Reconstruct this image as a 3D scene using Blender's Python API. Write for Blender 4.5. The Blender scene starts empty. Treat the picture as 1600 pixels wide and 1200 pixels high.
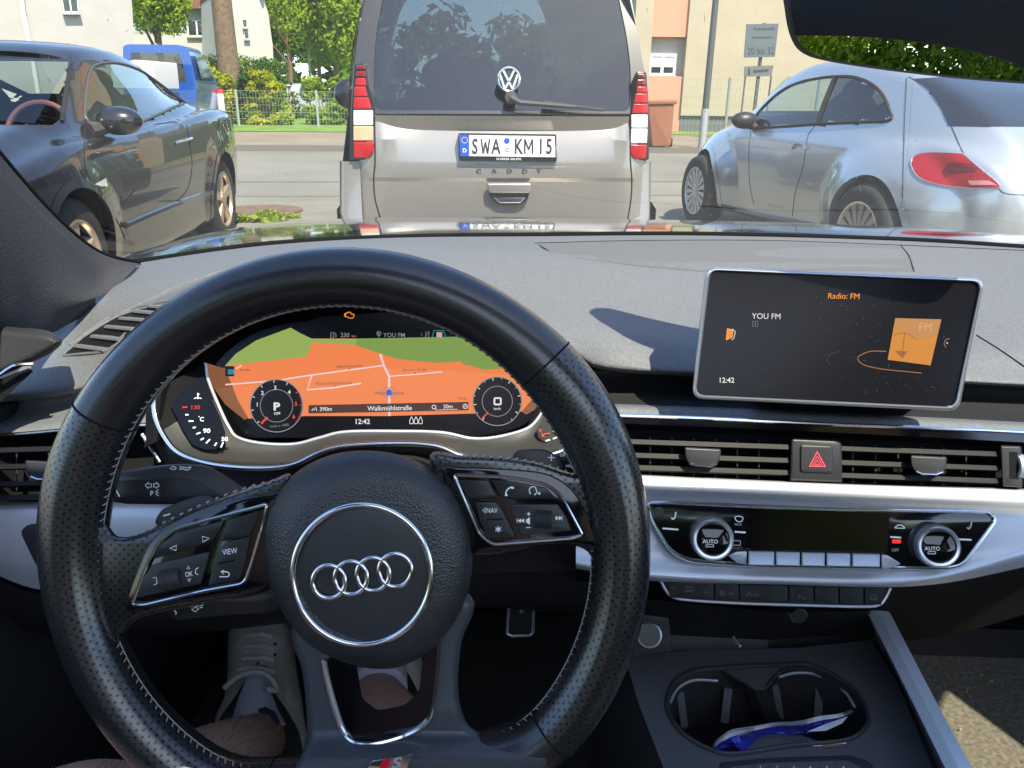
import bpy, bmesh, math, random
from mathutils import Vector, Matrix, geometry
from mathutils.bvhtree import BVHTree
random.seed(7)
S = bpy.context.scene
COL = S.collection
R = math.radians
# ---------------------------------------------------------------- camera, sky, sun, exposure
F_PX, CAM_H = 1202.0, 1.15
PITCH, YAW, ROLL = R(20.5), R(1.5), R(0.8)
fw = Vector((-math.sin(YAW)*math.cos(PITCH), math.cos(YAW)*math.cos(PITCH), -math.sin(PITCH)))
rt = Vector((math.cos(YAW), math.sin(YAW), 0))
up = rt.cross(fw)
rt = (rt*math.cos(ROLL) + up*math.sin(ROLL)).normalized()
up = rt.cross(fw).normalized()
EYE = Vector((0, 0, CAM_H))
cd = bpy.data.cameras.new('camera')
cam = bpy.data.objects.new('camera', cd); COL.objects.link(cam)
M = Matrix((rt, up, -fw)).transposed().to_4x4(); M.translation = EYE
cam.matrix_world = M
EXPO = 1.3
cd.sensor_width = 36; cd.lens = 36*F_PX/1600; cd.clip_start = .02; cd.clip_end = 2000
S.camera = cam
SUN_AZ = (0.42, -0.80)                    # horizontal direction towards the sun (behind, right)
SUN_EL = R(54)
sv = Vector((SUN_AZ[0], SUN_AZ[1], 0)).normalized()*math.cos(SUN_EL) + Vector((0, 0, math.sin(SUN_EL)))
w = bpy.data.worlds.new('World'); S.world = w; w.use_nodes = True
nt = w.node_tree
sky = nt.nodes.new('ShaderNodeTexSky'); sky.sky_type = 'NISHITA'; sky.sun_disc = False
sky.sun_elevation = SUN_EL; sky.sun_rotation = math.atan2(SUN_AZ[0], SUN_AZ[1])
sky.air_density = 1.0; sky.dust_density = .6; sky.ozone_density = 2.5
nt.links.new(sky.outputs[0], nt.nodes['Background'].inputs[0])
nt.nodes['Background'].inputs[1].default_value = 0.15
sl = bpy.data.lights.new('sun', 'SUN'); sl.energy = 3.9; sl.angle = R(.5); sl.color = (1, .905, .72)
so = bpy.data.objects.new('sun', sl); COL.objects.link(so)
so.rotation_euler = sv.to_track_quat('Z', 'Y').to_euler()
S.view_settings.view_transform = 'Standard'; S.view_settings.look = 'None'
S.view_settings.exposure = EXPO; S.view_settings.gamma = 1
S.render.engine = 'CYCLES'
S.cycles.use_denoising = True
S.cycles.max_bounces = 9; S.cycles.transparent_max_bounces = 24; S.cycles.diffuse_bounces = 6
S.cycles.glossy_bounces = 4; S.cycles.caustics_reflective = False; S.cycles.caustics_refractive = False
S.cycles.sample_clamp_indirect = 4

# ---------------------------------------------------------------- picture <-> place helpers
def ray(px, py):
    return fw + rt*((px-800)/F_PX) - up*((py-600)/F_PX)
def D(px, py, d):                      # point at optical depth d
    return EYE + ray(px, py)*d
def VY(px, py, Y):                     # point on the upright plane y = Y
    r = ray(px, py); return EYE + r*(Y/r.y)
def GZ(px, py, z=0.0):                 # point on the level plane at height z
    r = ray(px, py); return EYE + r*((z-CAM_H)/r.z)
def flat(d):                           # a plane facing the driver at depth d; h lifts towards the driver
    return lambda x, y, h=0: D(x, y, d-h)

# ---------------------------------------------------------------- object helpers
def tagp(o, label=None, cat=None, group=None, kind=None):
    if label: o['label'] = label
    if cat: o['category'] = cat
    if group: o['group'] = group
    if kind: o['kind'] = kind
    return o
def thing(name, loc, label, cat, group=None):
    o = bpy.data.objects.new(name, None); COL.objects.link(o); o.location = loc
    o.empty_display_size = .1
    return tagp(o, label, cat, group)
def par(o, p):
    if p is not None:
        o.parent = p
        o.matrix_parent_inverse = Matrix.Translation(-ploc(p))
    return o
def ploc(p):
    v = p.location.copy()
    while p.parent: p = p.parent; v = v + p.location
    return v
class MB:
    """collects vertices / faces with material slots, builds ONE mesh object"""
    def __init__(s): s.v = []; s.f = []; s.m = []; s.mats = []; s.uv = {}
    def mi(s, m):
        if m not in s.mats: s.mats.append(m)
        return s.mats.index(m)
    def add(s, vs, fs, m, uv=None):
        b = len(s.v); s.v += [Vector(v) for v in vs]; k = s.mi(m)
        for f in fs:
            s.f.append([b+i for i in f]); s.m.append(k)
        if uv:
            for i, c in enumerate(uv): s.uv[b+i] = c
        return s
    def build(s, name, parent=None, smooth=True, ang=40, label=None, fix=True):
        me = bpy.data.meshes.new(name)
        org = ploc(parent) if parent is not None else Vector((0, 0, 0))
        me.from_pydata([v-org for v in s.v], [], s.f)
        for m in s.mats: me.materials.append(m)
        me.polygons.foreach_set('material_index', s.m)
        if s.uv:
            ul = me.uv_layers.new(name='UVMap')
            for l in me.loops:
                ul.data[l.index].uv = s.uv.get(l.vertex_index, (0, 0))
        if fix:
            bm = bmesh.new(); bm.from_mesh(me); bmesh.ops.recalc_face_normals(bm, faces=bm.faces); bm.to_mesh(me); bm.free()
        me.validate(); me.update()
        if smooth:
            me.polygons.foreach_set('use_smooth', [True]*len(me.polygons))
            try: me.set_sharp_from_angle(angle=R(ang))
            except Exception: pass
        o = bpy.data.objects.new(name, me); COL.objects.link(o)
        if parent is not None: o.parent = parent
        if label: o['label'] = label
        return o

def cr(pts, n, closed=False):
    """Catmull-Rom through tuples, n points per span"""
    P = [Vector(p) for p in pts]; N = len(P); out = []
    spans = N if closed else N-1
    for i in range(spans):
        if closed: a, b, c, d = P[(i-1) % N], P[i], P[(i+1) % N], P[(i+2) % N]
        else:
            b, c = P[i], P[i+1]
            a = P[i-1] if i else b*2-c
            d = P[i+2] if i+2 < N else c*2-b
        for k in range(n):
            t = k/n; t2 = t*t; t3 = t2*t
            out.append(b*(1) * (1 - 2.5*t2 + 1.5*t3) + a*(-.5*t + t2 - .5*t3) + c*(.5*t + 2*t2 - 1.5*t3) + d*(-.5*t2 + .5*t3))
    if not closed: out.append(P[-1].copy())
    return out
def rnd(pts, r, n=5):
    """round the corners of a closed 2D outline; r number or list"""
    P = [Vector(p) for p in pts]; N = len(P); out = []
    for i in range(N):
        a, b, c = P[i-1], P[i], P[(i+1) % N]
        rr = r[i] if isinstance(r, (list, tuple)) else r
        u_, v_ = a-b, c-b
        rr = min(rr, u_.length*.48, v_.length*.48)
        if rr < 1e-6: out.append(b); continue
        p0 = b+u_.normalized()*rr; p1 = b+v_.normalized()*rr
        for k in range(n+1):
            t = k/n; out.append(p0*(1-t)**2 + b*2*t*(1-t) + p1*t*t)
    return out
def area2(P): return sum(P[i-1][0]*P[i][1]-P[i][0]*P[i-1][1] for i in range(len(P)))/2
def inset(P, d):
    """move a closed 2D outline inwards by d"""
    s = 1 if area2(P) > 0 else -1; N = len(P); out = []
    for i in range(N):
        a, b, c = Vector(P[i-1][:2]), Vector(P[i][:2]), Vector(P[(i+1) % N][:2])
        e0 = (b-a); e1 = (c-b)
        if e0.length < 1e-9: e0 = e1
        if e1.length < 1e-9: e1 = e0
        e0 = e0.normalized(); e1 = e1.normalized()
        n0 = Vector((-e0.y, e0.x)); n1 = Vector((-e1.y, e1.x)); nn = n0+n1
        if nn.length < 1e-6: nn = n0
        nn.normalize(); k = max(.5, nn.dot(n0))
        out.append(b+nn*(s*d/k))
    return out
def slab(mb, outline, F, h0, h1, m, bev=0, bev_h=None, steps=3, back=False):
    """solid with a traced outline: side walls from h0 to h1 and a rounded top edge"""
    if bev_h is None: bev_h = 0.0015
    loops = [(outline, h0)]
    if bev:
        loops.append((outline, h1-bev_h))
        for k in range(1, steps+1):
            a = k/steps*math.pi/2
            loops.append((inset(outline, bev*(1-math.cos(a))), h1-bev_h*(1-math.sin(a))))
    else: loops.append((outline, h1))
    n = len(outline); vs = []; fs = []
    for lo, h in loops: vs += [F(p[0], p[1], h) for p in lo]
    for k in range(len(loops)-1):
        for i in range(n):
            j = (i+1) % n; fs.append((k*n+i, k*n+j, (k+1)*n+j, (k+1)*n+i))
    b = (len(loops)-1)*n
    top = loops[-1][0]
    for t in geometry.tessellate_polygon([[Vector((p[0], p[1], 0)) for p in top]]): fs.append(tuple(b+i for i in t))
    if back:
        for t in geometry.tessellate_polygon([[Vector((p[0], p[1], 0)) for p in outline]]): fs.append(t)
    mb.add(vs, fs, m)
def poly(mb, P, F, h, m, holes=()):
    loops = [[Vector((p[0], p[1], 0)) for p in P]] + [[Vector((p[0], p[1], 0)) for p in q] for q in holes]
    al = [p for l in loops for p in l]
    mb.add([F(p[0], p[1], h) for p in al], geometry.tessellate_polygon(loops), m)
def rect(x0, y0, x1, y1): return [(x0, y0), (x1, y0), (x1, y1), (x0, y1)]
def circ(cx, cy, r, n=32, ry=None): return [(cx+r*math.cos(2*math.pi*i/n), cy+(ry or r)*math.sin(2*math.pi*i/n)) for i in range(n)]
def line2(mb, P, wd, F, h, m, closed=False):
    """flat stroke"""
    P = [Vector(p[:2]) for p in P]; N = len(P); vs = []; fs = []
    for i in range(N):
        a = P[i-1] if (i or closed) else P[i]; c = P[(i+1) % N] if (i < N-1 or closed) else P[i]
        t = (c-a); t = t.normalized() if t.length > 1e-9 else Vector((1, 0)); nn = Vector((-t.y, t.x))*wd/2
        vs += [F(*(P[i]+nn), h), F(*(P[i]-nn), h)]
    for i in range(N if closed else N-1):
        j = (i+1) % N; fs.append((2*i, 2*i+1, 2*j+1, 2*j))
    mb.add(vs, fs, m)
_fc = {}
def text(mb, s, x, y, size, F, h, m, ang=0, shear=0, bold=0, sx=1, align='CENTER'):
    """writing laid on a surface; x,y = middle of the line, size = cap height in px"""
    key = (s, shear, bold, align)
    if key not in _fc:
        cu = bpy.data.curves.new('t', 'FONT'); cu.body = s; cu.size = 1; cu.shear = shear; cu.offset = bold
        cu.align_x = align; cu.resolution_u = 3
        o = bpy.data.objects.new('t', cu); COL.objects.link(o)
        dg = bpy.context.evaluated_depsgraph_get(); me = o.evaluated_get(dg).to_mesh()
        _fc[key] = ([tuple(v.co) for v in me.vertices], [tuple(p.vertices) for p in me.polygons])
        o.evaluated_get(dg).to_mesh_clear(); bpy.data.objects.remove(o); bpy.data.curves.remove(cu)
    V, Fc = _fc[key]; k = size/.69; ca, sa = math.cos(R(ang)), math.sin(R(ang))
    vs = []
    for v in V:
        a, b = v[0]*k*sx, -(v[1]-.345)*k
        vs.append(F(x+a*ca-b*sa, y+a*sa+b*ca, h))
    mb.add(vs, Fc, m)
def tube(mb, path, r, m, closed=False, seg=8, up0=None, flat_=1.0, caps=True, v_scale=1):
    """tube along 3D points; r = number or list"""
    P = [Vector(p) for p in path]; N = len(P); vs = []; fs = []; uv = []
    T = []
    for i in range(N):
        a = P[i-1] if (i or closed) else P[i]; c = P[(i+1) % N] if (i < N-1 or closed) else P[i]
        t = c-a; T.append(t.normalized() if t.length > 1e-9 else Vector((0, 0, 1)))
    nn = Vector(up0) if up0 is not None else Vector((0, 0, 1))
    if abs(nn.dot(T[0])) > .95 and up0 is None: nn = Vector((1, 0, 0))
    L = 0
    for i in range(N):
        nn = (nn-T[i]*nn.dot(T[i])); nn = nn.normalized() if nn.length > 1e-6 else T[i].orthogonal().normalized()
        bb = T[i].cross(nn); rr = r[i] if isinstance(r, (list, tuple)) else r
        if i: L += (P[i]-P[i-1]).length
        for k in range(seg):
            a = 2*math.pi*k/seg
            vs.append(P[i]+nn*math.cos(a)*rr*flat_+bb*math.sin(a)*rr)
            uv.append((L, rr*a))
    for i in range(N if closed else N-1):
        j = (i+1) % N
        for k in range(seg):
            l = (k+1) % seg; fs.append((i*seg+k, i*seg+l, j*seg+l, j*seg+k))
    if not closed and caps:
        fs.append(tuple(range(seg))); fs.append(tuple((N-1)*seg+k for k in range(seg)))
    mb.add(vs, fs, m, uv)
def grid(mb, rows, m, closed_u=False, closed_v=False, uv=False):
    nr = len(rows); nc = len(rows[0]); vs = [p for r_ in rows for p in r_]; fs = []
    for i in range(nr if closed_v else nr-1):
        for j in range(nc if closed_u else nc-1):
            a, b = (i+1) % nr, (j+1) % nc
            fs.append((i*nc+j, i*nc+b, a*nc+b, a*nc+j))
    u = [(j/(nc-1), i/(nr-1)) for i in range(nr) for j in range(nc)] if uv else None
    mb.add(vs, fs, m, u)
def resample(P, n):
    L = [0]
    for i in range(1, len(P)): L.append(L[-1]+(P[i]-P[i-1]).length)
    out = []; k = 0
    for i in range(n):
        t = L[-1]*i/(n-1)
        while k < len(P)-2 and L[k+1] < t: k += 1
        s_ = (t-L[k])/max(1e-9, L[k+1]-L[k]); out.append(P[k].lerp(P[k+1], min(1, max(0, s_))))
    return out
def rowD(pts, n):
    """polyline of (px,py,d) -> n world points, smooth"""
    return [D(*p) for p in resample(cr(pts, 8), n)]
def loftD(mb, rows, m, n=40, sub=4):
    """surface through traced rows; smooth across"""
    R0 = [resample(cr(r_, 8), n) for r_ in rows]
    if sub > 1 and len(R0) > 2:
        cols = [cr([R0[i][j] for i in range(len(R0))], sub) for j in range(n)]
        R0 = [[cols[j][i] for j in range(n)] for i in range(len(cols[0]))]
    grid(mb, [[D(*p) for p in r_] for r_ in R0], m)
def box(mb, c, s, m, rot=None):
    c = Vector(c); vs = []
    for dx in (-.5, .5):
        for dy in (-.5, .5):
            for dz in (-.5, .5):
                v = Vector((dx*s[0], dy*s[1], dz*s[2]))
                if rot is not None: v = rot @ v
                vs.append(c+v)
    mb.add(vs, [(0, 1, 3, 2), (4, 6, 7, 5), (0, 4, 5, 1), (2, 3, 7, 6), (0, 2, 6, 4), (1, 5, 7, 3)], m)
def lathe(mb, c, ax, prof, m, seg=32, a0=0, a1=2*math.pi):
    """prof = [(radius, height along ax)]"""
    ax = Vector(ax).normalized(); e1 = ax.orthogonal().normalized(); e2 = ax.cross(e1); c = Vector(c)
    rows = [[c+ax*h+(e1*math.cos(a0+(a1-a0)*k/seg)+e2*math.sin(a0+(a1-a0)*k/seg))*r for k in range(seg+1)] for r, h in prof]
    vs = [p for r_ in rows for p in r_[:-1]]; fs = []
    for i in range(len(rows)-1):
        for k in range(seg):
            l = (k+1) % seg; fs.append((i*seg+k, i*seg+l, (i+1)*seg+l, (i+1)*seg+k))
    mb.add(vs, fs, m)
def ellipsoid(mb, c, s, m, rot=None, nu=20, nv=12):
    c = Vector(c); vs = []; fs = []
    for i in range(nv+1):
        for k in range(nu):
            a = math.pi*i/nv; b = 2*math.pi*k/nu
            v = Vector((s[0]*math.sin(a)*math.cos(b), s[1]*math.sin(a)*math.sin(b), s[2]*math.cos(a)))
            if rot is not None: v = rot @ v
            vs.append(c+v)
    for i in range(nv):
        for k in range(nu): fs.append((i*nu+k, i*nu+(k+1) % nu, (i+1)*nu+(k+1) % nu, (i+1)*nu+k))
    mb.add(vs, fs, m)

# ---------------------------------------------------------------- materials
def mat(name, col, rough=.5, metal=0, bump=0, bscale=300, coat=0, emit=0, noise=0, nscale=5, spec=None, croughness=.05, detail=2, bdist=.001, vor=False, trans=0, ior=None, rvar=0):
    m = bpy.data.materials.new(name); m.use_nodes = True; t = m.node_tree; b = t.nodes['Principled BSDF']
    b.inputs['Base Color'].default_value = (*col, 1); b.inputs['Roughness'].default_value = rough
    b.inputs['Metallic'].default_value = metal
    if spec is not None: b.inputs['Specular IOR Level'].default_value = spec
    if coat: b.inputs['Coat Weight'].default_value = coat; b.inputs['Coat Roughness'].default_value = croughness
    if trans: b.inputs['Transmission Weight'].default_value = trans
    if ior: b.inputs['IOR'].default_value = ior
    if emit:
        b.inputs['Emission Color'].default_value = (*col, 1); b.inputs['Emission Strength'].default_value = emit
    tc = t.nodes.new('ShaderNodeTexCoord')
    if bump:
        if vor:
            nz = t.nodes.new('ShaderNodeTexVoronoi'); nz.inputs['Scale'].default_value = bscale; out = nz.outputs['Distance']
        else:
            nz = t.nodes.new('ShaderNodeTexNoise'); nz.inputs['Scale'].default_value = bscale; nz.inputs['Detail'].default_value = detail; out = nz.outputs[0]
        t.links.new(tc.outputs['Object'], nz.inputs['Vector'])
        bp = t.nodes.new('ShaderNodeBump'); bp.inputs['Strength'].default_value = bump; bp.inputs['Distance'].default_value = bdist
        t.links.new(out, bp.inputs['Height']); t.links.new(bp.outputs[0], b.inputs['Normal'])
    if noise or rvar:
        n2 = t.nodes.new('ShaderNodeTexNoise'); n2.inputs['Scale'].default_value = nscale; n2.inputs['Detail'].default_value = 6
        t.links.new(tc.outputs['Object'], n2.inputs['Vector'])
        if noise:
            mr = t.nodes.new('ShaderNodeMapRange'); mr.inputs[1].default_value = .3; mr.inputs[2].default_value = .7
            mr.inputs[3].default_value = 1-noise; mr.inputs[4].default_value = 1+noise
            t.links.new(n2.outputs[0], mr.inputs[0])
            mx = t.nodes.new('ShaderNodeVectorMath'); mx.operation = 'SCALE'; mx.inputs[0].default_value = col
            t.links.new(mr.outputs[0], mx.inputs['Scale']); t.links.new(mx.outputs[0], b.inputs['Base Color'])
        if rvar:
            m3 = t.nodes.new('ShaderNodeMapRange'); m3.inputs[1].default_value = .3; m3.inputs[2].default_value = .7
            m3.inputs[3].default_value = rough-rvar; m3.inputs[4].default_value = rough+rvar
            t.links.new(n2.outputs[0], m3.inputs[0]); t.links.new(m3.outputs[0], b.inputs['Roughness'])
    return m
def glassmat(name, tint=(1, 1, 1), refl=.06, rough=0, fres=1.45):
    m = bpy.data.materials.new(name); m.use_nodes = True; t = m.node_tree; t.nodes.clear()
    o = t.nodes.new('ShaderNodeOutputMaterial'); mx = t.nodes.new('ShaderNodeMixShader')
    tr = t.nodes.new('ShaderNodeBsdfTransparent'); tr.inputs[0].default_value = (*tint, 1)
    gl = t.nodes.new('ShaderNodeBsdfGlossy'); gl.inputs['Roughness'].default_value = rough
    ge = t.nodes.new('ShaderNodeNewGeometry'); dt = t.nodes.new('ShaderNodeVectorMath'); dt.operation = 'DOT_PRODUCT'
    t.links.new(ge.outputs['Incoming'], dt.inputs[0]); t.links.new(ge.outputs['Normal'], dt.inputs[1])
    ab = t.nodes.new('ShaderNodeMath'); ab.operation = 'ABSOLUTE'; t.links.new(dt.outputs['Value'], ab.inputs[0])
    om = t.nodes.new('ShaderNodeMath'); om.operation = 'SUBTRACT'; om.inputs[0].default_value = 1; t.links.new(ab.outputs[0], om.inputs[1])
    pw = t.nodes.new('ShaderNodeMath'); pw.operation = 'POWER'; pw.inputs[1].default_value = 5; t.links.new(om.outputs[0], pw.inputs[0])
    fr = t.nodes.new('ShaderNodeMath'); fr.operation = 'MULTIPLY_ADD'; fr.inputs[1].default_value = .94; fr.inputs[2].default_value = .06; t.links.new(pw.outputs[0], fr.inputs[0])
    mul = t.nodes.new('ShaderNodeMath'); mul.operation = 'MULTIPLY_ADD'; mul.inputs[1].default_value = refl; mul.inputs[2].default_value = 0
    t.links.new(fr.outputs[0], mul.inputs[0]); t.links.new(mul.outputs[0], mx.inputs[0])
    t.links.new(tr.outputs[0], mx.inputs[1]); t.links.new(gl.outputs[0], mx.inputs[2]); t.links.new(mx.outputs[0], o.inputs[0])
    return m
def emat(name, col, s=1):
    m = mat(name, (.01, .01, .01), rough=.4, spec=.2); b = m.node_tree.nodes['Principled BSDF']
    b.inputs['Emission Color'].default_value = (*col, 1); b.inputs['Emission Strength'].default_value = s*2**-EXPO*1.15; return m
# ================================================================ materials for the cabin
M_pad = mat('soft_dash_plastic', (.140, .147, .155), rough=.62, bump=.8, bscale=380, noise=.13, nscale=260, spec=.4)
M_pad2 = mat('dash_inset_plastic', (.125, .125, .125), rough=.7, bump=.2, bscale=1200)
M_mesh = mat('speaker_mesh', (.12, .125, .13), rough=.7, bump=.6, bscale=700, vor=True)
M_dark = mat('dark_plastic', (.026, .026, .028), rough=.5, bump=.3, bscale=1000, spec=.4)
M_dark2 = mat('satin_black_plastic', (.03, .031, .034), rough=.42, spec=.5, bump=.1, bscale=900)
M_void = mat('matt_black', (.006, .006, .007), rough=.85, spec=.2)
M_gloss = mat('piano_black', (.004, .004, .005), rough=.08, spec=.5, coat=.5)
M_chrome = mat('satin_chrome', (.78, .80, .82), rough=.16, metal=1)
M_alu = mat('brushed_aluminium', (.58, .61, .65), rough=.36, metal=.35, bump=.06, bscale=350, rvar=.04)
M_alu2 = mat('dull_silver_paint', (.60, .64, .70), rough=.36, metal=.6)
M_leather = mat('smooth_leather', (.012, .012, .013), rough=.34, bump=.25, bscale=420, detail=4, spec=.6, rvar=.06, nscale=18, coat=.7, croughness=.2)
M_hub = mat('airbag_cover_grain', (.026, .028, .032), rough=.40, bump=.4, bscale=750, vor=True, spec=.7)
M_spoke = mat('spoke_grey_plastic', (.055, .060, .070), rough=.40, bump=.12, bscale=800)
M_thread = mat('grey_thread', (.30, .29, .28), rough=.8)
M_fabric = mat('pillar_fabric', (.062, .063, .070), rough=.95, bump=1, bscale=520, noise=.12, nscale=300, spec=.1)
M_fabric2 = mat('headliner_fabric', (.16, .16, .165), rough=.95, bump=.5, bscale=700, spec=.1)
M_carpet = mat('floor_carpet', (.06, .058, .055), rough=1, bump=1, bscale=500, spec=.05)
M_mat = mat('dusty_floor_mat', (.135, .125, .10), rough=1, bump=1, bscale=300, spec=.05, noise=.35, nscale=140)
M_btn = mat('button_black', (.020, .021, .024), rough=.38, spec=.5)
M_mark = mat('white_print', (.55, .62, .68), rough=.5, emit=.12)
M_markd = mat('faint_print', (.12, .12, .12), rough=.6)
M_red = emat('red_lamp', (.9, .03, .02), 1.1)
M_white = emat('screen_white', (.85, .85, .85), .8)
M_grey = emat('screen_grey', (.38, .38, .40), .55)
M_rubber = mat('rubber', (.012, .012, .012), rough=.7)

def leather_perf():
    m = mat('perforated_leather', (.012, .012, .013), rough=.30, spec=.9, coat=1, croughness=.24)
    t = m.node_tree; b = t.nodes['Principled BSDF']
    uvn = t.nodes.new('ShaderNodeUVMap'); uvn.uv_map = 'UVMap'
    def lattice(off):
        mp = t.nodes.new('ShaderNodeMapping'); mp.inputs['Scale'].default_value = (1/.0056, 1/.0056, 1); mp.inputs['Location'].default_value = (off, off, 0)
        t.links.new(uvn.outputs[0], mp.inputs[0])
        fr = t.nodes.new('ShaderNodeVectorMath'); fr.operation = 'FRACTION'; t.links.new(mp.outputs[0], fr.inputs[0])
        sb = t.nodes.new('ShaderNodeVectorMath'); sb.operation = 'SUBTRACT'; sb.inputs[1].default_value = (.5, .5, 0); t.links.new(fr.outputs[0], sb.inputs[0])
        ln = t.nodes.new('ShaderNodeVectorMath'); ln.operation = 'LENGTH'; t.links.new(sb.outputs[0], ln.inputs[0])
        return ln.outputs['Value']
    mn = t.nodes.new('ShaderNodeMath'); mn.operation = 'MINIMUM'
    t.links.new(lattice(0), mn.inputs[0]); t.links.new(lattice(.5), mn.inputs[1])
    mr = t.nodes.new('ShaderNodeMapRange'); mr.inputs[1].default_value = .08; mr.inputs[2].default_value = .16
    t.links.new(mn.outputs[0], mr.inputs[0])
    bp = t.nodes.new('ShaderNodeBump'); bp.inputs['Strength'].default_value = 1; bp.inputs['Distance'].default_value = .0012
    t.links.new(mr.outputs[0], bp.inputs['Height']); t.links.new(bp.outputs[0], b.inputs['Normal'])
    mc = t.nodes.new('ShaderNodeMix'); mc.data_type = 'RGBA'
    mc.inputs[6].default_value = (.001, .001, .001, 1); mc.inputs[7].default_value = (.013, .013, .014, 1)
    t.links.new(mr.outputs[0], mc.inputs[0]); t.links.new(mc.outputs[2], b.inputs['Base Color'])
    ms = t.nodes.new('ShaderNodeMath'); ms.operation = 'MULTIPLY'; ms.inputs[1].default_value = .6
    t.links.new(mr.outputs[0], ms.inputs[0]); t.links.new(ms.outputs[0], b.inputs['Specular IOR Level'])
    return m
M_perf = leather_perf()

# ================================================================ steering wheel
WC = Vector((-.1123, .4042, .8848)); WT = .3084
WN = Vector((0, -math.cos(WT), math.sin(WT)))
WROT = R(10)
WE1 = Vector((1, 0, 0)); WE2 = Vector((0, math.sin(WT), math.cos(WT)))
def WP(px, py, h=0):
    r = ray(px, py); t = ((WC+WN*h)-EYE).dot(WN)/r.dot(WN); return EYE+r*t
def wpl(a, b, h=0): return WC+WE1*a+WE2*b+WN*h
wheel = thing('steering_wheel', WC, 'black leather sports steering wheel with perforated grips and four-ring badge', 'steering wheel')
down = Vector((math.sin(WROT), -math.cos(WROT)))
RC = .1695
def rimp(phi):                       # phi from 12 o'clock, clockwise as the driver sees it (0..2pi)
    a = Vector((math.sin(phi), math.cos(phi)))
    c = a.dot(down); k = 1.0
    if c > 0:                        # flattened bottom
        lim = .142/max(c, 1e-6); q = 22
        rr = (RC**-q+lim**-q)**(-1/q)
    else: rr = RC
    return a*rr
def phi_of(px, py):
    p = WP(px, py)-WC; return math.atan2(p.dot(WE1), p.dot(WE2)) % (2*math.pi)
pL, pR = phi_of(178, 655), phi_of(862, 560)-0
pBR = phi_of(868, 1145); pBL = 2*math.pi*0.5+WROT*-2+.62
def rr_(phi):                        # grip swells
    a = (phi+WROT) % (2*math.pi)
    b = .0178
    for c in (1.15, 2*math.pi-1.15): b += .0022*math.exp(-((a-c)/.35)**2)
    return b
def rim_piece(name, p0, p1, m, n=90, label=None):
    mb = MB(); pts = []; rs = []
    for i in range(n+1):
        ph = p0+(p1-p0)*i/n; a = rimp(ph); pts.append(wpl(a.x, a.y)); rs.append(rr_(ph))
    tube(mb, pts, rs, m, seg=40, up0=WN, flat_=1.12)
    return mb.build(name, wheel, label=label, fix=True)
tp = 2*math.pi
rim_piece('rim', pL-tp, pR, M_leather, 110, 'smooth leather top of the rim')
rim_piece('grip', pR, pBR, M_perf, 90, 'perforated leather right grip')
rim_piece('grip', pBL, pL, M_perf, 90, 'perforated leather left grip')
rim_piece('rim', pBR, pBL, M_leather, 60, 'smooth leather flattened bottom of the rim')
for p_ in (pL, pR, pBR, pBL):                                     # seams
    mb = MB(); a = rimp(p_); c = wpl(a.x, a.y); t2 = (rimp(p_+.01)-a).normalized(); tv = WE1*t2.x+WE2*t2.y
    ring = [c+(WN*math.cos(k)*1.12+tv.cross(WN)*math.sin(k))*(rr_(p_)+.0002) for k in [tp*j/32 for j in range(32)]]
    tube(mb, ring, .0006, M_void, closed=True, seg=5); mb.build('seam', wheel)
mb = MB()                                                        # stitching round the inside of the rim
n = 190
for i in range(n):
    ph = tp*i/n
    a = rimp(ph); c = wpl(a.x, a.y); nx = rimp(ph+.01); tv = (WE1*(nx-a).x+WE2*(nx-a).y).normalized(); inn = (-(WE1*a.x+WE2*a.y)).normalized()
    r_ = rr_(ph)
    if (c-WP(560, 900)).length < .12: continue
    q0 = c+(inn*.955+WN*.29*1.12)*(r_+.0005); q1 = c+(inn*.985+WN*.12)*(r_+.0006)+tv*.0016
    tube(mb, [q0, (q0+q1)/2+inn*.0005+WN*.0003, q1], .00042, M_thread, seg=4)
mb.build('stitching', wheel)
mb = MB(); pts = []
for i in range(181):
    ph = tp*i/180; a = rimp(ph); c = wpl(a.x, a.y); inn = (-(WE1*a.x+WE2*a.y)).normalized(); pts.append(c+(inn*.985+WN*.10)*(rr_(ph)+.0001))
tube(mb, pts[:-1], .0005, M_thread, closed=True, seg=5); mb.build('seam', wheel)

# --- spokes
def leaf_uv(mb):                     # planar uv in wheel plane metres for perforated leather slabs
    for i, v in enumerate(mb.v):
        p = v-WC; mb.uv[i] = (p.dot(WE1), p.dot(WE2))
spR = cr([(672, 712), (720, 711), (780, 713), (840, 722), (890, 738), (925, 742), (960, 735), (985, 780), (990, 850), (972, 900), (938, 905), (918, 862), (880, 852), (820, 862), (760, 868), (720, 860), (690, 800)], 5, True)
mb = MB(); slab(mb, spR, WP, -.022, .006, M_perf, bev=9, bev_h=.009, steps=5); leaf_uv(mb); mb.build('spoke', wheel, ang=60)
spL = cr([(455, 742), (420, 752), (360, 772), (290, 800), (225, 832), (185, 838), (160, 815), (120, 850), (115, 920), (140, 990), (180, 1010), (205, 975), (240, 960), (330, 942), (400, 930), (440, 900), (440, 800)], 5, True)
mb = MB(); slab(mb, spL, WP, -.022, .006, M_perf, bev=9, bev_h=.009, steps=5); leaf_uv(mb); mb.build('spoke', wheel, ang=60)
for P_ in ([(690, 713), (740, 713), (800, 717), (850, 726), (895, 741)], [(440, 748), (380, 764), (320, 787), (260, 815), (215, 835)]):
    mb = MB(); pts = resample([Vector((*p, 0)) for p in cr([Vector((a, b, 0)) for a, b in P_], 8)], 17)
    for p in pts: tube(mb, [WP(p.x-2.5, p.y+1, .004), WP(p.x+2.5, p.y-2, .0035)], .0007, M_thread, seg=4)
    mb.build('stitching', wheel)
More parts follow.
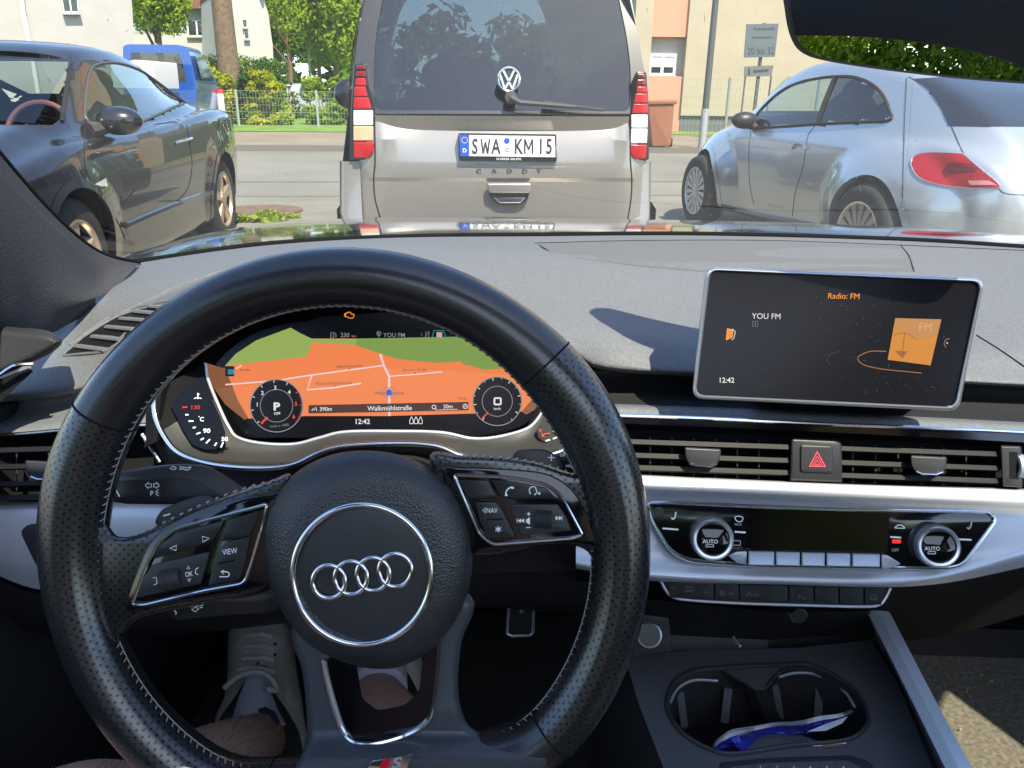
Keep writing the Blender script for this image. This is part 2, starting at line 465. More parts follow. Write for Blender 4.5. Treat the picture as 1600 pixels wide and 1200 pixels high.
# lower spoke with its window
outl = cr([(455, 990), (470, 1040), (478, 1100), (478, 1160), (455, 1205), (420, 1260), (500, 1330), (660, 1330), (800, 1250), (868, 1180), (850, 1112), (800, 1135), (745, 1141), (722, 1112), (716, 1060), (722, 1000), (735, 930), (600, 880), (480, 900)], 5, True)
hole = rnd([(556, 1030), (566, 1092), (590, 1110), (632, 1102), (655, 1080), (664, 1000), (610, 990)], 8)
mb = MB()
lo = [[Vector((p[0], p[1], 0)) for p in outl], [Vector((p[0], p[1], 0)) for p in hole]]
al = lo[0]+lo[1]; nO = len(lo[0]); nA = len(al)
# two levels with rounded outer edge
ins = inset(outl, 12)
top = [Vector((p[0], p[1], 0)) for p in ins]+lo[1]
vs = [WP(p.x, p.y, -.024) for p in al]+[WP(p.x, p.y, -.006) for p in al]
hb = lambda y, h: h+.017*max(0, min(1, (y-1150)/34))*(1 if y > 1150 else 0)
mid = inset(outl, 4); vs += [WP(p[0], p[1], hb(p[1], .001)) for p in mid]+[WP(p.x, p.y, -.002) for p in lo[1]]
vs += [WP(p.x, p.y, hb(p.y, .004)) for p in top]
fs = [(i, (i+1) % nO, nA*k+nA+(i+1) % nO, nA*k+nA+i) if k == 0 else (nA*k+i, nA*k+(i+1) % nO, nA*(k+1)+(i+1) % nO, nA*(k+1)+i) for k in range(3) for i in range(nO)]
nh = nA-nO
fs += [(nA*k+nO+i, nA*k+nO+(i+1) % nh, nA*(k+1)+nO+(i+1) % nh, nA*(k+1)+nO+i) for k in range(3) for i in range(nh)]
fs += [tuple(3*nA+i for i in t) for t in geometry.tessellate_polygon([top[:nO], top[nO:]])]
mb.add(vs, fs, M_spoke); mb.build('spoke', wheel, ang=50, label='grey lower spoke with a window')
gl = rnd([(507, 1036), (535, 1140), (552, 1158), (612, 1156), (662, 1130), (676, 1095), (688, 990), (560, 980)], [3, 8, 10, 20, 12, 10, 3, 3])
mb = MB(); poly(mb, gl, lambda x, y, h: WP(x, y, hb(y, .0052)), .0052, M_gloss, holes=[hole])
vs = [WP(p.x, p.y, h) for h in (-.024, .0052) for p in lo[1]]
mb.add(vs, [(i, (i+1) % nh, nh+(i+1) % nh, nh+i) for i in range(nh)], M_gloss); mb.build('window_frame', wheel)
mb = MB(); P_ = cr([(504, 1030), (512, 1070), (524, 1112), (536, 1143), (556, 1160), (590, 1161), (640, 1146), (668, 1126), (678, 1092), (684, 1040), (688, 985)], 6)
tube(mb, [WP(p.x if hasattr(p, 'x') else p[0], p[1], hb(p[1], .006)*.5+.003) for p in P_], .0017, M_chrome, seg=8); mb.build('chrome_trim', wheel)
# sports badge on the lower spoke
bd = [(570, 1206), (582, 1188), (646, 1178), (634, 1206)]
mb = MB(); slab(mb, rnd(bd, 2), WP, .018, .0232, M_chrome, bev=1.2, bev_h=.0008)
poly(mb, [(590, 1206), (598, 1187), (612, 1184.5), (603, 1206)], WP, .0235, mat('badge_red', (.6, .01, .03), rough=.3))
text(mb, 'S', 617, 1192, 15, WP, .0237, M_alu2, ang=-9, shear=.3, bold=.03, sx=1.4); mb.build('badge', wheel)

# --- airbag cover
hubO = cr([(575, 704), (640, 716), (695, 752), (728, 810), (738, 880), (722, 950), (680, 1010), (630, 1040), (585, 1045), (530, 1033), (475, 1000), (432, 940), (412, 870), (418, 800), (455, 745), (510, 713)], 6, True)
mb = MB(); n = len(hubO); cx, cy = 568, 895
prof = [(1.0, -.026), (1.0, .004), (.99, .009), (.965, .0145), (.92, .0195), (.85, .0235), (.77, .0262), (.715, .027)]
vs = []; fs = []
ringc = (565.5, 898); 
for s_, h in prof:
    for p in hubO:
        vs.append(WP(cx+(p.x-cx)*s_, cy+(p.y-cy)*s_, h))
CR_ = circ(ringc[0], ringc[1], 108, n, 108)
# align circle start with outline angles
CR_ = []
for p in hubO:
    a = math.atan2(p.y-cy, p.x-cx); CR_.append((ringc[0]+110*math.cos(a), ringc[1]+110*math.sin(a)))
vs += [WP(x, y, .0275) for x, y in CR_]
k = len(prof)
for i in range(k):
    for j in range(n): fs.append((i*n+j, i*n+(j+1) % n, (i+1)*n+(j+1) % n, (i+1)*n+j))
mb.add(vs, fs, M_hub); mb.build('airbag_cover', wheel, ang=70)
mb = MB(); pts = [(ringc[0]+108*math.cos(tp*i/96), ringc[1]+109*math.sin(tp*i/96)) for i in range(96)]
tube(mb, [WP(x, y, .0278) for x, y in pts], .0021, M_chrome, closed=True, seg=10); mb.build('chrome_ring', wheel)
M_disc = mat('badge_disc', (.024, .026, .030), rough=.38, spec=.7)
mb = MB(); vs = []; fs = []
for s_, h in ((1, .024), (.985, .0262), (.9, .0268), (.5, .0272), (0.001, .0273)):
    vs += [WP(ringc[0]+106*s_*math.cos(tp*i/64), ringc[1]+107*s_*math.sin(tp*i/64), h) for i in range(64)]
for i in range(4):
    for j in range(64): fs.append((i*64+j, i*64+(j+1) % 64, (i+1)*64+(j+1) % 64, (i+1)*64+j))
mb.add(vs, fs, M_disc); disc = mb.build('badge_disc', wheel)
for (x, y) in ((514, 908.8), (548.5, 902.6), (583, 897), (617.5, 890.8)):
    mb = MB(); tube(mb, [WP(x+25.5*math.cos(tp*i/56), y+25.8*math.sin(tp*i/56), .0295) for i in range(56)], .0015, M_chrome, closed=True, seg=10)
    o = mb.build('badge_ring', disc); 
# horn symbols and embossed airbag word
def hornsym(x, y, s_, fl=1):
    mb_ = MB()
    line2(mb_, [(x-5*fl, y-3), (x-1*fl, y-2), (x+1*fl, y-5), (x+6*fl, y-4), (x+5*fl, y+2), (x+1*fl, y+4), (x-4*fl, y+3)], 1.2, WP, .0242, M_void)
    line2(mb_, [(x-7*fl, y-5), (x-7*fl, y+4)], 1.2, WP, .0242, M_void); mb_.build('horn_mark', wheel)
hornsym(445, 861, 1); hornsym(671, 826, 1, -1)
mb = MB(); text(mb, 'AIRBAG', 581, 1024, 9, WP, .0222, M_void, ang=-10, sx=1.3); mb.build('airbag_mark', wheel)

# --- multifunction pods
podR = cr([(690, 735), (720, 730), (800, 733), (860, 742), (900, 772), (925, 825), (935, 855), (905, 851), (850, 852), (762, 862), (735, 862), (722, 820)], 4, True)
mb = MB(); slab(mb, podR, WP, .002, .0085, M_gloss, bev=2.5, bev_h=.002); podRo = mb.build('switch_pod', wheel, ang=60, label='right switch pod')
oR = rnd([(709, 742), (800, 746), (856, 757), (878, 776), (910, 836), (896, 841), (768, 851), (750, 835)], [7, 20, 14, 14, 5, 5, 10, 8])
mb = MB(); tube(mb, [WP(p.x, p.y, .0095) for p in oR], .0011, M_chrome, closed=True, seg=8); mb.build('chrome_trim', podRo)
podL = cr([(455, 765), (425, 770), (360, 780), (290, 805), (240, 840), (215, 890), (196, 945), (205, 955), (260, 944), (330, 932), (395, 920), (430, 905), (440, 840)], 4, True)
mb = MB(); slab(mb, podL, WP, .002, .0085, M_gloss, bev=2.5, bev_h=.002); podLo = mb.build('switch_pod', wheel, ang=60, label='left switch pod')
oL = rnd([(418, 788), (350, 806), (275, 826), (248, 848), (228, 886), (206, 945), (225, 946), (316, 924), (382, 912), (392, 885), (405, 840)], [7, 20, 14, 14, 14, 6, 6, 20, 10, 14, 14])
mb = MB(); tube(mb, [WP(p.x, p.y, .0095) for p in oL], .0011, M_chrome, closed=True, seg=8); mb.build('chrome_trim', podLo)
def button(pod, P_, h=.0105, m=None, rc=3):
    mb_ = MB(); slab(mb_, rnd(P_, rc, 3), WP, .006, h, m or M_btn, bev=2, bev_h=.0012); return mb_
def fin(mb_, pod, label=None): return mb_.build('button', pod, ang=50, label=label)
HB = .0107
b = button(podRo, [(714, 750), (763, 750), (772, 768), (780, 779), (735, 780)]); fin(b, podRo)
b = button(podRo, [(767, 750), (800, 752), (853, 762), (870, 780), (800, 780), (782, 776)])
line2(b, cr([(790, 772), (792, 766), (797, 762), (801, 763)], 5), 2.0, WP, HB, M_mark)
line2(b, [(789, 773), (793, 774)], 3, WP, HB, M_mark); line2(b, [(798, 761), (803, 763)], 3, WP, HB, M_mark)
line2(b, cr([(829, 772), (827, 766), (830, 761), (836, 761), (838, 766), (839, 770), (836, 772), (836, 774)], 4), 1.4, WP, HB, M_mark)
poly(b, [(840, 771), (844, 768), (844, 774)], WP, HB, M_mark); fin(b, podRo)
b = button(podRo, [(742, 784), (775, 784), (788, 802), (806, 839), (762, 841), (750, 815)])
text(b, 'NAV', 768.5, 797.5, 7.5, WP, HB, M_mark, ang=1, sx=.8)
line2(b, [(754, 797.5), (758, 793), (758, 802)], 1.1, WP, HB, M_mark, closed=True)
line2(b, [(761, 812), (786, 811)], 2.5, WP, HB, M_void)
for k in range(3):
    a = math.pi*k/3+.5; line2(b, [(778.5-5*math.cos(a), 827-5*math.sin(a)), (778.5+5*math.cos(a), 827+5*math.sin(a))], 1.4, WP, HB, M_mark)
fin(b, podRo)
b = button(podRo, [(795, 788), (872, 788), (884, 806), (893, 829), (815, 837), (803, 810)], m=M_dark2)
for x in (809, 814): poly(b, [(x, 813.5), (x+5, 810), (x+5, 817)], WP, HB, M_mark)
line2(b, [(808, 810), (808, 817)], 1, WP, HB, M_mark)
for x in (868, 873): poly(b, [(x+5, 809.5), (x, 806), (x, 813)], WP, HB, M_mark)
line2(b, [(878, 806), (878, 813)], 1, WP, HB, M_mark)
line2(b, [(823, 803), (829, 803)], 1.2, WP, HB, M_mark); line2(b, [(826, 800), (826, 806)], 1.2, WP, HB, M_mark)
line2(b, [(822, 824.5), (829, 824)], 1.2, WP, HB, M_mark); poly(b, [(822, 812), (828, 808), (828, 820), (822, 816)], WP, HB, M_mark); fin(b, podRo)
def scroll(x0, y0, x1, y1, tilt, pod):
    mb_ = MB(); c = WP((x0+x1)/2, (y0+y1)/2, .0085)
    ax = (WP(x1, (y0+y1)/2+tilt, .004)-WP(x0, (y0+y1)/2-tilt, .004)); L = ax.length; ax.normalize()
    rr = (WP(x0, y1, .004)-WP(x0, y0, .004)).length*.56
    lathe(mb_, c-ax*L/2, ax, [(0.0001, 0), (rr*.9, 0), (rr, .0006)]+[(rr+(.0003 if q % 2 else -.0001), .0008+(L-.0016)*q/16) for q in range(17)]+[(rr, L-.0006), (rr*.9, L), (.0001, L)], M_dark, seg=40)
    mb_.build('scroll_wheel', pod, ang=20)
scroll(836, 797, 862, 823, 1, podRo); scroll(254, 889, 285, 918, -2.5, podLo)
b = button(podLo, [(252, 848), (278, 832), (352, 812), (345, 828), (330, 847), (238, 874)])
line2(b, [(265, 857), (276, 852), (275, 860)], 1.4, WP, HB, M_mark, closed=True); line2(b, [(316, 838), (327, 841), (317, 847)], 1.4, WP, HB, M_mark, closed=True); fin(b, podLo)
b = button(podLo, [(357, 812), (408, 797), (392, 837), (345, 846), (350, 828)]); fin(b, podLo)
b = button(podLo, [(355, 846), (391, 838), (384, 880), (374, 906), (325, 915), (334, 880), (342, 858)])
text(b, 'VIEW', 359, 861.5, 8.5, WP, HB, M_mark, ang=-8, sx=.8); line2(b, [(340, 881), (367, 875)], 2.5, WP, HB, M_void)
line2(b, cr([(343, 901), (355, 901), (358, 898), (356, 894), (346, 893)], 4), 1.5, WP, HB, M_mark); line2(b, [(350, 891), (345, 893.5), (350, 897)], 1.3, WP, HB, M_mark); fin(b, podLo)
b = button(podLo, [(238, 882), (328, 862), (324, 880), (314, 912), (214, 934), (222, 905)], m=M_dark2)
text(b, 'OK', 295, 897, 7.5, WP, HB, M_mark, ang=-8, sx=.75)
line2(b, [(292, 889), (294, 884.5), (297, 888)], 1.1, WP, HB, M_mark, closed=True); line2(b, [(293, 905), (298, 904), (296, 909)], 1.1, WP, HB, M_mark, closed=True)
line2(b, [(239, 903), (244, 902), (245.5, 912), (240, 914)], 1.1, WP, HB, M_mark); line2(b, [(310, 887), (306, 889), (305, 896), (310, 898)], 1.1, WP, HB, M_mark); fin(b, podLo)
for P_, mk in (([(243, 818), (250, 800), (262, 792), (300, 778), (328, 775), (336, 785), (330, 800), (260, 830)], '-'), ([(797, 722), (806, 706), (822, 702), (850, 702), (868, 712), (880, 735), (850, 745), (800, 738)], '+')):
    mb = MB(); slab(mb, cr(P_, 4, True), WP, -.020, -.014, M_dark2, bev=3, bev_h=.002)
    if mk == '-': line2(mb, [(255, 806), (266, 803)], 1.8, WP, -.0137, M_mark)
    else:
        line2(mb, [(856, 715), (867, 715)], 1.6, WP, -.0137, M_mark); line2(mb, [(861.5, 710), (861.5, 720.5)], 1.6, WP, -.0137, M_mark)
    mb.build('shift_paddle', wheel, ang=50)

# ================================================================ steering column with its stalks
colm = thing('steering_column', WC-WN*.09, 'black column shroud with control stalks behind the steering wheel', 'steering column')
mb = MB()
ax = -WN; c0 = WP(562, 880, -.03)
lathe(mb, c0, ax, [(.0001, 0), (.036, 0), (.04, .004), (.042, .05), (.044, .12), (.046, .2)], M_dark, seg=32); mb.build('column_shroud', colm)
mb = MB(); P_ = cr([(165, 745), (187, 737), (250, 727), (300, 725), (335, 733), (385, 767), (420, 800), (380, 815), (300, 790), (175, 784)], 4, True)
slab(mb, P_, WP, -.062, -.040, M_dark2, bev=5, bev_h=.006); HS = -.0395
slab(mb, cr([(170, 757), (200, 750), (260, 748), (300, 750), (330, 765), (345, 778), (300, 786), (175, 780)], 4, True), WP, -.041, HS, M_btn, bev=1, bev_h=.0005)
for s_ in (1, -1):
    x = 237 if s_ == 1 else 239
    P2 = [(x-10*s_+0, 758.5), (x-5*s_, 753.5), (x-5*s_, 756), (x-.5*s_, 756), (x-.5*s_, 761), (x-5*s_, 761), (x-5*s_, 763.5)] if s_ == 1 else [(x+10, 758.5), (x+5, 753.5), (x+5, 756), (x+1, 756), (x+1, 761), (x+5, 761), (x+5, 763.5)]
    line2(mb, P2, 1.1, WP, HS+.0003, M_mark, closed=True)
text(mb, 'P', 237, 771, 8, WP, HS+.0003, M_mark, sx=.9)
for k in (-.5, 0, .5): line2(mb, [(243, 770+4*k), (248, 770+9*k)], 1, WP, HS+.0003, M_mark)
line2(mb, [(181, 765), (187, 776)], 2, WP, HS+.0003, M_mark); line2(mb, [(176, 765), (176, 776)], 1.2, WP, HS+.0003, M_mark)
line2(mb, [(265, 732), (269, 730), (269, 728.7), (274, 730), (276, 732), (271, 734)], 1.1, WP, HS+.0003, M_mark, closed=True)
for y in (730, 732, 734): line2(mb, [(280, y-.5), (286, y-.8)], .8, WP, HS+.0003, M_mark)
line2(mb, cr([(287, 730), (293, 731), (298, 729), (296, 733), (290, 734.5), (287, 733)], 3), 1.1, WP, HS+.0003, M_mark, closed=True)
mb.build('indicator_stalk', colm, ang=50)
mb = MB(); slab(mb, cr([(860, 712), (900, 708), (948, 706), (950, 735), (900, 740), (865, 732)], 4, True), WP, -.058, -.042, M_dark2, bev=3, bev_h=.004)
line2(mb, [(875, 709), (879, 711), (884, 708.5), (882, 712), (876, 713)], 1.1, WP, -.0415, M_mark, closed=True)
text(mb, 'HI', 887, 728, 4.5, WP, -.0415, M_mark); poly(mb, [(890, 729), (894.5, 724.5), (899, 729), (896, 729), (896, 732), (893, 732), (893, 729)], WP, -.0415, M_mark); mb.build('wiper_stalk', colm, ang=50)
mb = MB(); slab(mb, cr([(262, 935), (300, 935), (400, 915), (440, 925), (430, 955), (340, 962), (275, 968), (262, 950)], 4, True), WP, -.060, -.042, M_dark2, bev=3, bev_h=.004)
text(mb, 'SPEED', 307, 945, 5.5, WP, -.0415, M_mark, ang=-5); line2(mb, [(299, 952), (303, 951), (303, 949), (308, 949), (308, 951), (311, 951), (305, 956)], 1, WP, -.0415, M_mark, closed=True)
line2(mb, [(312, 950), (317, 949)], 1, WP, -.0415, M_mark); line2(mb, [(344, 934.5), (356, 932.5)], 3, WP, -.0415, M_alu2)
line2(mb, [(270, 950), (275, 952), (272, 955), (276, 957), (274, 960)], 1.3, WP, -.0415, M_mark)
mb.build('cruise_stalk', colm, ang=50)
# ================================================================ dashboard
dash = thing('dashboard', (.25, .8, .7), 'grey dashboard with air vents and a brushed aluminium band running across the car', 'dashboard')
FX0, FX1 = -60, 1720
mb = MB()        # top pad, windscreen edge to front lip
rows = [
 [(150, 425, 1.02), (215, 411, 1.06), (400, 385, 1.16), (600, 372, 1.22), (850, 369, 1.26), (1100, 368, 1.28), (1400, 376, 1.27), (1600, 388, 1.22), (1760, 398, 1.2)],
 [(140, 455, .96), (200, 432, 1.0), (400, 398, 1.04), (600, 377, 1.04), (850, 388, 1.12), (1100, 398, 1.12), (1400, 404, 1.12), (1600, 420, 1.08), (1760, 430, 1.05)],
 [(110, 490, .90), (180, 455, .93), (400, 410, .92), (600, 384, .90), (850, 398, .97), (1100, 425, 1.01), (1400, 440, 1.0), (1600, 455, .96), (1760, 465, .95)],
 [(60, 540, .84), (150, 500, .87), (400, 425, .82), (600, 396, .80), (840, 425, .86), (1090, 478, .89), (1400, 500, .88), (1600, 510, .85), (1760, 520, .85)],
 [(20, 590, .79), (130, 545, .80), (390, 440, .74), (600, 408, .72), (850, 470, .77), (1090, 520, .81), (1400, 545, .80), (1600, 550, .79), (1760, 560, .79)],
 [(0, 610, .76), (140, 570, .76), (370, 452, .67), (600, 420, .65), (860, 500, .72), (1090, 548, .77), (1400, 570, .77), (1600, 578, .77), (1760, 585, .77)],
 [(-30, 622, .745), (150, 594, .735), (330, 490, .635), (600, 434, .62), (875, 535, .68), (980, 572, .735), (1400, 588, .75), (1600, 598, .755), (1760, 605, .755)],
 [(-30, 632, .75), (150, 604, .74), (320, 500, .645), (600, 446, .635), (870, 545, .69), (980, 582, .745), (1400, 595, .755), (1600, 604, .76), (1760, 612, .76)],
]
loftD(mb, rows, M_pad, n=90, sub=5); pad = mb.build('top_pad', dash, ang=180)
bv = BVHTree.FromPolygons([v.copy() for v in mb.v], mb.f)
def onpad(px, py, h=.0008):
    r = ray(px, py).normalized(); p, n_, i, d_ = bv.ray_cast(EYE, r)
    return (p-r*h) if p else D(px, py, .9)
def padF(px, py, h=0): return onpad(px, py, h)
def drape(mb_, P_, h, m, step=14):
    """fill a traced outline with a fine grid laid on the pad"""
    bm = bmesh.new(); vs_ = [bm.verts.new((p[0], p[1], 0)) for p in P_]; bm.faces.new(vs_)
    x0 = min(p[0] for p in P_); x1 = max(p[0] for p in P_); y0 = min(p[1] for p in P_); y1 = max(p[1] for p in P_)
    for ax_, a, b_ in ((0, x0, x1), (1, y0, y1)):
        k = a+step
        while k < b_:
            no = (1, 0, 0) if ax_ == 0 else (0, 1, 0)
            bmesh.ops.bisect_plane(bm, geom=bm.verts[:]+bm.edges[:]+bm.faces[:], plane_co=(k, k, 0), plane_no=no); k += step
    bm.verts.index_update(); base = [padF(v.co.x, v.co.y, h) for v in bm.verts]
    mb_.add(base, [[v.index for v in f.verts] for f in bm.faces], m); bm.free()
mb = MB()        # recessed tray near the windscreen
drape(mb, [(840, 381), (1000, 377), (1200, 377), (1408, 385), (1424, 400), (1430, 424), (1300, 422), (1100, 424), (1000, 416), (900, 403), (860, 393)], .0012, M_pad2, 30); mb.build('tray_inset', dash)
mb = MB()
for P_ in ([(1408, 384), (1420, 400), (1428, 424)], [(1526, 524), (1560, 545), (1604, 575)], [(835, 380), (1000, 376), (1200, 376), (1400, 383), (1610, 392)]):
    pts = cr([Vector((*p, 0)) for p in P_], 8); tube(mb, [padF(p.x, p.y, .0008) for p in pts], .0008, M_void, seg=5)
mb.build('seam', dash)
mb = MB()        # defroster grille strip with fine ribs, left of the wheel
drape(mb, cr([Vector((*p, 0)) for p in [(200, 492), (245, 468), (300, 444), (360, 425), (410, 416), (415, 428), (370, 440), (330, 452), (250, 478), (215, 496)]], 3, True), .0012, M_mesh, 30); mb.build('speaker_grille', dash)
mb = MB(); pts = cr([Vector((*p, 0)) for p in [(110, 540), (170, 502), (240, 466), (300, 440), (400, 410), (470, 398)]], 8)
tube(mb, [padF(p.x, p.y, .001) for p in pts], .0022, M_pad, seg=8); mb.build('pad_ridge', dash)
# side demister vent, slats over a dark slot
mb = MB(); V_ = [(102, 553), (130, 528), (170, 500), (215, 484), (262, 474), (250, 488), (205, 520), (165, 546)]
drape(mb, [Vector((*p, 0)) for p in V_], .0012, M_void, 20); dv = mb.build('demister_vent', dash)
for (x0, y0, x1, y1) in ((122, 541, 166, 547), (146, 526, 190, 531), (168, 511, 210, 515), (190, 498, 228, 501), (213, 487, 243, 490), (235, 479, 256, 481)):
    mb = MB(); a, b = padF(x0, y0, .003), padF(x1, y1, .003); a2, b2 = padF(x0-6, y0-9, -.004), padF(x1-6, y1-9, -.004)
    tube(mb, [a, b], .0042, M_pad, seg=8, flat_=.6); mb.add([a, b, b2, a2], [(0, 1, 2, 3)], M_pad); mb.build('slat', dv)
mb = MB(); pts = [Vector((*p, 0)) for p in rnd([(98, 556), (130, 524), (170, 496), (215, 480), (268, 470), (254, 490), (205, 523), (165, 550)], 4)]
tube(mb, [padF(p.x, p.y, .001) for p in pts], .0016, M_pad, closed=True, seg=8); mb.build('vent_frame', dv)

# right (centre and passenger) fascia, from the lip down
def strip(name, rows, m, parent=dash, n=30, sub=4, ang=50, label=None):
    mb_ = MB(); loftD(mb_, rows, m, n=n, sub=sub); return mb_.build(name, parent, ang=ang, label=label)
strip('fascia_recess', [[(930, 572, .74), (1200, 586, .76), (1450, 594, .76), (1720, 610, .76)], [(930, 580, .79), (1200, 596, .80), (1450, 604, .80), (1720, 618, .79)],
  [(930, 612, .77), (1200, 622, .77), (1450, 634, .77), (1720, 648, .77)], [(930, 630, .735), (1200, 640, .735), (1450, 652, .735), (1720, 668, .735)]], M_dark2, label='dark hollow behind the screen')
strip('fascia_step', [[(930, 630, .735), (1200, 640, .735), (1450, 652, .735), (1720, 666, .735)], [(930, 634, .715), (1200, 645, .715), (1450, 657, .715), (1720, 671, .715)],
  [(930, 646, .708), (1200, 657, .708), (1450, 668, .708), (1720, 681, .708)]], M_pad)
mb = MB(); tube(mb, rowD([(930, 647.5, .704), (1100, 653.5, .704), (1300, 663, .704), (1500, 670.5, .704), (1720, 681, .704)], 40), .0017, M_chrome, seg=8); mb.build('chrome_strip', dash)
strip('gloss_strip', [[(930, 650, .706), (1200, 661, .706), (1450, 671, .706), (1720, 685, .706)], [(930, 660, .706), (1200, 671, .706), (1450, 683, .706), (1720, 698, .706)]], M_gloss, sub=1)
strip('vent_back', [[(930, 660, .708), (1200, 671, .708), (1450, 683, .708), (1720, 698, .708)], [(930, 668, .745), (1200, 680, .745), (1450, 692, .745), (1720, 706, .745)],
  [(930, 738, .745), (1200, 748, .745), (1450, 757, .745), (1720, 768, .745)], [(930, 741, .70), (1200, 752, .70), (1450, 760, .70), (1720, 770, .70)]], M_void, sub=1)
M_slat = mat('vent_slat_black', (.007, .007, .008), rough=.5, spec=.25)
M_knob = mat('knob_silver', (.72, .75, .78), rough=.28, metal=.9)
def vent(x0, x1, yf, slats, tabx, n, label):
    """yf(x) = height of the vent's mid line; slats = offsets"""
    vt = MB()
    v0 = None
    for k, off in enumerate(slats):
        mb_ = MB(); rows_ = []
        xs = [x0+(x1-x0)*i/12 for i in range(13)]
        prof_ = [(-3.2, .006), (-4.6, .003), (-4.2, 0), (3.0, -.001), (5.0, .001), (5.2, .004), (3.6, .016)]
        for dy, dd in prof_: rows_.append([D(x, yf(x)+off+dy, .702+dd) for x in xs])
        grid(mb_, rows_, M_slat)
        if v0 is None: v0 = mb_.build('air_vent', dash, ang=35, label=label)
        else: mb_.build('slat', v0, ang=35)
    for i in range(n):
        x = x0+(x1-x0)*(i+.5)/n; mb_ = MB(); mb_.add([D(x, yf(x)-30, .725), D(x, yf(x)+30, .725), D(x, yf(x)+30, .74), D(x, yf(x)-30, .74), D(x+2, yf(x)-30, .725), D(x+2, yf(x)+30, .725)], [(0, 1, 2, 3), (0, 1, 5, 4)], M_dark2); mb_.build('vane', v0)
    t = tabx; y = yf(t)
    if t:
        mb_ = MB(); F_ = flat(.700)
        slab(mb_, rnd([(t-29, y-17), (t+29, y-14), (t+27, y+4), (t+18, y+14), (t-18, y+12), (t-27, y+2)], [4, 4, 10, 10, 10, 10]), F_, -.006, .010, M_dark2, bev=3, bev_h=.003)
        tube(mb_, [F_(t-20, y+9, .0105), F_(t-10, y+13, .0112), F_(t+12, y+14, .0112), F_(t+22, y+10, .0105)], .0010, M_chrome, seg=6)
        mb_.build('vent_tab', v0, ang=45)
    return v0
vent(930, 1236, lambda x: 712+(x-1000)*.0345, (-21, 0, 19), 1098, 9, 'left of the two centre air vents')
vent(1314, 1562, lambda x: 723+(x-1314)*.037, (-22, 0, 20), 1451, 7, 'right of the two centre air vents')
vent(1600, 1720, lambda x: 735+(x-1600)*.03, (-20, 0, 18), 0, 3, 'passenger side air vent')
mb = MB(); F_ = flat(.70)
slab(mb, rnd([(1236, 684), (1306, 687), (1315, 692), (1316, 754), (1234, 751)], [5, 5, 5, 2, 2]), F_, -.02, .004, M_dark2, bev=4, bev_h=.004)
hz = mb.build('switch_surround', dash, ang=50)
mb = MB(); slab(mb, rnd([(1251, 695), (1301, 697), (1302, 739), (1251, 737)], 5), F_, .003, .0062, M_btn, bev=2, bev_h=.001)
M_hz = mat('hazard_red_print', (.75, .05, .08), rough=.5, emit=.35)
for s_, w_ in ((1, 2.4), (.62, 1.2), (.3, 1.2)): line2(mb, [(1277+(x-1277)*s_, 724+(y-724)*s_) for x, y in ((1277, 706), (1265, 728.5), (1289.5, 729))], w_, F_, .0065, M_hz, closed=True)
mb.build('hazard_button', hz, ang=50)
mb = MB(); slab(mb, rnd([(1563, 696), (1596, 697), (1598, 762), (1566, 760)], 4), F_, -.02, .004, M_dark2, bev=3, bev_h=.004)
poly(mb, rnd([(1577, 706), (1590, 706), (1592, 749), (1578, 748)], 1), F_, .0043, M_void)
ts = mb.build('switch_surround', dash, ang=50)
mb = MB(); c = F_(1588, 728, -.002); lathe(mb, c-rt*.003, rt, [(.009, 0), (.0115, .0004)]+[(.0115+(.0003 if q % 2 else 0), .0006+.0005*q) for q in range(12)]+[(.009, .0072)], M_alu2, seg=36); mb.build('thumb_wheel', ts, ang=20)
# aluminium band (right part) : crease and lower lip
strip('aluminium_band', [[(900, 736, .715), (1010, 742, .712), (1300, 755, .705), (1600, 764, .705), (1740, 768, .71)], [(900, 740, .700), (1010, 745, .698), (1300, 758, .695), (1600, 767, .70), (1740, 771, .705)],
  [(900, 756, .694), (1010, 761, .692), (1300, 773, .692), (1600, 783, .694), (1740, 787, .70)], [(900, 790, .700), (1010, 788, .700), (1300, 797, .700), (1600, 803, .700), (1740, 806, .705)],
  [(900, 858, .69), (1010, 862, .69), (1200, 872, .69), (1450, 874, .69), (1600, 842, .695), (1740, 822, .70)],
  [(900, 880, .682), (1010, 897, .676), (1200, 905, .674), (1430, 906, .676), (1600, 868, .69), (1740, 838, .695)], [(900, 888, .69), (1010, 907, .686), (1200, 913, .682), (1430, 916, .686), (1600, 886, .70), (1740, 850, .705)]], M_alu, n=60, sub=4, ang=180)
strip('under_panel', [[(900, 886, .692), (1010, 905, .69), (1200, 912, .684), (1430, 914, .688), (1600, 884, .70), (1740, 848, .705)], [(900, 900, .76), (1010, 915, .76), (1200, 930, .76), (1430, 935, .76), (1600, 900, .77), (1740, 860, .78)],
  [(900, 960, .95), (1010, 980, .95), (1200, 1000, .95), (1430, 1000, .95), (1600, 960, .96), (1740, 900, .97)]], M_void, n=40)
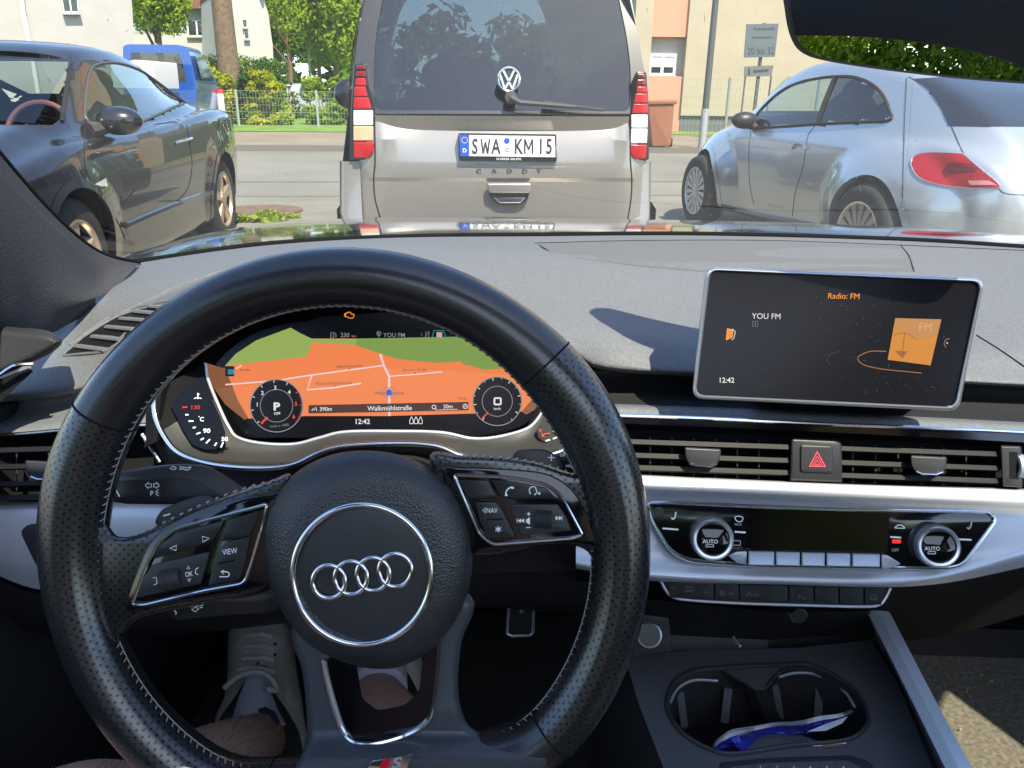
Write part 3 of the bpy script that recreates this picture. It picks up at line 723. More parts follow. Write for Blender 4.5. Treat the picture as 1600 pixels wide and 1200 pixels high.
# left fascia
strip('left_fascia', [[(-60, 628, .75), (40, 616, .75), (150, 600, .74), (260, 590, .735)], [(-60, 634, .765), (40, 622, .765), (150, 608, .76), (260, 600, .76)], [(-60, 652, .765), (40, 642, .765), (150, 632, .76), (260, 628, .76)],
  [(-60, 668, .735), (40, 664, .735), (150, 656, .73), (260, 650, .73)], [(-60, 680, .728), (40, 675, .728), (150, 668, .725), (260, 664, .725)]], M_pad, n=24)
mb = MB(); tube(mb, rowD([(-60, 683, .722), (40, 677, .722), (110, 671, .722), (250, 662, .722)], 20), .0017, M_chrome, seg=8); mb.build('chrome_strip', dash)
strip('vent_back', [[(-60, 686, .726), (60, 679, .726), (260, 668, .724)], [(-60, 698, .77), (60, 694, .77), (260, 684, .77)], [(-60, 790, .76), (60, 785, .76), (260, 780, .76)]], M_void, sub=1)
vent(-50, 150, lambda x: 738-(x)*.03, (-34, -8, 19, 40), 68, 4, 'driver side air vent at the left end of the dashboard')
strip('aluminium_band', [[(-80, 786, .73), (80, 784, .728), (260, 786, .735), (420, 788, .74)], [(-80, 800, .712), (80, 797, .712), (260, 797, .722), (420, 797, .73)], [(-80, 850, .712), (80, 880, .712), (200, 860, .72), (420, 830, .73)],
  [(-80, 862, .722), (65, 922, .722), (200, 900, .73), (420, 850, .74)]], M_alu, n=30, ang=180, label='left end of the aluminium band')
mb = MB(); slab(mb, rnd([(44, 818), (110, 818), (150, 840), (110, 888), (60, 890), (30, 830)], 12), flat(.712), -.01, .003, M_dark2, bev=3, bev_h=.002); mb.build('light_switch', dash)
mb = MB()      # chrome bit of the left side of the cluster surround
tube(mb, rowD([(222, 678, .70), (236, 700, .70), (250, 722, .70)], 8), .0018, M_chrome, seg=8); mb.build('chrome_strip', dash)
strip('lower_panel', [[(-60, 868, .73), (65, 928, .73), (300, 915, .75), (700, 860, .80), (930, 890, .76)], [(-60, 930, .78), (65, 985, .78), (300, 985, .80), (700, 940, .85), (930, 960, .84)],
  [(-60, 960, .9), (65, 1000, .92), (300, 980, 1.0), (700, 950, 1.05), (930, 960, 1.0)]], M_dark, n=40)
strip('column_surround', [[(150, 735, .735), (300, 740, .735), (600, 745, .735), (930, 745, .735)], [(150, 800, .74), (300, 810, .75), (600, 815, .75), (930, 805, .74)], [(150, 880, .75), (300, 900, .77), (600, 900, .79), (930, 890, .76)]], M_dark, n=30)

# ================================================================ instrument cluster
clu = thing('instrument_cluster', D(580, 600, .72), 'digital instrument cluster showing an orange and green street map', 'instrument cluster')
strip('cluster_housing', [[(225, 700, .70), (240, 600, .70), (330, 498, .645), (450, 454, .635), (600, 438, .628), (760, 468, .655), (866, 536, .69), (920, 590, .725), (925, 690, .725)],
 [(245, 690, .68), (262, 580, .69), (345, 500, .69), (455, 462, .69), (600, 452, .69), (750, 465, .69), (850, 520, .70), (900, 600, .70), (905, 680, .70)],
 [(270, 680, .725), (290, 600, .73), (360, 520, .735), (460, 480, .74), (600, 470, .74), (740, 480, .74), (830, 530, .74), (870, 600, .735), (880, 670, .73)]], M_void, parent=clu, n=60)
mb = MB(); poly(mb, [(240, 760), (240, 600), (340, 500), (600, 440), (760, 475), (860, 540), (915, 600), (930, 760)], flat(.745), 0, M_void); mb.build('backing_plate', clu)
DS = .716
FD = flat(DS)
Mo = emat('map_orange', (1.0, .265, .085), .76); Mg1 = emat('map_green', (.36, .50, .12), .72); Mg2 = emat('map_dark_green', (.27, .42, .10), .68)
Mst = emat('map_street', (.95, .62, .60), .85); Mbar = emat('map_bar', (.06, .02, .02), .8); Mtx = emat('map_text', (.25, .12, .08), .5)
Mblk = mat('screen_black', (.003, .003, .004), rough=.25, spec=.3); Mblue = emat('arrow_blue', (.02, .10, .55), .9); Mteal = emat('tab_teal', (.03, .40, .48), .6)
Mamb = emat('amber_lamp', (.9, .30, .02), 1.0); Mob = emat('map_orange_shade', (.32, .12, .05), .7)
mb = MB()
scr = cr([Vector((*p, 0)) for p in [(330, 590), (345, 560), (390, 525), (454, 505), (600, 492), (740, 505), (800, 535), (850, 590), (838, 640), (810, 668), (740, 682), (600, 684), (450, 684), (372, 680), (345, 640)]], 5, True)
poly(mb, scr, FD, 0, Mblk)
mapo = [(352, 571), (368, 553), (400, 532), (454, 512), (470, 521), (487, 529), (600, 529), (720, 526), (735, 520), (747, 512), (780, 532), (812, 558), (837, 600), (838, 610), (828, 628), (815, 643), (745, 646), (600, 650), (480, 650), (388, 654), (372, 626), (352, 575)]
hI = .0004
poly(mb, mapo, FD, hI, Mo)
poly(mb, [(318, 566), (345, 574), (352, 575), (372, 626), (388, 653), (382, 656), (352, 632), (330, 600)], FD, hI, Mob)
poly(mb, [(828, 628), (838, 612), (843, 622), (836, 640), (822, 648), (815, 643)], FD, hI, Mob)
poly(mb, [(352, 571), (368, 553), (400, 532), (454, 512), (470, 521), (487, 529), (558, 530), (555, 539), (487, 535), (479, 557), (420, 564)], FD, 2*hI, Mg1)
poly(mb, [(558, 529), (720, 526), (735, 520), (747, 512), (780, 532), (812, 558), (826, 584), (800, 577), (780, 576), (756, 578), (738, 572), (722, 569), (721, 565), (680, 567), (622, 561), (592, 552), (555, 539)], FD, 2*hI, Mg2)
def st(P_, w_): line2(mb, P_, w_, FD, 3*hI, Mst)
st([(352, 601), (430, 595), (480, 587), (599, 571)], 2.4); st([(594, 553), (600, 572), (608, 588), (608.5, 650)], 3.6)
st([(608, 588), (650, 585), (691, 581)], 1.8); st([(487, 587), (480, 609), (520, 606), (564, 599)], 2.6); st([(368, 576), (378, 571)], 2)
def tx(s_, x, y, z, m=M_white, ang=0, h=5*hI, **k): text(mb, s_, x, y, z, FD, h, m, ang=ang, **k)
tx('Silberbachstraße', 546, 572, 4.2, Mtx, -2); tx('Brunner Straße', 648, 577.5, 4.2, Mtx, -1); tx('Kleine Silberbachstraße', 522, 598.5, 4.2, Mtx, -1)
tx('Straße', 383, 577.5, 4.2, Mtx); tx('Walkmühlstraße', 608, 614, 4.8, Mtx); tx('Dorgh', 723, 622, 4, Mtx)
for x, y in ((546, 576.5), (649, 582.5), (523, 603)): poly(mb, circ(x, y, 1.2, 8), FD, 5*hI, Mtx)
line2(mb, circ(608, 613, 13, 24, 7.5), 1.1, FD, 5*hI, M_grey, closed=True)
poly(mb, [(608, 607), (614, 613), (612, 613), (612, 618), (604, 618), (604, 613), (602, 613)], FD, 6*hI, Mblue)
poly(mb, rnd([(482, 633), (732, 628), (732, 641), (482, 646)], 2), FD, 4*hI, Mbar)
tx('Walkmühlstraße', 609, 637.5, 7.2, ang=-1, bold=.012); tx('390m', 509, 639, 6, ang=-1, bold=.01); tx('30m', 700, 635, 6, ang=-1, bold=.01)
line2(mb, [(487, 642), (490, 638), (491, 641), (493, 636), (495, 642)], 1.3, FD, 5*hI, M_white)
line2(mb, circ(678, 636, 3, 12), 1.2, FD, 5*hI, M_white, closed=True); line2(mb, [(680, 638), (683, 641)], 1.3, FD, 5*hI, M_white); line2(mb, [(685, 640.5), (715, 639.5)], .8, FD, 5*hI, M_white)
line2(mb, circ(727, 635, 3.6, 12), 1, FD, 5*hI, M_white, closed=True); line2(mb, [(725, 637), (727, 632), (729, 637)], 1, FD, 5*hI, M_white)
poly(mb, [(388, 654), (480, 650.5), (600, 650.5), (745, 646.5), (815, 643.5), (808, 668), (745, 682), (600, 684), (450, 684), (400, 680)], FD, 3*hI, Mblk)
tx('12:42', 566, 658.5, 7.6, bold=.02)
for x in (643, 650, 657): line2(mb, rnd([(x-2.8, 662), (x-2.8, 656), (x-1, 654), (x-1, 651.5), (x+1, 651.5), (x+1, 654), (x+2.8, 656), (x+2.8, 662)], 1, 2), 1.1, FD, 5*hI, M_white, closed=True)
poly(mb, [(454, 512), (470, 521), (487, 528.5), (600, 528.5), (720, 525.5), (735, 519.5), (747, 511.5), (700, 495), (600, 488), (500, 495)], FD, 4*hI, Mblk)
tx('230', 539, 523.5, 6.5, M_grey, bold=.01); tx('km', 553, 525, 4, M_grey, align='CENTER'); tx('YOU FM', 616, 523.5, 6.5, M_grey, bold=.004)
line2(mb, rect(517, 519.5, 521.5, 527.5), 1.3, FD, 5*hI, M_grey, closed=True); line2(mb, [(523, 520), (525, 522), (525, 527)], 1, FD, 5*hI, M_grey)
line2(mb, [(592, 527), (592, 521), (589.5, 519)], 1.4, FD, 5*hI, M_grey); line2(mb, circ(592, 521, 3.2, 10), 1, FD, 5*hI, M_grey, closed=True)
line2(mb, rect(665, 518.5, 670, 527), .8, FD, 5*hI, M_grey, closed=True); line2(mb, [(664, 527), (671, 518)], .8, FD, 5*hI, M_grey)
line2(mb, [(675, 528), (678, 516.5), (693, 516.5), (697, 528)], 1.2, FD, 5*hI, Mteal); poly(mb, rect(682, 519, 691, 527), FD, 5*hI, emat('mini_map', (.7, .45, .42), .7))
line2(mb, [(659, 520), (659, 525)], .6, FD, 5*hI, M_grey)
poly(mb, rnd(rect(352, 572, 366, 588), 2), FD, 5*hI, Mblk); poly(mb, rect(356, 577, 366, 585), FD, 6*hI, Mteal); line2(mb, [(366, 573), (368, 580), (366, 588)], 1, FD, 6*hI, M_grey)
# amber engine lamp
line2(mb, [(540, 489), (540, 495), (543, 495), (545, 497), (551, 497), (553, 494), (553, 491), (549, 491), (548, 488), (543, 488), (541, 490)], 1.5, FD, 4*hI, Mamb, closed=True); line2(mb, [(538.5, 489.5), (538.5, 495)], 1.2, FD, 4*hI, Mamb)
mb.build('display', clu, smooth=False)
def dial(cx, cy, r, label):
    mb_ = MB(); h = 7*hI
    poly(mb_, circ(cx, cy, r, 48), FD, h, Mblk); line2(mb_, circ(cx, cy, r, 48), 1.6, FD, h+hI, M_grey, closed=True)
    line2(mb_, circ(cx, cy, r*.62, 40), 1.1, FD, h+hI, M_grey, closed=True)
    return mb_, h+hI
b, h = dial(432, 634, 41, '')
for k in range(9):
    a = R(-222+k*31.5)
    if k < 8: line2(b, [(432+40*math.cos(a), 634+40*math.sin(a)), (432+36*math.cos(a), 634+36*math.sin(a))], 1.1, FD, h, M_white if k < 6 else M_red)
for s_, x, y in (('1', 402, 632), ('2', 410, 614), ('3', 430, 605.5), ('4', 452, 612.5)): text(b, s_, x, y, 6, FD, h, M_white, bold=.02)
text(b, '5', 462.5, 631, 6, FD, h, M_red, bold=.02); text(b, '6', 459, 651, 6, FD, h, M_red, bold=.02)
line2(b, [(432+39*math.cos(R(k)), 634+39*math.sin(R(k))) for k in range(-25, 42, 6)], 1.2, FD, h, emat('dim_red', (.3, .01, .03), .6))
line2(b, [(408, 662), (418, 652)], 3, FD, h, M_red); text(b, 'P', 432, 635, 11.5, FD, h, M_white, bold=.04, sx=1.2); text(b, 'OFF', 433, 646, 4, FD, h, M_white, bold=.02); text(b, '1/min x 1000', 436, 665, 4, FD, h, M_grey, ang=-6)
b.build('rev_counter', clu, smooth=False)
b, h = dial(777, 627, 38, '')
for k in range(14):
    a = R(-232+k*21.8); line2(b, [(777+37*math.cos(a), 627+37*math.sin(a)), (777+(33 if k % 2 == 0 else 35)*math.cos(a), 627+(33 if k % 2 == 0 else 35)*math.sin(a))], 1.2 if k % 2 == 0 else .8, FD, h, M_white)
line2(b, rnd(rect(772.5, 622, 782.5, 632), 2), 2.6, FD, h, M_white, closed=True); text(b, 'km/h', 777, 638.5, 3.8, FD, h, M_white, bold=.01)
line2(b, [(753.5, 653.5), (762.5, 644.5)], 2, FD, h, M_red); b.build('speedometer', clu, smooth=False)
# chrome edge round the screen, outer bezel, side gauges
inner = [(322, 568, .705), (326, 595, .705), (342, 635, .704), (358, 668, .702), (372, 684, .700), (410, 693, .698), (460, 694, .698), (500, 684, .698), (540, 675, .698), (620, 674, .698), (690, 676, .698), (735, 685, .698), (770, 684, .698), (810, 675, .699), (832, 664, .702), (850, 640, .704), (862, 622, .705)]
outer = [(240, 610, .690), (243, 650, .686), (258, 684, .680), (280, 708, .676), (320, 723, .673), (372, 730, .672), (425, 731, .671), (462, 725, .671), (500, 707, .672), (540, 697, .673), (620, 693, .674), (680, 697, .673), (720, 712, .671), (765, 722, .671), (830, 716, .672), (880, 704, .675), (912, 678, .68)]
def tubeD(name, pts, r_, m, par_): 
    mb_ = MB(); tube(mb_, [D(*p) for p in cr(pts, 6)], r_, m, seg=10); return mb_.build(name, par_)
mb = MB(); Ri = cr(inner, 6); Ro = cr(outer, 6)
rows_ = []
for k in range(9):
    t = k/8; sag = math.sin(t*math.pi)*.006
    rows_.append([D(a[0]*(1-t)+b_[0]*t, a[1]*(1-t)+b_[1]*t, a[2]*(1-t)+b_[2]*t+sag) for a, b_ in zip(Ri, Ro)])
M_bez = mat('bezel_grey_plastic', (.032, .032, .031), rough=.5, bump=.15, bscale=900, spec=.5)
iL = next(i for i, p in enumerate(Ro) if p[1] > 668); iR = max(i for i, p in enumerate(Ro) if p[1] > 690)
grid(mb, [r_[iL:iR+1] for r_ in rows_], M_bez); mb.build('bezel', clu, ang=180)
for a_, b_ in ((0, iL+1), (iR, len(Ro))):
    mb = MB(); grid(mb, [r_[a_:b_] for r_ in rows_], M_void); mb.build('bezel_end_shaded', clu, ang=180)  # upper bezel ends in black: their shade is put into the colour
tubeD('screen_trim', inner, .0016, M_alu2, clu); tubeD('bezel_trim', outer, .0026, M_chrome, clu)
mb = MB(); rows_ = [[D(p[0], p[1]+dy, p[2]+dd) for p in Ro] for dy, dd in ((1, 0), (7, .004), (40, .05))]; grid(mb, rows_, M_dark); mb.build('lower_shroud', clu, ang=180)
Fg = flat(.682)
mb = MB(); poly(mb, [(266, 632), (292, 602), (318, 588), (326, 612), (345, 655), (352, 676), (352, 690), (338, 702), (318, 702), (300, 694), (285, 670)], lambda x, y, h: D(x, y, .694-(y-600)*.00013-h), 0, Mblk)
Fl = lambda x, y, h=0: D(x, y, .6925-(y-600)*.00013-h)
text(mb, '130', 305, 636.5, 6, Fl, .0003, M_red, bold=.01, sx=1.2); line2(mb, [(285, 636.5), (293, 636)], 2.4, Fl, .0003, M_red)
text(mb, 'C', 315.5, 655, 6.5, Fl, .0003, M_mark, bold=.02); poly(mb, circ(311, 651, 1, 6), Fl, .0003, M_mark); text(mb, '90', 323, 673, 6.5, Fl, .0003, M_mark, bold=.03, sx=1.2); text(mb, '50', 351, 686, 6, Fl, .0003, M_mark, bold=.03, sx=1.2)
for x, y, l, a in ((292, 648, 5, 0), (298.5, 658, 8, 0), (303.5, 668, 5, -10), (310, 677, 7, -20), (316, 686, 6, -30), (325, 689.5, 9, -45), (337, 694, 6, -55), (347, 695, 9, -65)):
    line2(mb, [(x-l/2*math.cos(R(a)), y-l/2*math.sin(R(a))), (x+l/2*math.cos(R(a)), y+l/2*math.sin(R(a)))], 2.2, Fl, .0003, M_mark)
line2(mb, [(309, 614), (309, 622)], 1.8, Fl, .0003, M_mark); line2(mb, [(303, 623), (306, 621.5), (309, 623), (312, 621.5), (315, 623)], 1.3, Fl, .0003, M_mark); line2(mb, [(309, 616), (312, 616)], 1, Fl, .0003, M_mark)
mb.build('temperature_gauge', clu, smooth=False)
mb = MB(); poly(mb, [(850, 652), (862, 626), (890, 640), (902, 660), (898, 676), (880, 690), (855, 694), (842, 684), (838, 672)], lambda x, y, h: D(x, y, .698-(y-620)*.00015-h), 0, Mblk)
Fr = lambda x, y, h=0: D(x, y, .6965-(y-620)*.00015-h)
text(mb, '1/2', 868, 659, 6.5, Fr, .0003, M_mark, bold=.02, sx=1.15); text(mb, 'R', 844.5, 673, 6, Fr, .0003, M_red)
line2(mb, [(847, 683), (849, 679), (852, 678), (859, 677)], 1.8, Fr, .0003, M_red); line2(mb, [(846, 678), (851, 683)], 1.6, Fr, .0003, M_red)
for x, y, l, a in ((880, 662, 7, 25), (876, 671, 4, 30), (867, 675.5, 7, 50), (868, 684, 9, -25), (856, 688, 7, -15)):
    line2(mb, [(x-l/2*math.cos(R(a)), y-l/2*math.sin(R(a))), (x+l/2*math.cos(R(a)), y+l/2*math.sin(R(a)))], 2, Fr, .0003, M_mark)
mb.build('fuel_gauge', clu, smooth=False)

# ================================================================ infotainment screen
mmi = thing('infotainment_screen', D(1315, 530, .66), 'free-standing wide screen with silver frame showing a radio page', 'screen')
FM = flat(.655)
fo = rnd([(1103, 417), (1539, 435), (1498, 643), (1080, 623)], [19, 19, 19, 20], 10)
fi = rnd([(1110, 423), (1532, 441), (1492, 636), (1087, 617)], [14, 14, 14, 15], 10)
mb = MB(); slab(mb, fo, FM, -.012, 0, M_dark2, back=True); mb.build('screen_back', mmi)
mb = MB(); n = len(fo); mid = [((a[0]+b_[0])/2, (a[1]+b_[1])/2) for a, b_ in zip(fo, fi)]
rows_ = [[FM(p[0], p[1], h) for p in L_] for L_, h in ((fo, -.006), (fo, .001), ([(a[0]*.8+b_[0]*.2, a[1]*.8+b_[1]*.2) for a, b_ in zip(fo, fi)], .0035), ([(a[0]*.35+b_[0]*.65, a[1]*.35+b_[1]*.65) for a, b_ in zip(fo, fi)], .0042), (fi, .003), (fi, .0005))]
grid(mb, rows_, mat('silver_frame_metal', (.55, .57, .60), rough=.28, metal=.85), closed_u=True); mb.build('silver_frame', mmi, ang=50)
M_scr = mat('dusty_screen_glass', (.005, .005, .007), rough=.22, spec=.22, noise=0)
mb = MB(); poly(mb, fi, FM, .0010, M_scr)
Mor = emat('radio_orange', (.95, .30, .03), 1.0); Mtile = emat('radio_tile', (.75, .27, .02), .75); Mtile2 = emat('radio_tile_light', (.62, .27, .07), .75); Mtile3 = emat('radio_tile_dark', (.40, .12, .01), .7)
h = .0016
text(mb, 'Radio: FM', 1318, 462.5, 8.6, FM, h, Mor, ang=1, bold=0, shear=.1); text(mb, 'YOU FM', 1197.5, 494, 8.6, FM, h, M_white, ang=1, bold=0)
text(mb, '12:42', 1135, 594, 7.8, FM, h, M_white, bold=.015); line2(mb, rect(1176, 502, 1184, 510), .7, FM, h, M_grey, closed=True); line2(mb, [(1180, 503.5), (1180, 508.5)], .9, FM, h, M_grey)
poly(mb, [(1399, 497), (1471, 499), (1454, 571), (1387, 562)], FM, h, Mtile); poly(mb, [(1399, 497), (1471, 499), (1465, 524), (1435, 530), (1405, 514), (1395, 516)], FM, h+hI, Mtile2)
text(mb, 'FM', 1446, 511, 12, FM, h+2*hI, emat('tile_text', (.75, .45, .2), .8), ang=1); line2(mb, [(1414, 519), (1410, 552)], 1.2, FM, h+2*hI, Mtile3); line2(mb, cr([(1397, 524), (1408, 520), (1422, 523), (1430, 530)], 5), 1, FM, h+2*hI, Mtile3); poly(mb, [(1399, 548), (1419, 549), (1414, 554), (1411, 560), (1406, 555)], FM, h+2*hI, Mtile3)
line2(mb, cr([(1385, 549), (1360, 549), (1343, 556), (1341, 563), (1352, 571), (1380, 577), (1410, 580), (1440, 583)], 6), 1.6, FM, h, emat('radio_ring', (.45, .16, .03), .6))
line2(mb, cr([(1312, 549), (1297, 554), (1292, 562), (1298, 572)], 6), .8, FM, h, emat('radio_ring_dim', (.12, .05, .03), .5))
poly(mb, [(1136, 513), (1146, 515), (1145, 527), (1134, 532)], FM, h, Mor); line2(mb, [(1144, 514), (1149, 518), (1147, 528), (1143, 531)], 1.1, FM, h, M_white)
for x in (1138, 1141, 1144): line2(mb, [(x, 516), (x-.7, 528)], .6, FM, h+hI, Mblk)
line2(mb, [(1484, 529), (1478, 530), (1475, 537), (1478, 543)], 1, FM, h, M_grey); poly(mb, circ(1480, 536, 1.6, 6), FM, h, Mor)
mb.build('display', mmi, smooth=False)
mb = MB()        # dust on the glass
rd = random.Random(3); M_dust = mat('dust', (.16, .16, .17), rough=.9)
for i in range(200):
    u_, v_ = rd.random()**.6, rd.random(); x = 1115+u_*390+(-20*v_); y = 430+v_*185; s_ = rd.choice((.25, .3, .35, .5))
    poly(mb, circ(x, y, s_, 5), FM, .0022, M_dust)
mb.build('dust_specks', mmi, smooth=False)
strip('screen_foot', [[(1180, 560, .675), (1430, 570, .675)], [(1180, 618, .70), (1430, 628, .70)], [(1180, 628, .76), (1430, 636, .76)]], M_dark, parent=mmi)

# ================================================================ climate panel
clim = thing('climate_panel', D(1285, 840, .70), 'gloss black climate control panel with two round temperature knobs', 'climate panel')
FC = flat(.683)
co = rnd([(1012, 786), (1060, 785), (1300, 796), (1545, 800), (1556, 812), (1505, 882), (1480, 888), (1180, 884), (1075, 876), (1046, 860), (1018, 812)], [8, 10, 40, 8, 8, 16, 16, 60, 30, 25, 14], 6)
mb = MB(); slab(mb, co, FC, -.03, .0005, M_gloss, bev=1, bev_h=.0005); mb.build('panel', clim)
mb = MB(); tube(mb, [FC(p.x, p.y, .0008) for p in co], .0016, M_chrome, closed=True, seg=8); mb.build('chrome_frame', clim)
mb = MB(); poly(mb, rnd([(1175, 795), (1390, 803), (1386, 864), (1172, 862)], 2), FC, .0012, mat('display_off', (.002, .002, .002), rough=.12)); mb.build('display', clim)
for cx, cy in ((1107, 835), (1454, 846)):
    mb = MB(); c = FC(cx, cy, 0); ax = (EYE-c).normalized()*.35+(-fw)*.65; ax.normalize(); k = .683/F_PX
    c = FC(cx+2, cy+4, -.006)
    pr = [(33*k*1.0, 0), (33*k, .006)]
    lathe(mb, c, ax, [(33*k, 0), (32.5*k, .012), (31*k, .0165), (29*k, .018), (25.5*k, .0175), (25*k, .016)], M_knob, seg=64)
    kn = mb.build('knob', clim, ang=30)
    mb = MB()                                # fluted edge
    for i in range(72):
        a = tp*i/72; e1 = ax.orthogonal().normalized(); e2 = ax.cross(e1); dv_ = e1*math.cos(a)+e2*math.sin(a)
        tube(mb, [c+dv_*33*k+ax*.003, c+dv_*32.7*k+ax*.0125, c+dv_*31.2*k+ax*.0168], .00035, M_alu2, seg=4)
    mb.build('knurling', kn)
    mb = MB(); lathe(mb, c, ax, [(25*k, .0158), (23*k, .0166), (.0001, .0168)], M_gloss, seg=48)
    cap = mb.build('knob_cap', kn, ang=60)
    mb = MB(); FK = lambda x, y, h=0: (lambda r_: EYE+r_*(((c+ax*(.0171+h))-EYE).dot(ax)/r_.dot(ax)))(ray(x, y))
    text(mb, 'AUTO', cx+3, cy+11, 6, FK, 0, M_mark, ang=1, bold=.01); line2(mb, rnd(rect(cx-4, cy+16, cx+8, cy+19.5), 1), .8, FK, 0, M_mark, closed=True); mb.build('knob_print', kn, smooth=False)
mb = MB(); hC = .0015
for x, y, fl in ((1052, 806, 1), (1514, 821, 1)):
    line2(mb, cr([(x-3, y+3), (x, y+5), (x+3, y+1), (x+4, y-6)], 5), 2.2, FC, hC, M_mark if x < 1200 else M_grey)
for x0, y0, x1, y1, m_ in ((1035, 825.5, 1060, 827.5, M_mark), (1148, 831, 1165, 832, M_mark), (1391, 839, 1408, 840, M_mark), (1494, 842.5, 1518, 843.5, M_mark)): line2(mb, [(x0, y0), (x1, y1)], 2.6, FC, hC, m_)
line2(mb, cr([(1148, 808), (1154, 806.5), (1161, 809), (1158, 815), (1151, 814), (1148, 808)], 3), 1.2, FC, hC, M_mark); text(mb, 'MAX', 1153.5, 819.5, 3.6, FC, hC, M_grey)
line2(mb, rnd(rect(1145.5, 845, 1157, 852), 1.5), 1, FC, hC, M_grey, closed=True); text(mb, 'REAR', 1151, 856.5, 3.2, FC, hC, M_markd)
line2(mb, cr([(1398, 825), (1403, 820.5), (1409, 821), (1414, 825)], 4), 1.4, FC, hC, M_mark); line2(mb, [(1398, 825), (1414, 825.5)], 1.2, FC, hC, M_mark)
poly(mb, rnd(rect(1394, 843, 1408, 849), 3), FC, hC, M_red); text(mb, 'OFF', 1399, 859.5, 4.5, FC, hC, M_grey); mb.build('panel_print', clim, smooth=False)
mb = MB(); lathe(mb, FC(1029, 800, 0), -fw, [(.0045, 0), (.0045, .001), (.003, .0012), (.0001, .0008)], M_dark2, seg=20); mb.build('sensor', clim)
xs = [1168, 1211, 1251, 1290, 1330, 1376]
for i in range(5):
    x0, x1 = xs[i]+1.2, xs[i+1]-1.2; y0, y1 = 861+(x0-1168)*.022, 861+(x1-1168)*.022; f = (x0-1168)*.02
    mb = MB(); slab(mb, rnd([(x0, y0), (x1, y1), (x1, y1+22-f*.4), (x0, y0+22-f*.4)], 1.5), lambda x, y, h=0: FC(x, y, h+(y-861)*.0006-.004), -.002, .009, M_alu, bev=3, bev_h=.003)
    mb.build('toggle_switch', clim, ang=35)
mb = MB(); slab(mb, rnd([(1137, 868), (1150, 862), (1167, 861), (1167, 883), (1152, 880)], 3), FC, -.002, .008, M_alu, bev=2, bev_h=.002); mb.build('toggle_end', clim, ang=40); mb = MB(); slab(mb, rnd([(1377, 866), (1388, 868), (1408, 881), (1390, 888), (1377, 888)], 3), FC, -.002, .008, M_alu, bev=2, bev_h=.002); mb.build('toggle_end', clim, ang=40)

# ================================================================ row of flat switches below the band
row = thing('switch_row', D(1210, 925, .70), 'low row of flat black switches with a thin silver edge below the aluminium band', 'switch row')
FR_ = flat(.70)
mb = MB(); ro = [(1030, 902), (1392, 915), (1376, 944), (1350, 948), (1200, 945), (1100, 938), (1050, 936)]
slab(mb, ro, FR_, -.03, 0, M_dark); mb.build('switch_housing', row)
mb = MB(); tube(mb, [FR_(p[0], p[1], .001) for p in cr([(1031, 905), (1040, 922), (1052, 933), (1078, 938), (1160, 943), (1260, 946), (1350, 948), (1374, 945), (1384, 934), (1392, 918)], 6)], .0013, M_alu2, seg=8); mb.build('silver_edge', row)
xs = [1040, 1116, 1155, 1232, 1272, 1311, 1350, 1384]
for i in range(7):
    x0, x1 = xs[i]+1, xs[i+1]-1; yt0, yt1 = 903+(x0-1030)*.036, 903+(x1-1030)*.036; yb0, yb1 = 934+(x0-1040)*.032, 934+(x1-1040)*.032
    mb = MB(); slab(mb, rnd([(x0, yt0), (x1, yt1), (x1-(6 if i == 6 else 0), yb1), (x0+(6 if i == 0 else 0), yb0)], 1.5), FR_, 0, .003, M_btn, bev=1.5, bev_h=.001); h = .0033
    M_f = mat('dim_print', (.16, .16, .17), rough=.6) if i == 0 else M_f
    if i == 0:
        text(mb, 'drive', 1077, 917, 4.5, FR_, h, M_f); text(mb, 'select', 1077, 923, 4.5, FR_, h, M_f); line2(mb, [(1050, 920), (1053, 917), (1056, 920)], 1, FR_, h, M_f); line2(mb, [(1100, 924), (1103, 927), (1106, 924)], 1, FR_, h, M_f)
    if i == 1: line2(mb, circ(1129, 927, 3.5, 12), 1, FR_, h, M_f, closed=True); text(mb, 'OFF', 1142, 928, 4, FR_, h, M_f); text(mb, 'A', 1129, 927, 4, FR_, h, M_f)
    if i == 2: line2(mb, [(1166, 932), (1170, 925), (1174, 932)], 1.3, FR_, h, M_f); text(mb, 'OFF', 1181, 930, 4, FR_, h, M_f)
    if i == 3: text(mb, 'P', 1249, 933, 5, FR_, h, M_f); line2(mb, [(1253, 933), (1258, 936)], 1.4, FR_, h, M_f)
    if i == 6: line2(mb, rnd(rect(1360, 930, 1370, 937), 1.5), 1, FR_, h, M_f, closed=True); line2(mb, [(1362, 936), (1365, 933), (1368, 936)], 1, FR_, h, M_f)
    mb.build('switch', row, ang=40)
# ================================================================ centre console
con = thing('centre_console', GZ(1220, 1150, .45), 'dark grey centre console with double cup holder and a silver side rail', 'centre console')
ZC = .60
FZ = lambda x, y, h=0: GZ(x, y, ZC+h)
cup = cr([(1042, 1100), (1052, 1070), (1085, 1050), (1150, 1043), (1215, 1040), (1260, 1039), (1300, 1055), (1340, 1085), (1356, 1120), (1350, 1140), (1320, 1158), (1240, 1166), (1150, 1179), (1110, 1172), (1070, 1150), (1048, 1122)], 5, True)
top = [(975, 1025), (1075, 1017), (1250, 1012), (1362, 1000), (1400, 1062), (1425, 1120), (1470, 1230), (1500, 1330), (1080, 1330), (1035, 1195), (1000, 1105)]
M_con = mat('console_grey_plastic', (.075, .08, .09), rough=.5, bump=.2, bscale=900)
mb = MB(); poly(mb, top, FZ, 0, M_con, holes=[cup]); mb.build('console_top', con, smooth=False)
mb = MB(); n = len(cup); rows_ = [[FZ(p.x, p.y, 0) for p in cup]]
base = rows_[0]; cc_ = sum(base, Vector())/n
for dz, s_ in ((-.004, .985), (-.02, .97), (-.07, .93)): rows_.append([cc_+(v-cc_)*s_+Vector((0, 0, dz)) for v in base])
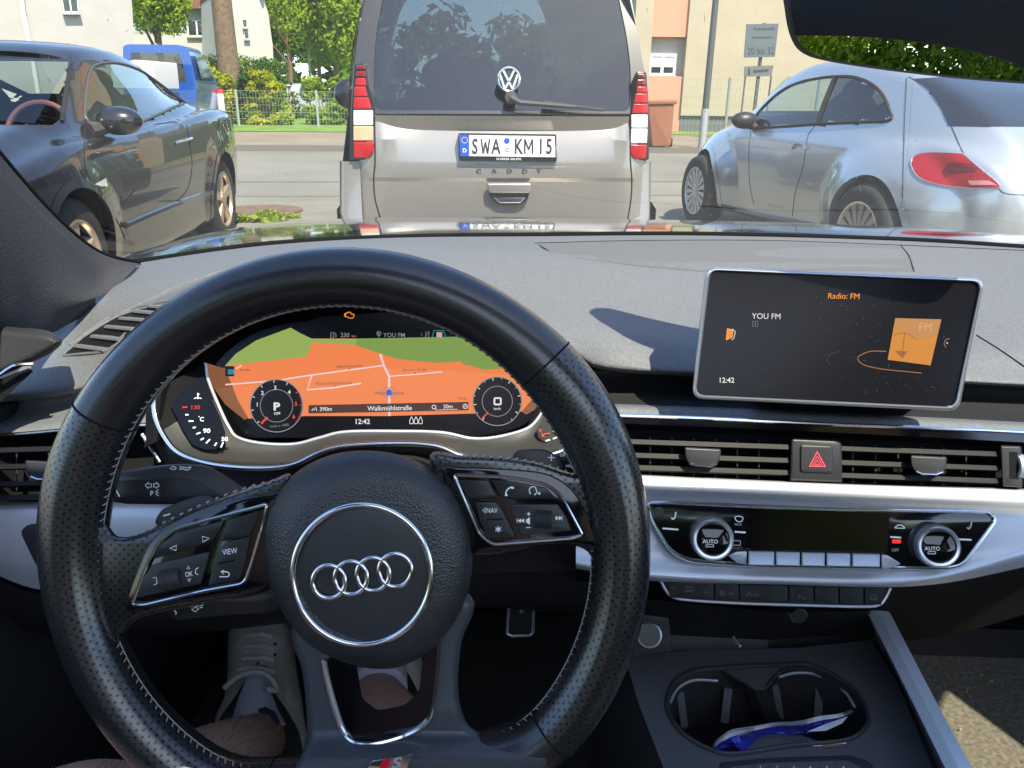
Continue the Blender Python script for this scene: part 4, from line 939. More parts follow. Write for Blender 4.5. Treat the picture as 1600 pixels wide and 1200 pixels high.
grid(mb, rows_, M_dark, closed_u=True); mb.add([cc_+(v-cc_)*.93+Vector((0, 0, -.069)) for v in base], [tuple(range(n))], M_void); cw = mb.build('cup_holder', con, ang=40)
mb = MB(); tube(mb, [v+Vector((0, 0, .001)) for v in base], .0022, M_dark2, closed=True, seg=8); mb.build('holder_rim', cw)
mb = MB(); br = cr([(1130, 1048), (1165, 1068), (1178, 1076), (1196, 1075), (1208, 1060), (1225, 1045)], 5)
FB = lambda x, y, h=0: GZ(x, y, ZC-.002+h)
poly(mb, [(p[0], p[1]) for p in br]+[(1225, 1040), (1130, 1044)], FB, 0, M_con)
tube(mb, [FB(p[0], p[1], .0005) for p in br], .0016, M_dark2, seg=6)
grid(mb, [[FB(p[0], p[1], 0) for p in [(1165, 1068), (1178, 1076), (1196, 1075)]], [FB(p[0], p[1], -.06)+Vector((0, -.06, 0)) for p in [(1160, 1068), (1178, 1076), (1203, 1075)]]], M_dark); mb.build('divider', cw, ang=40)
mb = MB()
for P_ in ([(1047, 1098), (1060, 1075), (1085, 1063), (1122, 1064)], [(1217, 1058), (1240, 1052), (1270, 1053), (1300, 1066), (1322, 1083), (1335, 1105)]):
    mb = MB(); tube(mb, [GZ(p[0], p[1], ZC-.008) for p in cr(P_, 6)], .0014, M_alu2, seg=6); mb.build('silver_arc', cw)
for x, y, a in ((1062, 1107, 20), (1135, 1100, -15), (1210, 1095, 25), (1278, 1090, -10)):
    mb = MB(); box(mb, GZ(x, y, ZC-.035), (.008, .012, .035), M_con, Matrix.Rotation(R(a), 3, 'Z')@Matrix.Rotation(R(-25), 3, 'X')); mb.build('cup_grip', cw)
mb = MB(); slab(mb, [(1165, 1172), (1185, 1150), (1225, 1140), (1262, 1152), (1292, 1163), (1240, 1168)], FZ, -.02, -.003, M_con, bev=1, bev_h=.001); mb.build('hinged_lid', con)
mb = MB(); slab(mb, rnd([(1122, 1192), (1200, 1184), (1330, 1180), (1362, 1192), (1380, 1260), (1150, 1280)], 8), FZ, -.01, .002, M_dark2, bev=3, bev_h=.0015)
poly(mb, rnd([(1140, 1198), (1200, 1192), (1325, 1188), (1348, 1200), (1360, 1260), (1160, 1270)], 6), FZ, .0022, M_con)
for i in range(6): line2(mb, [(1175+26*i, 1196-1.2*i), (1178+27*i, 1215)], .8, FZ, .0025, M_dark); text(mb, str(i+1), 1188+26*i, 1199, 5, FZ, .0028, M_mark)
mb.build('keypad', con, ang=40)
M_rail = mat('rail_silver_sky_tint', (.70, .80, .90), rough=.32, metal=.5)  # silver tinted blue, the sky's reflection put into the base colour
# walls of the console, storage recess and its back
mb = MB()
grid(mb, [[D(1000, 935, .80), D(1200, 955, .80), D(1360, 955, .80)], [D(1000, 990, .86), D(1200, 1000, .86), D(1360, 990, .86)], [FZ(1000, 1032, -.03), FZ(1200, 1025, -.03), FZ(1360, 1012, -.03)], [FZ(1000, 1034, 0), FZ(1200, 1018, 0), FZ(1362, 1000, 0)]], M_dark); mb.build('storage_recess', con, ang=20)
mb = MB(); L_ = [(965, 990), (975, 1025), (1000, 1105), (1035, 1195), (1080, 1330)]
grid(mb, [[FZ(x, y, 0) for x, y in L_], [FZ(x, y, 0)+Vector((-.012, 0, -.03)) for x, y in L_], [FZ(x, y, 0)+Vector((-.03, 0, -.34)) for x, y in L_]], M_dark); mb.build('side_wall', con, ang=20)
mb = MB(); RL = [(1340, 940), (1360, 965), (1400, 1045), (1440, 1125), (1478, 1202), (1540, 1330)]; RR = [(1372, 935), (1392, 960), (1428, 1030), (1470, 1110), (1522, 1206), (1585, 1330)]
ZR = ZC+.045
grid(mb, [[GZ(x, y, ZC-.06)+Vector((-.004, 0, 0)) for x, y in RL], [GZ(x, y, ZR-.012)+Vector((-.001, 0, 0)) for x, y in RL], [GZ(x, y, ZR) for x, y in RL],
          [GZ(a[0]*.5+b_[0]*.5, a[1]*.5+b_[1]*.5, ZR+.004) for a, b_ in zip(RL, RR)], [GZ(x, y, ZR) for x, y in RR], [GZ(x, y, ZR)+Vector((.006, 0, -.02)) for x, y in RR], [GZ(x, y, ZR)+Vector((.015, 0, -.36)) for x, y in RR]], M_rail)
mb.build('side_rail', con, ang=25)
mb = MB(); pts_ = [(1362, 1000), (1400, 1062), (1425, 1120), (1470, 1230), (1500, 1330)]
grid(mb, [[FZ(x, y, 0) for x, y in pts_], [FZ(x, y, -.05)+Vector((.01, 0, 0)) for x, y in pts_], [FZ(x, y, -.05)+Vector((.02, 0, 0)) for x, y in pts_]], M_dark); mb.build('side_trough', con, ang=20)
mb = MB(); FS_ = flat(.74); slab(mb, rnd([(968, 955), (1045, 965), (1050, 1018), (975, 1028)], 5), FS_, -.03, 0, M_dark, bev=2, bev_h=.001)
lathe(mb, FS_(1014, 992, 0), -fw+up*.25, [(.0120, 0), (.0120, .002), (.0105, .0026)], M_alu2, seg=40); lathe(mb, FS_(1014, 992, .0005), -fw+up*.25, [(.0106, 0), (.0106, .0024), (.0001, .0026)], M_dark2, seg=40); mb.build('start_button', con, ang=30)
mb = MB(); FS_ = flat(.72); c = FS_(1245, 957, 0); lathe(mb, c, -fw-up*.3, [(.0085, -.01), (.0085, .004), (.0075, .006), (.0060, .006)], M_chrome, seg=32); lathe(mb, c, -fw-up*.3, [(.0072, 0), (.0072, .0065), (.0001, .0065)], M_dark, seg=32)
mb.build('power_socket', con, ang=30)
mb = MB(); tube(mb, [D(1146, 995, .80), D(1150, 1001, .795), D(1153, 1006, .79)], .0012, M_alu2, seg=6); ellipsoid(mb, D(1156, 1009, .79), (.0018, .0018, .0018), M_alu2, nu=8, nv=6); mb.build('storage_cable', con)  # small silver cable, its sparkle modelled as a bead; gives no light
# sweet wrapper lying in the cup holder
M_wr1 = mat('wrapper_white', (.62, .62, .66), rough=.25, spec=.6); M_wr2 = mat('wrapper_blue', (.02, .03, .30), rough=.22, spec=.6)
wr = thing('sweet_wrapper', GZ(1220, 1150, ZC), 'crumpled blue and white foil wrapper in the cup holder', 'wrapper')
mb = MB(); tl = [(1116, 1168), (1122, 1158), (1133, 1150), (1144, 1143), (1165, 1139), (1186, 1136), (1215, 1131), (1250, 1129), (1285, 1121), (1312, 1118), (1334, 1111)]
bl = [(1115, 1172), (1128, 1173), (1145, 1171), (1158, 1174), (1175, 1166), (1190, 1152), (1215, 1147), (1250, 1148), (1280, 1140), (1308, 1132), (1333, 1116)]
rd = random.Random(5); rows_ = []
zt = [ZC+.012+rd.uniform(-.003, .004) for _ in tl]; zb_ = [ZC-.004+rd.uniform(-.003, .003) for _ in tl]
R_ = [[GZ(x, y, z) for (x, y), z in zip(tl, zt)]]
for t in (.22, .3, .55, .8, 1): R_.append([GZ(a[0]*(1-t)+b_[0]*t, a[1]*(1-t)+b_[1]*t, z1*(1-t)+z2*t+rd.uniform(-.004, .004)) for a, b_, z1, z2 in zip(tl, bl, zt, zb_)])
R_ = [cr(r_, 3) for r_ in R_]
grid(mb, R_[:2], M_wr1); grid(mb, R_[1:], M_wr2); back_ = [[v+Vector((0, .004, -.002)) for v in r_] for r_ in R_]; grid(mb, back_, M_wr1)
poly(mb, [(1262, 1143), (1290, 1131), (1325, 1119), (1316, 1130), (1290, 1142)], lambda x, y, h: GZ(x, y, ZC+.008), 0, M_wr1)
mb.build('foil', wr, ang=20, fix=False)
cs = MB(); slab(cs, [(1262, 1158), (1322, 1155), (1322, 1162), (1290, 1166), (1270, 1166)], FZ, -.002, .001, M_wr1); slab(cs, [(1284, 1164), (1318, 1162), (1310, 1166), (1288, 1168)], FZ, .001, .0015, mat('card_brown', (.25, .12, .05)))
tagp(cs.build('paper_slip'), 'small white paper slip with brown edge below the foil wrapper', 'paper')

# ================================================================ pedal
pd = thing('accelerator_pedal', D(815, 975, 1.0), 'black pedal with a metal edge in the dark footwell', 'pedal')
mb = MB(); FP_ = flat(.98); slab(mb, rnd([(795, 945), (835, 945), (833, 990), (790, 992)], 4), FP_, -.012, 0, M_rubber, bev=2, bev_h=.002); mb.build('pedal_pad', pd)
mb = MB(); M_pm = mat('pedal_metal', (.5, .5, .52), rough=.35, metal=.8, emit=0); P_ = [(795, 948), (793, 975), (792, 990), (800, 994), (828, 993), (833, 988), (834, 950)]
tube(mb, [FP_(x, y, .002) for x, y in P_], .0022, M_pm, seg=6); tube(mb, [FP_(815, 948, .002), FP_(815, 958, .002)], .003, M_pm, seg=6); mb.build('metal_edge', pd)

# ================================================================ cabin shell of the car the photo is taken from
cab = thing('car_cabin', (.26, 0, .3), 'dark car body seen from the driver seat, with windscreen, bonnet, pillar, doors and roof', 'car')
XL, XR = -.52, 1.04
def bx(name, x0, x1, y0, y1, z0, z1, m, label=None):
    mb_ = MB(); box(mb_, ((x0+x1)/2, (y0+y1)/2, (z0+z1)/2), (x1-x0, y1-y0, z1-z0), m); return mb_.build(name, cab, smooth=False, label=label)
M_liner = mat('dark_headliner', (.04, .04, .042), rough=.95)
M_seatf = mat('seat_leather_dark', (.02, .02, .02), rough=.5)
M_paint = mat('black_green_paint', (.006, .010, .010), rough=.12, coat=1, spec=.5)
bx('floor', XL, XR, -1.9, 1.25, .20, .24, M_carpet)
bx('bulkhead', XL-.1, XR+.1, 1.20, 1.26, .24, .90, M_void)
mb = MB(); rows_ = []
for t in range(7):
    y = .225-t*.3; z = 1.385+.03*math.sin(math.pi*t/6); rows_.append([Vector((XL+.10+(XR-XL-.20)*k/8, y, z+.025*math.sin(math.pi*k/8))) for k in range(9)])
def noh(r_, k0, k1): return r_[k0:k1]
for q0, q1, k0, k1 in ((0, 2, 0, 9), (4, 7, 0, 9), (1, 5, 0, 2), (1, 5, 7, 9)):
    g_ = [r_[k0:k1] for r_ in rows_[q0:q1]]; grid(mb, g_, M_liner); grid(mb, [[v+Vector((0, 0, .03)) for v in r_] for r_ in g_], M_paint)
mb.build('roof', cab, ang=180)
M_diffuser = bpy.data.materials.new('added_diffuser_cloth'); M_diffuser.use_nodes = True; t_ = M_diffuser.node_tree; t_.nodes.clear()
so_ = t_.nodes.new('ShaderNodeOutputMaterial'); sm_ = t_.nodes.new('ShaderNodeAddShader'); s1 = t_.nodes.new('ShaderNodeBsdfTranslucent'); s1.inputs[0].default_value = (.62, .72, .88, 1); s2_ = t_.nodes.new('ShaderNodeBsdfDiffuse'); s2_.inputs[0].default_value = (.3, .3, .3, 1)
t_.links.new(s1.outputs[0], sm_.inputs[0]); t_.links.new(s2_.outputs[0], sm_.inputs[1]); t_.links.new(sm_.outputs[0], so_.inputs[0])
mb = MB(); grid(mb, [[v-Vector((0, 0, .004)) for v in r_[1:8]] for r_ in rows_[1:5]], M_diffuser); mb.build('added_roof_diffuser', cab, ang=180, fix=False)  # unseen translucent panel, added to let daylight into the lower cabin
for sx_, nm in ((XL, 'left'), (XR, 'right')):
    s_ = -1 if sx_ < 0 else 1
    mb = MB(); box(mb, (sx_+s_*.04, -.30, .53), (.10, 3.2, .66), M_dark); mb.build('door', cab, smooth=False, label=nm+' door panel')
    mb = MB(); tube(mb, [Vector((sx_, 1.0, .93)), Vector((sx_-s_*.04, .50, 1.17)), Vector((sx_-s_*.06, .24, 1.39)), Vector((sx_-s_*.08, -.8, 1.42)), Vector((sx_-s_*.10, -1.7, 1.38)), Vector((sx_-s_*.02, -2.1, 1.0))] if s_ > 0 else [Vector((sx_-s_*.08, .28, 1.36)), Vector((sx_-s_*.10, -.8, 1.40)), Vector((sx_-s_*.10, -1.7, 1.38)), Vector((sx_-s_*.02, -2.1, 1.0))], .036, M_liner, seg=10); mb.build('roof_rail', cab)
    if s_ > 0:
        mb = MB(); slab(mb, [(.385, .84), (1.02, .84), (1.0, .93), (.50, 1.17), (.40, 1.27)], lambda a, b_, h: Vector((XR-.03+h, a, b_)), 0, .03, M_liner, back=True); mb.build('sun_mask_panel', cab, smooth=False)  # unseen panel added to cut the front edge of the floor's sun patch
    mb = MB(); box(mb, (sx_-s_*.05, -.35, 1.16), (.06, .14, .46), M_liner, Matrix.Rotation(s_*R(-12), 3, 'Y')); mb.build('door_pillar', cab)
# rear end with its window opening
bx('rear_shelf', XL, XR, -2.1, -1.5, .88, .92, M_dark); bx('rear_panel', XL, XR, -1.95, -1.9, .24, .9, M_dark)
mb = MB(); zt_, zb2 = 1.27, .99
for (x0, x1, z0, z1) in ((XL, XL+.12, .9, 1.42), (XR-.10, XR, .9, 1.42)): box(mb, ((x0+x1)/2, -1.75, (z0+z1)/2), (x1-x0, .04, z1-z0), M_liner)
ar = [(XL+.12+(XR-XL-.22)*k/20, 1.165+.115*math.sin(math.pi*k/20)**.6) for k in range(21)]
slab(mb, ar+[(XR-.10, 1.45), (XL+.12, 1.45)], lambda a, b_, h: Vector((a, -1.75-h, b_)), 0, .04, M_liner, back=True)
mb.build('rear_window_frame', cab, smooth=False)
for xs_ in (-.12, .62):
    mb = MB(); box(mb, (xs_, -1.25, .72), (.62, .16, .5), M_seatf); ellipsoid(mb, (xs_, -1.28, 1.06), (.15, .06, .085), M_seatf); mb.build('rear_seat', cab)
# bonnet
mb = MB(); rows_ = []
for i in range(41):
    s_ = -.22+1.30*i/40; r_ = []
    for k in range(49):
        o_ = -.93+1.86*k/48; sw = .22*abs(o_)**2.2                      # the glass sweeps back towards the sides
        ss = s_-sw*max(0, 1-i/20); z = .921-.05*ss-.068*ss*ss-.026*abs(o_)**3-.9*max(0, abs(o_)-.84)**2-(.6*(max(0, i-34)/6)**2*.3)
        r_.append(Vector((.26+o_, 1.35+ss, z)))
    rows_.append(r_)
rows_.append([v+Vector((0, .02, -.5)) for v in rows_[-1]])
grid(mb, rows_, M_paint); mb.build('bonnet', cab, ang=60)
mb = MB(); tube(mb, rowD([(150, 411, 1.06), (215, 409, 1.07), (400, 383, 1.17), (600, 371, 1.235), (850, 367, 1.27), (1100, 366, 1.29), (1400, 374, 1.28), (1600, 386, 1.23), (1760, 396, 1.2)], 60), .0045, M_void, seg=8); mb.build('windscreen_seal', cab)
# windscreen
M_ws = glassmat('windscreen_glass', (.985, 1.0, .99), refl=1.3)
mb = MB(); bot = rowD([(140, 412, 1.03), (215, 409, 1.075), (400, 383, 1.17), (600, 371, 1.24), (850, 367, 1.275), (1100, 366, 1.295), (1400, 374, 1.285), (1600, 386, 1.235), (1760, 396, 1.2)], 20)
tl_ = [Vector((XL+.12+(XR-XL-.24)*k/19, .215+.06*math.sin(math.pi*k/19), 1.385)) for k in range(20)]
grid(mb, [[b_.lerp(t_, q/8)+Vector((0, .02, .03))*math.sin(math.pi*q/8) for b_, t_ in zip(bot, tl_)] for q in range(9)], M_ws); mb.build('windscreen', cab, ang=180)
mb = MB(); rd = random.Random(11); M_sp = mat('dirt_speck', (.75, .75, .72), rough=.9)
wsbv = BVHTree.FromPolygons([b_.lerp(t_, q/8)+Vector((0, .02, .03))*math.sin(math.pi*q/8) for q in range(9) for b_, t_ in zip(bot, tl_)], [(q*20+k, q*20+k+1, q*20+20+k+1, q*20+20+k) for q in range(8) for k in range(19)])
def onws(px, py):
    r_ = ray(px, py).normalized(); p, a_, b_, c_ = wsbv.ray_cast(EYE, r_); return p-r_*.002 if p else None
for i in range(240):
    x, y = rd.uniform(60, 1560), rd.uniform(0, 350); a = rd.uniform(0, 6.28); L_ = rd.choice((1.2, 1.6, 3, 5, 8)) if i % 5 == 0 else rd.choice((.8, 1, 1.3))
    P_ = [onws(x+L_*math.cos(a), y+L_*math.sin(a)), onws(x+.5*math.sin(a), y-.5*math.cos(a)), onws(x-L_*math.cos(a), y-L_*math.sin(a)), onws(x-.5*math.sin(a), y+.5*math.cos(a))]
    if all(P_): mb.add(P_, [(0, 1, 2, 3)], M_sp)
mb.build('windscreen_dirt', cab, smooth=False)
# pillar left
mb = MB()
rows_ = [[(-90, 130, .62), (0, 242, .75), (60, 312, .83), (110, 362, .91), (150, 392, .97), (182, 405, 1.0), (218, 412, 1.04)],
 [(-90, 150, .60), (0, 262, .73), (55, 322, .81), (106, 370, .89), (143, 402, .95), (176, 420, .985), (205, 425, 1.0)],
 [(-90, 175, .58), (0, 287, .71), (50, 335, .79), (100, 381, .865), (132, 413, .915), (158, 438, .95), (184, 446, .96)],
 [(-90, 260, .55), (-20, 350, .64), (20, 400, .70), (60, 440, .77), (95, 462, .82), (130, 466, .87), (168, 458, .93)],
 [(-90, 420, .56), (-40, 470, .62), (0, 500, .68), (30, 512, .72), (64, 515, .78), (110, 490, .85), (150, 466, .90)],
 [(-90, 500, .60), (-40, 520, .66), (0, 530, .72), (30, 530, .76), (64, 528, .80), (110, 505, .87), (150, 480, .92)]]
loftD(mb, rows_, M_fabric, n=40, sub=6); mb.build('windscreen_pillar', cab, ang=180)
mb = MB(); tube(mb, rowD([(-90, 128, .63), (0, 240, .76), (60, 310, .84), (110, 360, .92), (150, 391, .98), (182, 403, 1.01), (218, 410, 1.05)], 40), .0028, M_void, seg=6); mb.build('pillar_seal', cab)
# door top with chrome trim
mb = MB(); slab(mb, cr([(-60, 512), (30, 512), (75, 517), (97, 532), (85, 548), (50, 566), (0, 588), (-60, 610)], 4, True), flat(.69), -.05, .01, M_dark, bev=14, bev_h=.016, steps=6); mb.build('door_top', cab, ang=60)
mb = MB(); tube(mb, rowD([(-50, 612, .675), (0, 585, .675), (22, 571, .675), (52, 568, .68)], 12), .0032, M_chrome, seg=8, flat_=.6); mb.build('door_trim', cab)
mb = MB(); slab(mb, [(-60, 600), (0, 592), (45, 575), (52, 580), (20, 610), (0, 628), (-60, 700)], flat(.69), -.03, 0, M_void); mb.build('door_panel', cab)

# passenger floor mat
mb = MB(); slab(mb, rnd([(.52, .45), (.98, .45), (.98, 1.1), (.52, 1.1)], .04), lambda x, y, h: Vector((x, y, .245+h)), 0, .012, M_mat); tagp(mb.build('floor_mat'), 'dusty dark floor mat in the passenger footwell with a patch of sunlight', 'floor mat')
mb = MB(); rd = random.Random(9); M_cr = mat('crumbs', (.4, .34, .22), rough=.9)
for i in range(70):
    p = Vector((rd.uniform(.56, .97), rd.uniform(.5, 1.08), .262)); ellipsoid(mb, p, (rd.uniform(.001, .003),)*3, M_cr, nu=5, nv=4)
tagp(mb.build('crumbs'), 'pale crumbs and grit on the passenger floor mat', 'crumbs', kind='stuff')

# ================================================================ rear view mirror
inc = ray(1450, 60).normalized(); ref = Vector((.16, -1, .035)).normalized(); mn_ = (ref-inc).normalized(); mc_ = D(1450, 60, .50)
def MPX(px, py, h=0):
    r_ = ray(px, py); return EYE+r_*(((mc_+mn_*h)-EYE).dot(mn_)/r_.dot(mn_))
mir = thing('rear_view_mirror', mc_, 'black rear-view mirror at the top of the windscreen reflecting green bushes', 'mirror')
mo = cr([(1224, -40), (1226, 15), (1236, 60), (1256, 84), (1300, 97), (1400, 112), (1520, 125), (1640, 133), (1760, 135), (1850, 110), (1870, 0), (1850, -110), (1500, -130), (1260, -110)], 6, True)
mb = MB(); n = len(mo); c_ = Vector((1550, 0)); rows_ = []
for s_, h in ((.97, .003), (1, .0), (1.0, -.008), (.97, -.02), (.9, -.03)): rows_.append([MPX(c_.x+(p.x-c_.x)*s_, c_.y+(p.y-c_.y)*s_, h) for p in mo])
grid(mb, rows_, M_dark2, closed_u=True); mb.add(rows_[-1], [tuple(range(n))], M_dark2); mb.build('mirror_housing', mir, ang=60)
M_mir = mat('mirror_silver', (.78, .80, .82), rough=.0, metal=1)
mb = MB(); poly(mb, [(c_.x+(p.x-c_.x)*.978, c_.y+(p.y-c_.y)*.972) for p in mo], MPX, .0025, M_mir); mb.build('mirror_glass', mir, smooth=False)

# ================================================================ the driver
M_skin = mat('skin', (.50, .28, .20), rough=.5, bump=.15, bscale=250, noise=.08, nscale=40, spec=.35)
M_short = mat('shorts_cloth', (.03, .035, .05), rough=.9)
per = thing('person', (-.11, -.3, .3), 'seated bare-legged driver in a pale sneaker and short sock below the steering wheel', 'person')
def skinned(name, chain, m, parent, sub=2):
    """chain: (points, radii, edges)"""
    me = bpy.data.meshes.new(name); P_, Rr, E_ = chain; org = ploc(parent)
    me.from_pydata([Vector(p)-org for p in P_], E_, []); o = bpy.data.objects.new(name, me); COL.objects.link(o)
    md = o.modifiers.new('s', 'SKIN'); 
    for i, v in enumerate(me.skin_vertices[0].data if me.skin_vertices else []): v.radius = (Rr[i],)*2
    return o
def limb(mb_, pts, rs, m, seg=20, n=6):
    P_ = cr(pts, n); Q = cr([Vector((r_, 0, 0)) for r_ in rs], n); tube(mb_, P_, [q.x for q in Q], m, seg=seg)
kl = D(85, 1362, .50); al_ = D(402, 1164, .92)
kr = Vector((.02, .33, .60)); ar_ = D(590, 1098, .90)
# body: one continuous surface grown with metaball-like voxel union of tapered limbs
bmj = MB()
limb(bmj, [Vector((-.20, -.36, .48)), Vector((-.25, -.1, .53)), kl+Vector((0, -.12, -.02)), kl, kl.lerp(al_, .25)+Vector((0, 0, -.02)), kl.lerp(al_, .6), al_, al_+Vector((0, .05, -.05))], [.10, .088, .068, .060, .058, .048, .036, .036], M_skin)
limb(bmj, [Vector((-.02, -.36, .48)), Vector((0, -.1, .52)), kr+Vector((0, -.12, -.02)), kr, kr.lerp(ar_, .25)+Vector((0, 0, -.02)), kr.lerp(ar_, .6), ar_, ar_+Vector((0, .05, -.05))], [.10, .088, .068, .060, .058, .048, .034, .034], M_skin)
limb(bmj, [Vector((-.11, -.34, .45)), Vector((-.11, -.38, .62)), Vector((-.11, -.44, .85)), Vector((-.11, -.48, 1.02))], [.15, .14, .15, .10], M_skin)
body = bmj.build('body', per)
rm = body.modifiers.new('r', 'REMESH'); rm.mode = 'VOXEL'; rm.voxel_size = .008; rm.use_smooth_shade = True
dg = bpy.context.evaluated_depsgraph_get(); nm = bpy.data.meshes.new_from_object(body.evaluated_get(dg)); body.modifiers.clear(); body.data = nm
hr = MB(); rdh = random.Random(4); M_hair = mat('leg_hair_brown', (.05, .03, .02), rough=.7); bo_ = ploc(body); nh_ = 0
vsb = [(v.co+bo_, v.normal.copy()) for v in nm.vertices]; rdh.shuffle(vsb)
for p_, n_ in vsb:
    if nh_ > 420: break
    q_ = (p_-kl).dot(al_-kl)/(al_-kl).length_squared
    if -.25 < q_ < .9 and (p_-(kl+(al_-kl)*q_)).length < .075 and n_.dot(EYE-p_) > 0:
        e_ = p_+n_*.006+Vector((rdh.uniform(-.005, .005), .006, -.004)); tube(hr, [p_, (p_+e_)/2+n_*.001, e_], [.00022, .00018, .00008], M_hair, seg=3); nh_ += 1
tagp(hr.build('leg_hair', per), kind='stuff')
# sneaker shell and sock
M_shoe = mat('sneaker_cream', (.78, .74, .66), rough=.7, bump=.5, bscale=160, noise=.15, nscale=30); M_sock = mat('sock_grey', (.50, .50, .56), rough=.95, bump=.6, bscale=600); M_lace = mat('lace_cream', (.5, .47, .4), rough=.9); M_line = mat('shoe_lining', (.01, .01, .012), rough=.9)
def shoe(dx, dy, dd, lab):
    T = lambda x, y, d: D(x+dx, y+dy, d+dd)
    mb_ = MB(); rows_ = []
    for y, xl, xr, d in ((968, 368, 440, 1.10), (972, 360, 450, 1.085), (1000, 356, 458, 1.055), (1040, 355, 465, 1.03), (1080, 349, 472, 1.00), (1110, 336, 476, .98), (1150, 338, 482, .955), (1200, 360, 484, .935), (1235, 385, 470, .93)):
        r_ = []
        for k in range(13):
            t = k/12; s_ = math.sin(math.pi*t)**.6
            r_.append(T(xl+(xr-xl)*(.5-.5*math.cos(math.pi*t)), y+14*(1-s_)*(1 if y > 1000 else -.2), d+.085*(1-s_)))
        rows_.append(r_)
    cols = [cr([rows_[i][j] for i in range(len(rows_))], 3) for j in range(13)]
    grid(mb_, [[cols[j][i] for j in range(13)] for i in range(len(cols[0]))], M_shoe)
    sh = mb_.build('sneaker', per, ang=180, label=lab)
    F_ = lambda x, y, h=0: T(x, y, .985-(y-1060)*.0006-h)
    mb_ = MB(); P2 = cr([(385, 1062), (366, 1090), (342, 1126), (340, 1158), (372, 1160), (400, 1150), (436, 1160), (452, 1215), (474, 1205), (470, 1155), (450, 1112), (428, 1082), (408, 1056)], 5, True)
    slab(mb_, P2, F_, 0, .014, M_line, bev=3, bev_h=.004); mb_.build('lining', sh)
    mb_ = MB()
    for y, a, b_ in ((995, 404, 424), (1013, 402, 427), (1031, 400, 428), (1050, 392, 430)):
        tube(mb_, [F_(a-20, y-3, .022), F_((a+b_)/2-6, y-5, .030), F_(b_, y, .022)], .0035, M_lace, seg=7)
    tube(mb_, [F_(p[0], p[1], p[2]) for p in cr([(350, 1075, .02), (375, 1056, .03), (405, 1050, .036), (425, 1062, .03), (432, 1078, .024), (416, 1076, .03)], 6)], .0035, M_lace, seg=7)
    for x, y in ((430, 1006), (430, 1023), (403, 1037)): ellipsoid(mb_, F_(x, y, .018), (.002, .002, .002), M_line, nu=8, nv=6)
    mb_.build('lace', sh)
    return sh
shoe(0, 0, 0, 'left sneaker')
mb = MB(); Rk = cr([(372, 1108, .97, .030), (392, 1115, .95, .036), (400, 1130, .93, .039), (402, 1146, .915, .0385)], 4)
tube(mb, [D(402, 1050, 1.0), D(402, 1090, .97), D(402, 1128, .945), D(402, 1154, .925)], [.016, .024, .031, .0375], M_sock, seg=28); sk = mb.build('sock', per)
mb = MB(); FQ = lambda x, y, h=0: D(x, y, .893-h); poly(mb, [(403, 1108), (415, 1104), (430, 1112), (438, 1128), (434, 1133), (420, 1118), (404, 1114)], FQ, 0, M_line); mb.build('sock_stripe', sk)
mb = MB(); tube(mb, [D(590, 1015, .99), D(590, 1050, .95), D(590, 1080, .915)], [.034, .036, .0355], M_sock, seg=28); mb.build('sock', per)
shoe(188, -60, .01, 'right sneaker')
# ================================================================ outdoors: materials
def ground_mat(name, c1, c2, sc, rough=.9, bump=.3):
    m = mat(name, c1, rough=rough, bump=bump, bscale=60, bdist=.02); t = m.node_tree; b = t.nodes['Principled BSDF']
    tc = t.nodes.new('ShaderNodeTexCoord'); n1 = t.nodes.new('ShaderNodeTexNoise'); n1.inputs['Scale'].default_value = sc; n1.inputs['Detail'].default_value = 8
    n2 = t.nodes.new('ShaderNodeTexNoise'); n2.inputs['Scale'].default_value = 45; n2.inputs['Detail'].default_value = 3
    t.links.new(tc.outputs['Object'], n1.inputs['Vector']); t.links.new(tc.outputs['Object'], n2.inputs['Vector'])
    ad = t.nodes.new('ShaderNodeMath'); ad.operation = 'MULTIPLY_ADD'; ad.inputs[1].default_value = .35; t.links.new(n2.outputs[0], ad.inputs[0]); t.links.new(n1.outputs[0], ad.inputs[2])
    mr = t.nodes.new('ShaderNodeMapRange'); mr.inputs[1].default_value = .5; mr.inputs[2].default_value = .9; t.links.new(ad.outputs[0], mr.inputs[0])
    mx = t.nodes.new('ShaderNodeMix'); mx.data_type = 'RGBA'; mx.inputs[6].default_value = (*c1, 1); mx.inputs[7].default_value = (*c2, 1)
    t.links.new(mr.outputs[0], mx.inputs[0]); t.links.new(mx.outputs[2], b.inputs['Base Color']); return m
M_asph = ground_mat('old_asphalt', (.17, .162, .13), (.25, .232, .185), .9)
M_road = ground_mat('road_asphalt', (.165, .158, .128), (.225, .213, .175), .5)
M_pave = ground_mat('dusty_pavement', (.20, .16, .11), (.26, .215, .155), .7)
M_grass = ground_mat('lawn_green', (.10, .20, .02), (.22, .34, .05), 1.5, bump=1)
M_white_w = mat('white_render', (.40, .385, .35), rough=.9, noise=.06, nscale=1.5); M_white_w2 = mat('bright_render', (.46, .445, .41), rough=.9, noise=.05, nscale=1.2)
M_beige = mat('beige_render', (.40, .345, .245), rough=.92, noise=.06, nscale=1.2, bump=.3, bscale=30, bdist=.01); M_pink = mat('salmon_render', (.60, .28, .18), rough=.9, noise=.05, nscale=2)
M_tile = mat('clay_roof_tiles', (.20, .09, .06), rough=.8, noise=.2, nscale=6); M_win = mat('window_glass', (.02, .03, .03), rough=.05, spec=.8); M_pvc = mat('white_frame', (.75, .75, .73), rough=.4)
M_plinth = mat('grey_plinth', (.12, .13, .13), rough=.8); M_wood = mat('weathered_pole', (.16, .11, .07), rough=.9, noise=.3, nscale=8); M_galv = mat('galvanised_steel', (.42, .43, .42), rough=.5, metal=.5); M_dkst = mat('dark_steel', (.10, .11, .10), rough=.5, metal=.4)
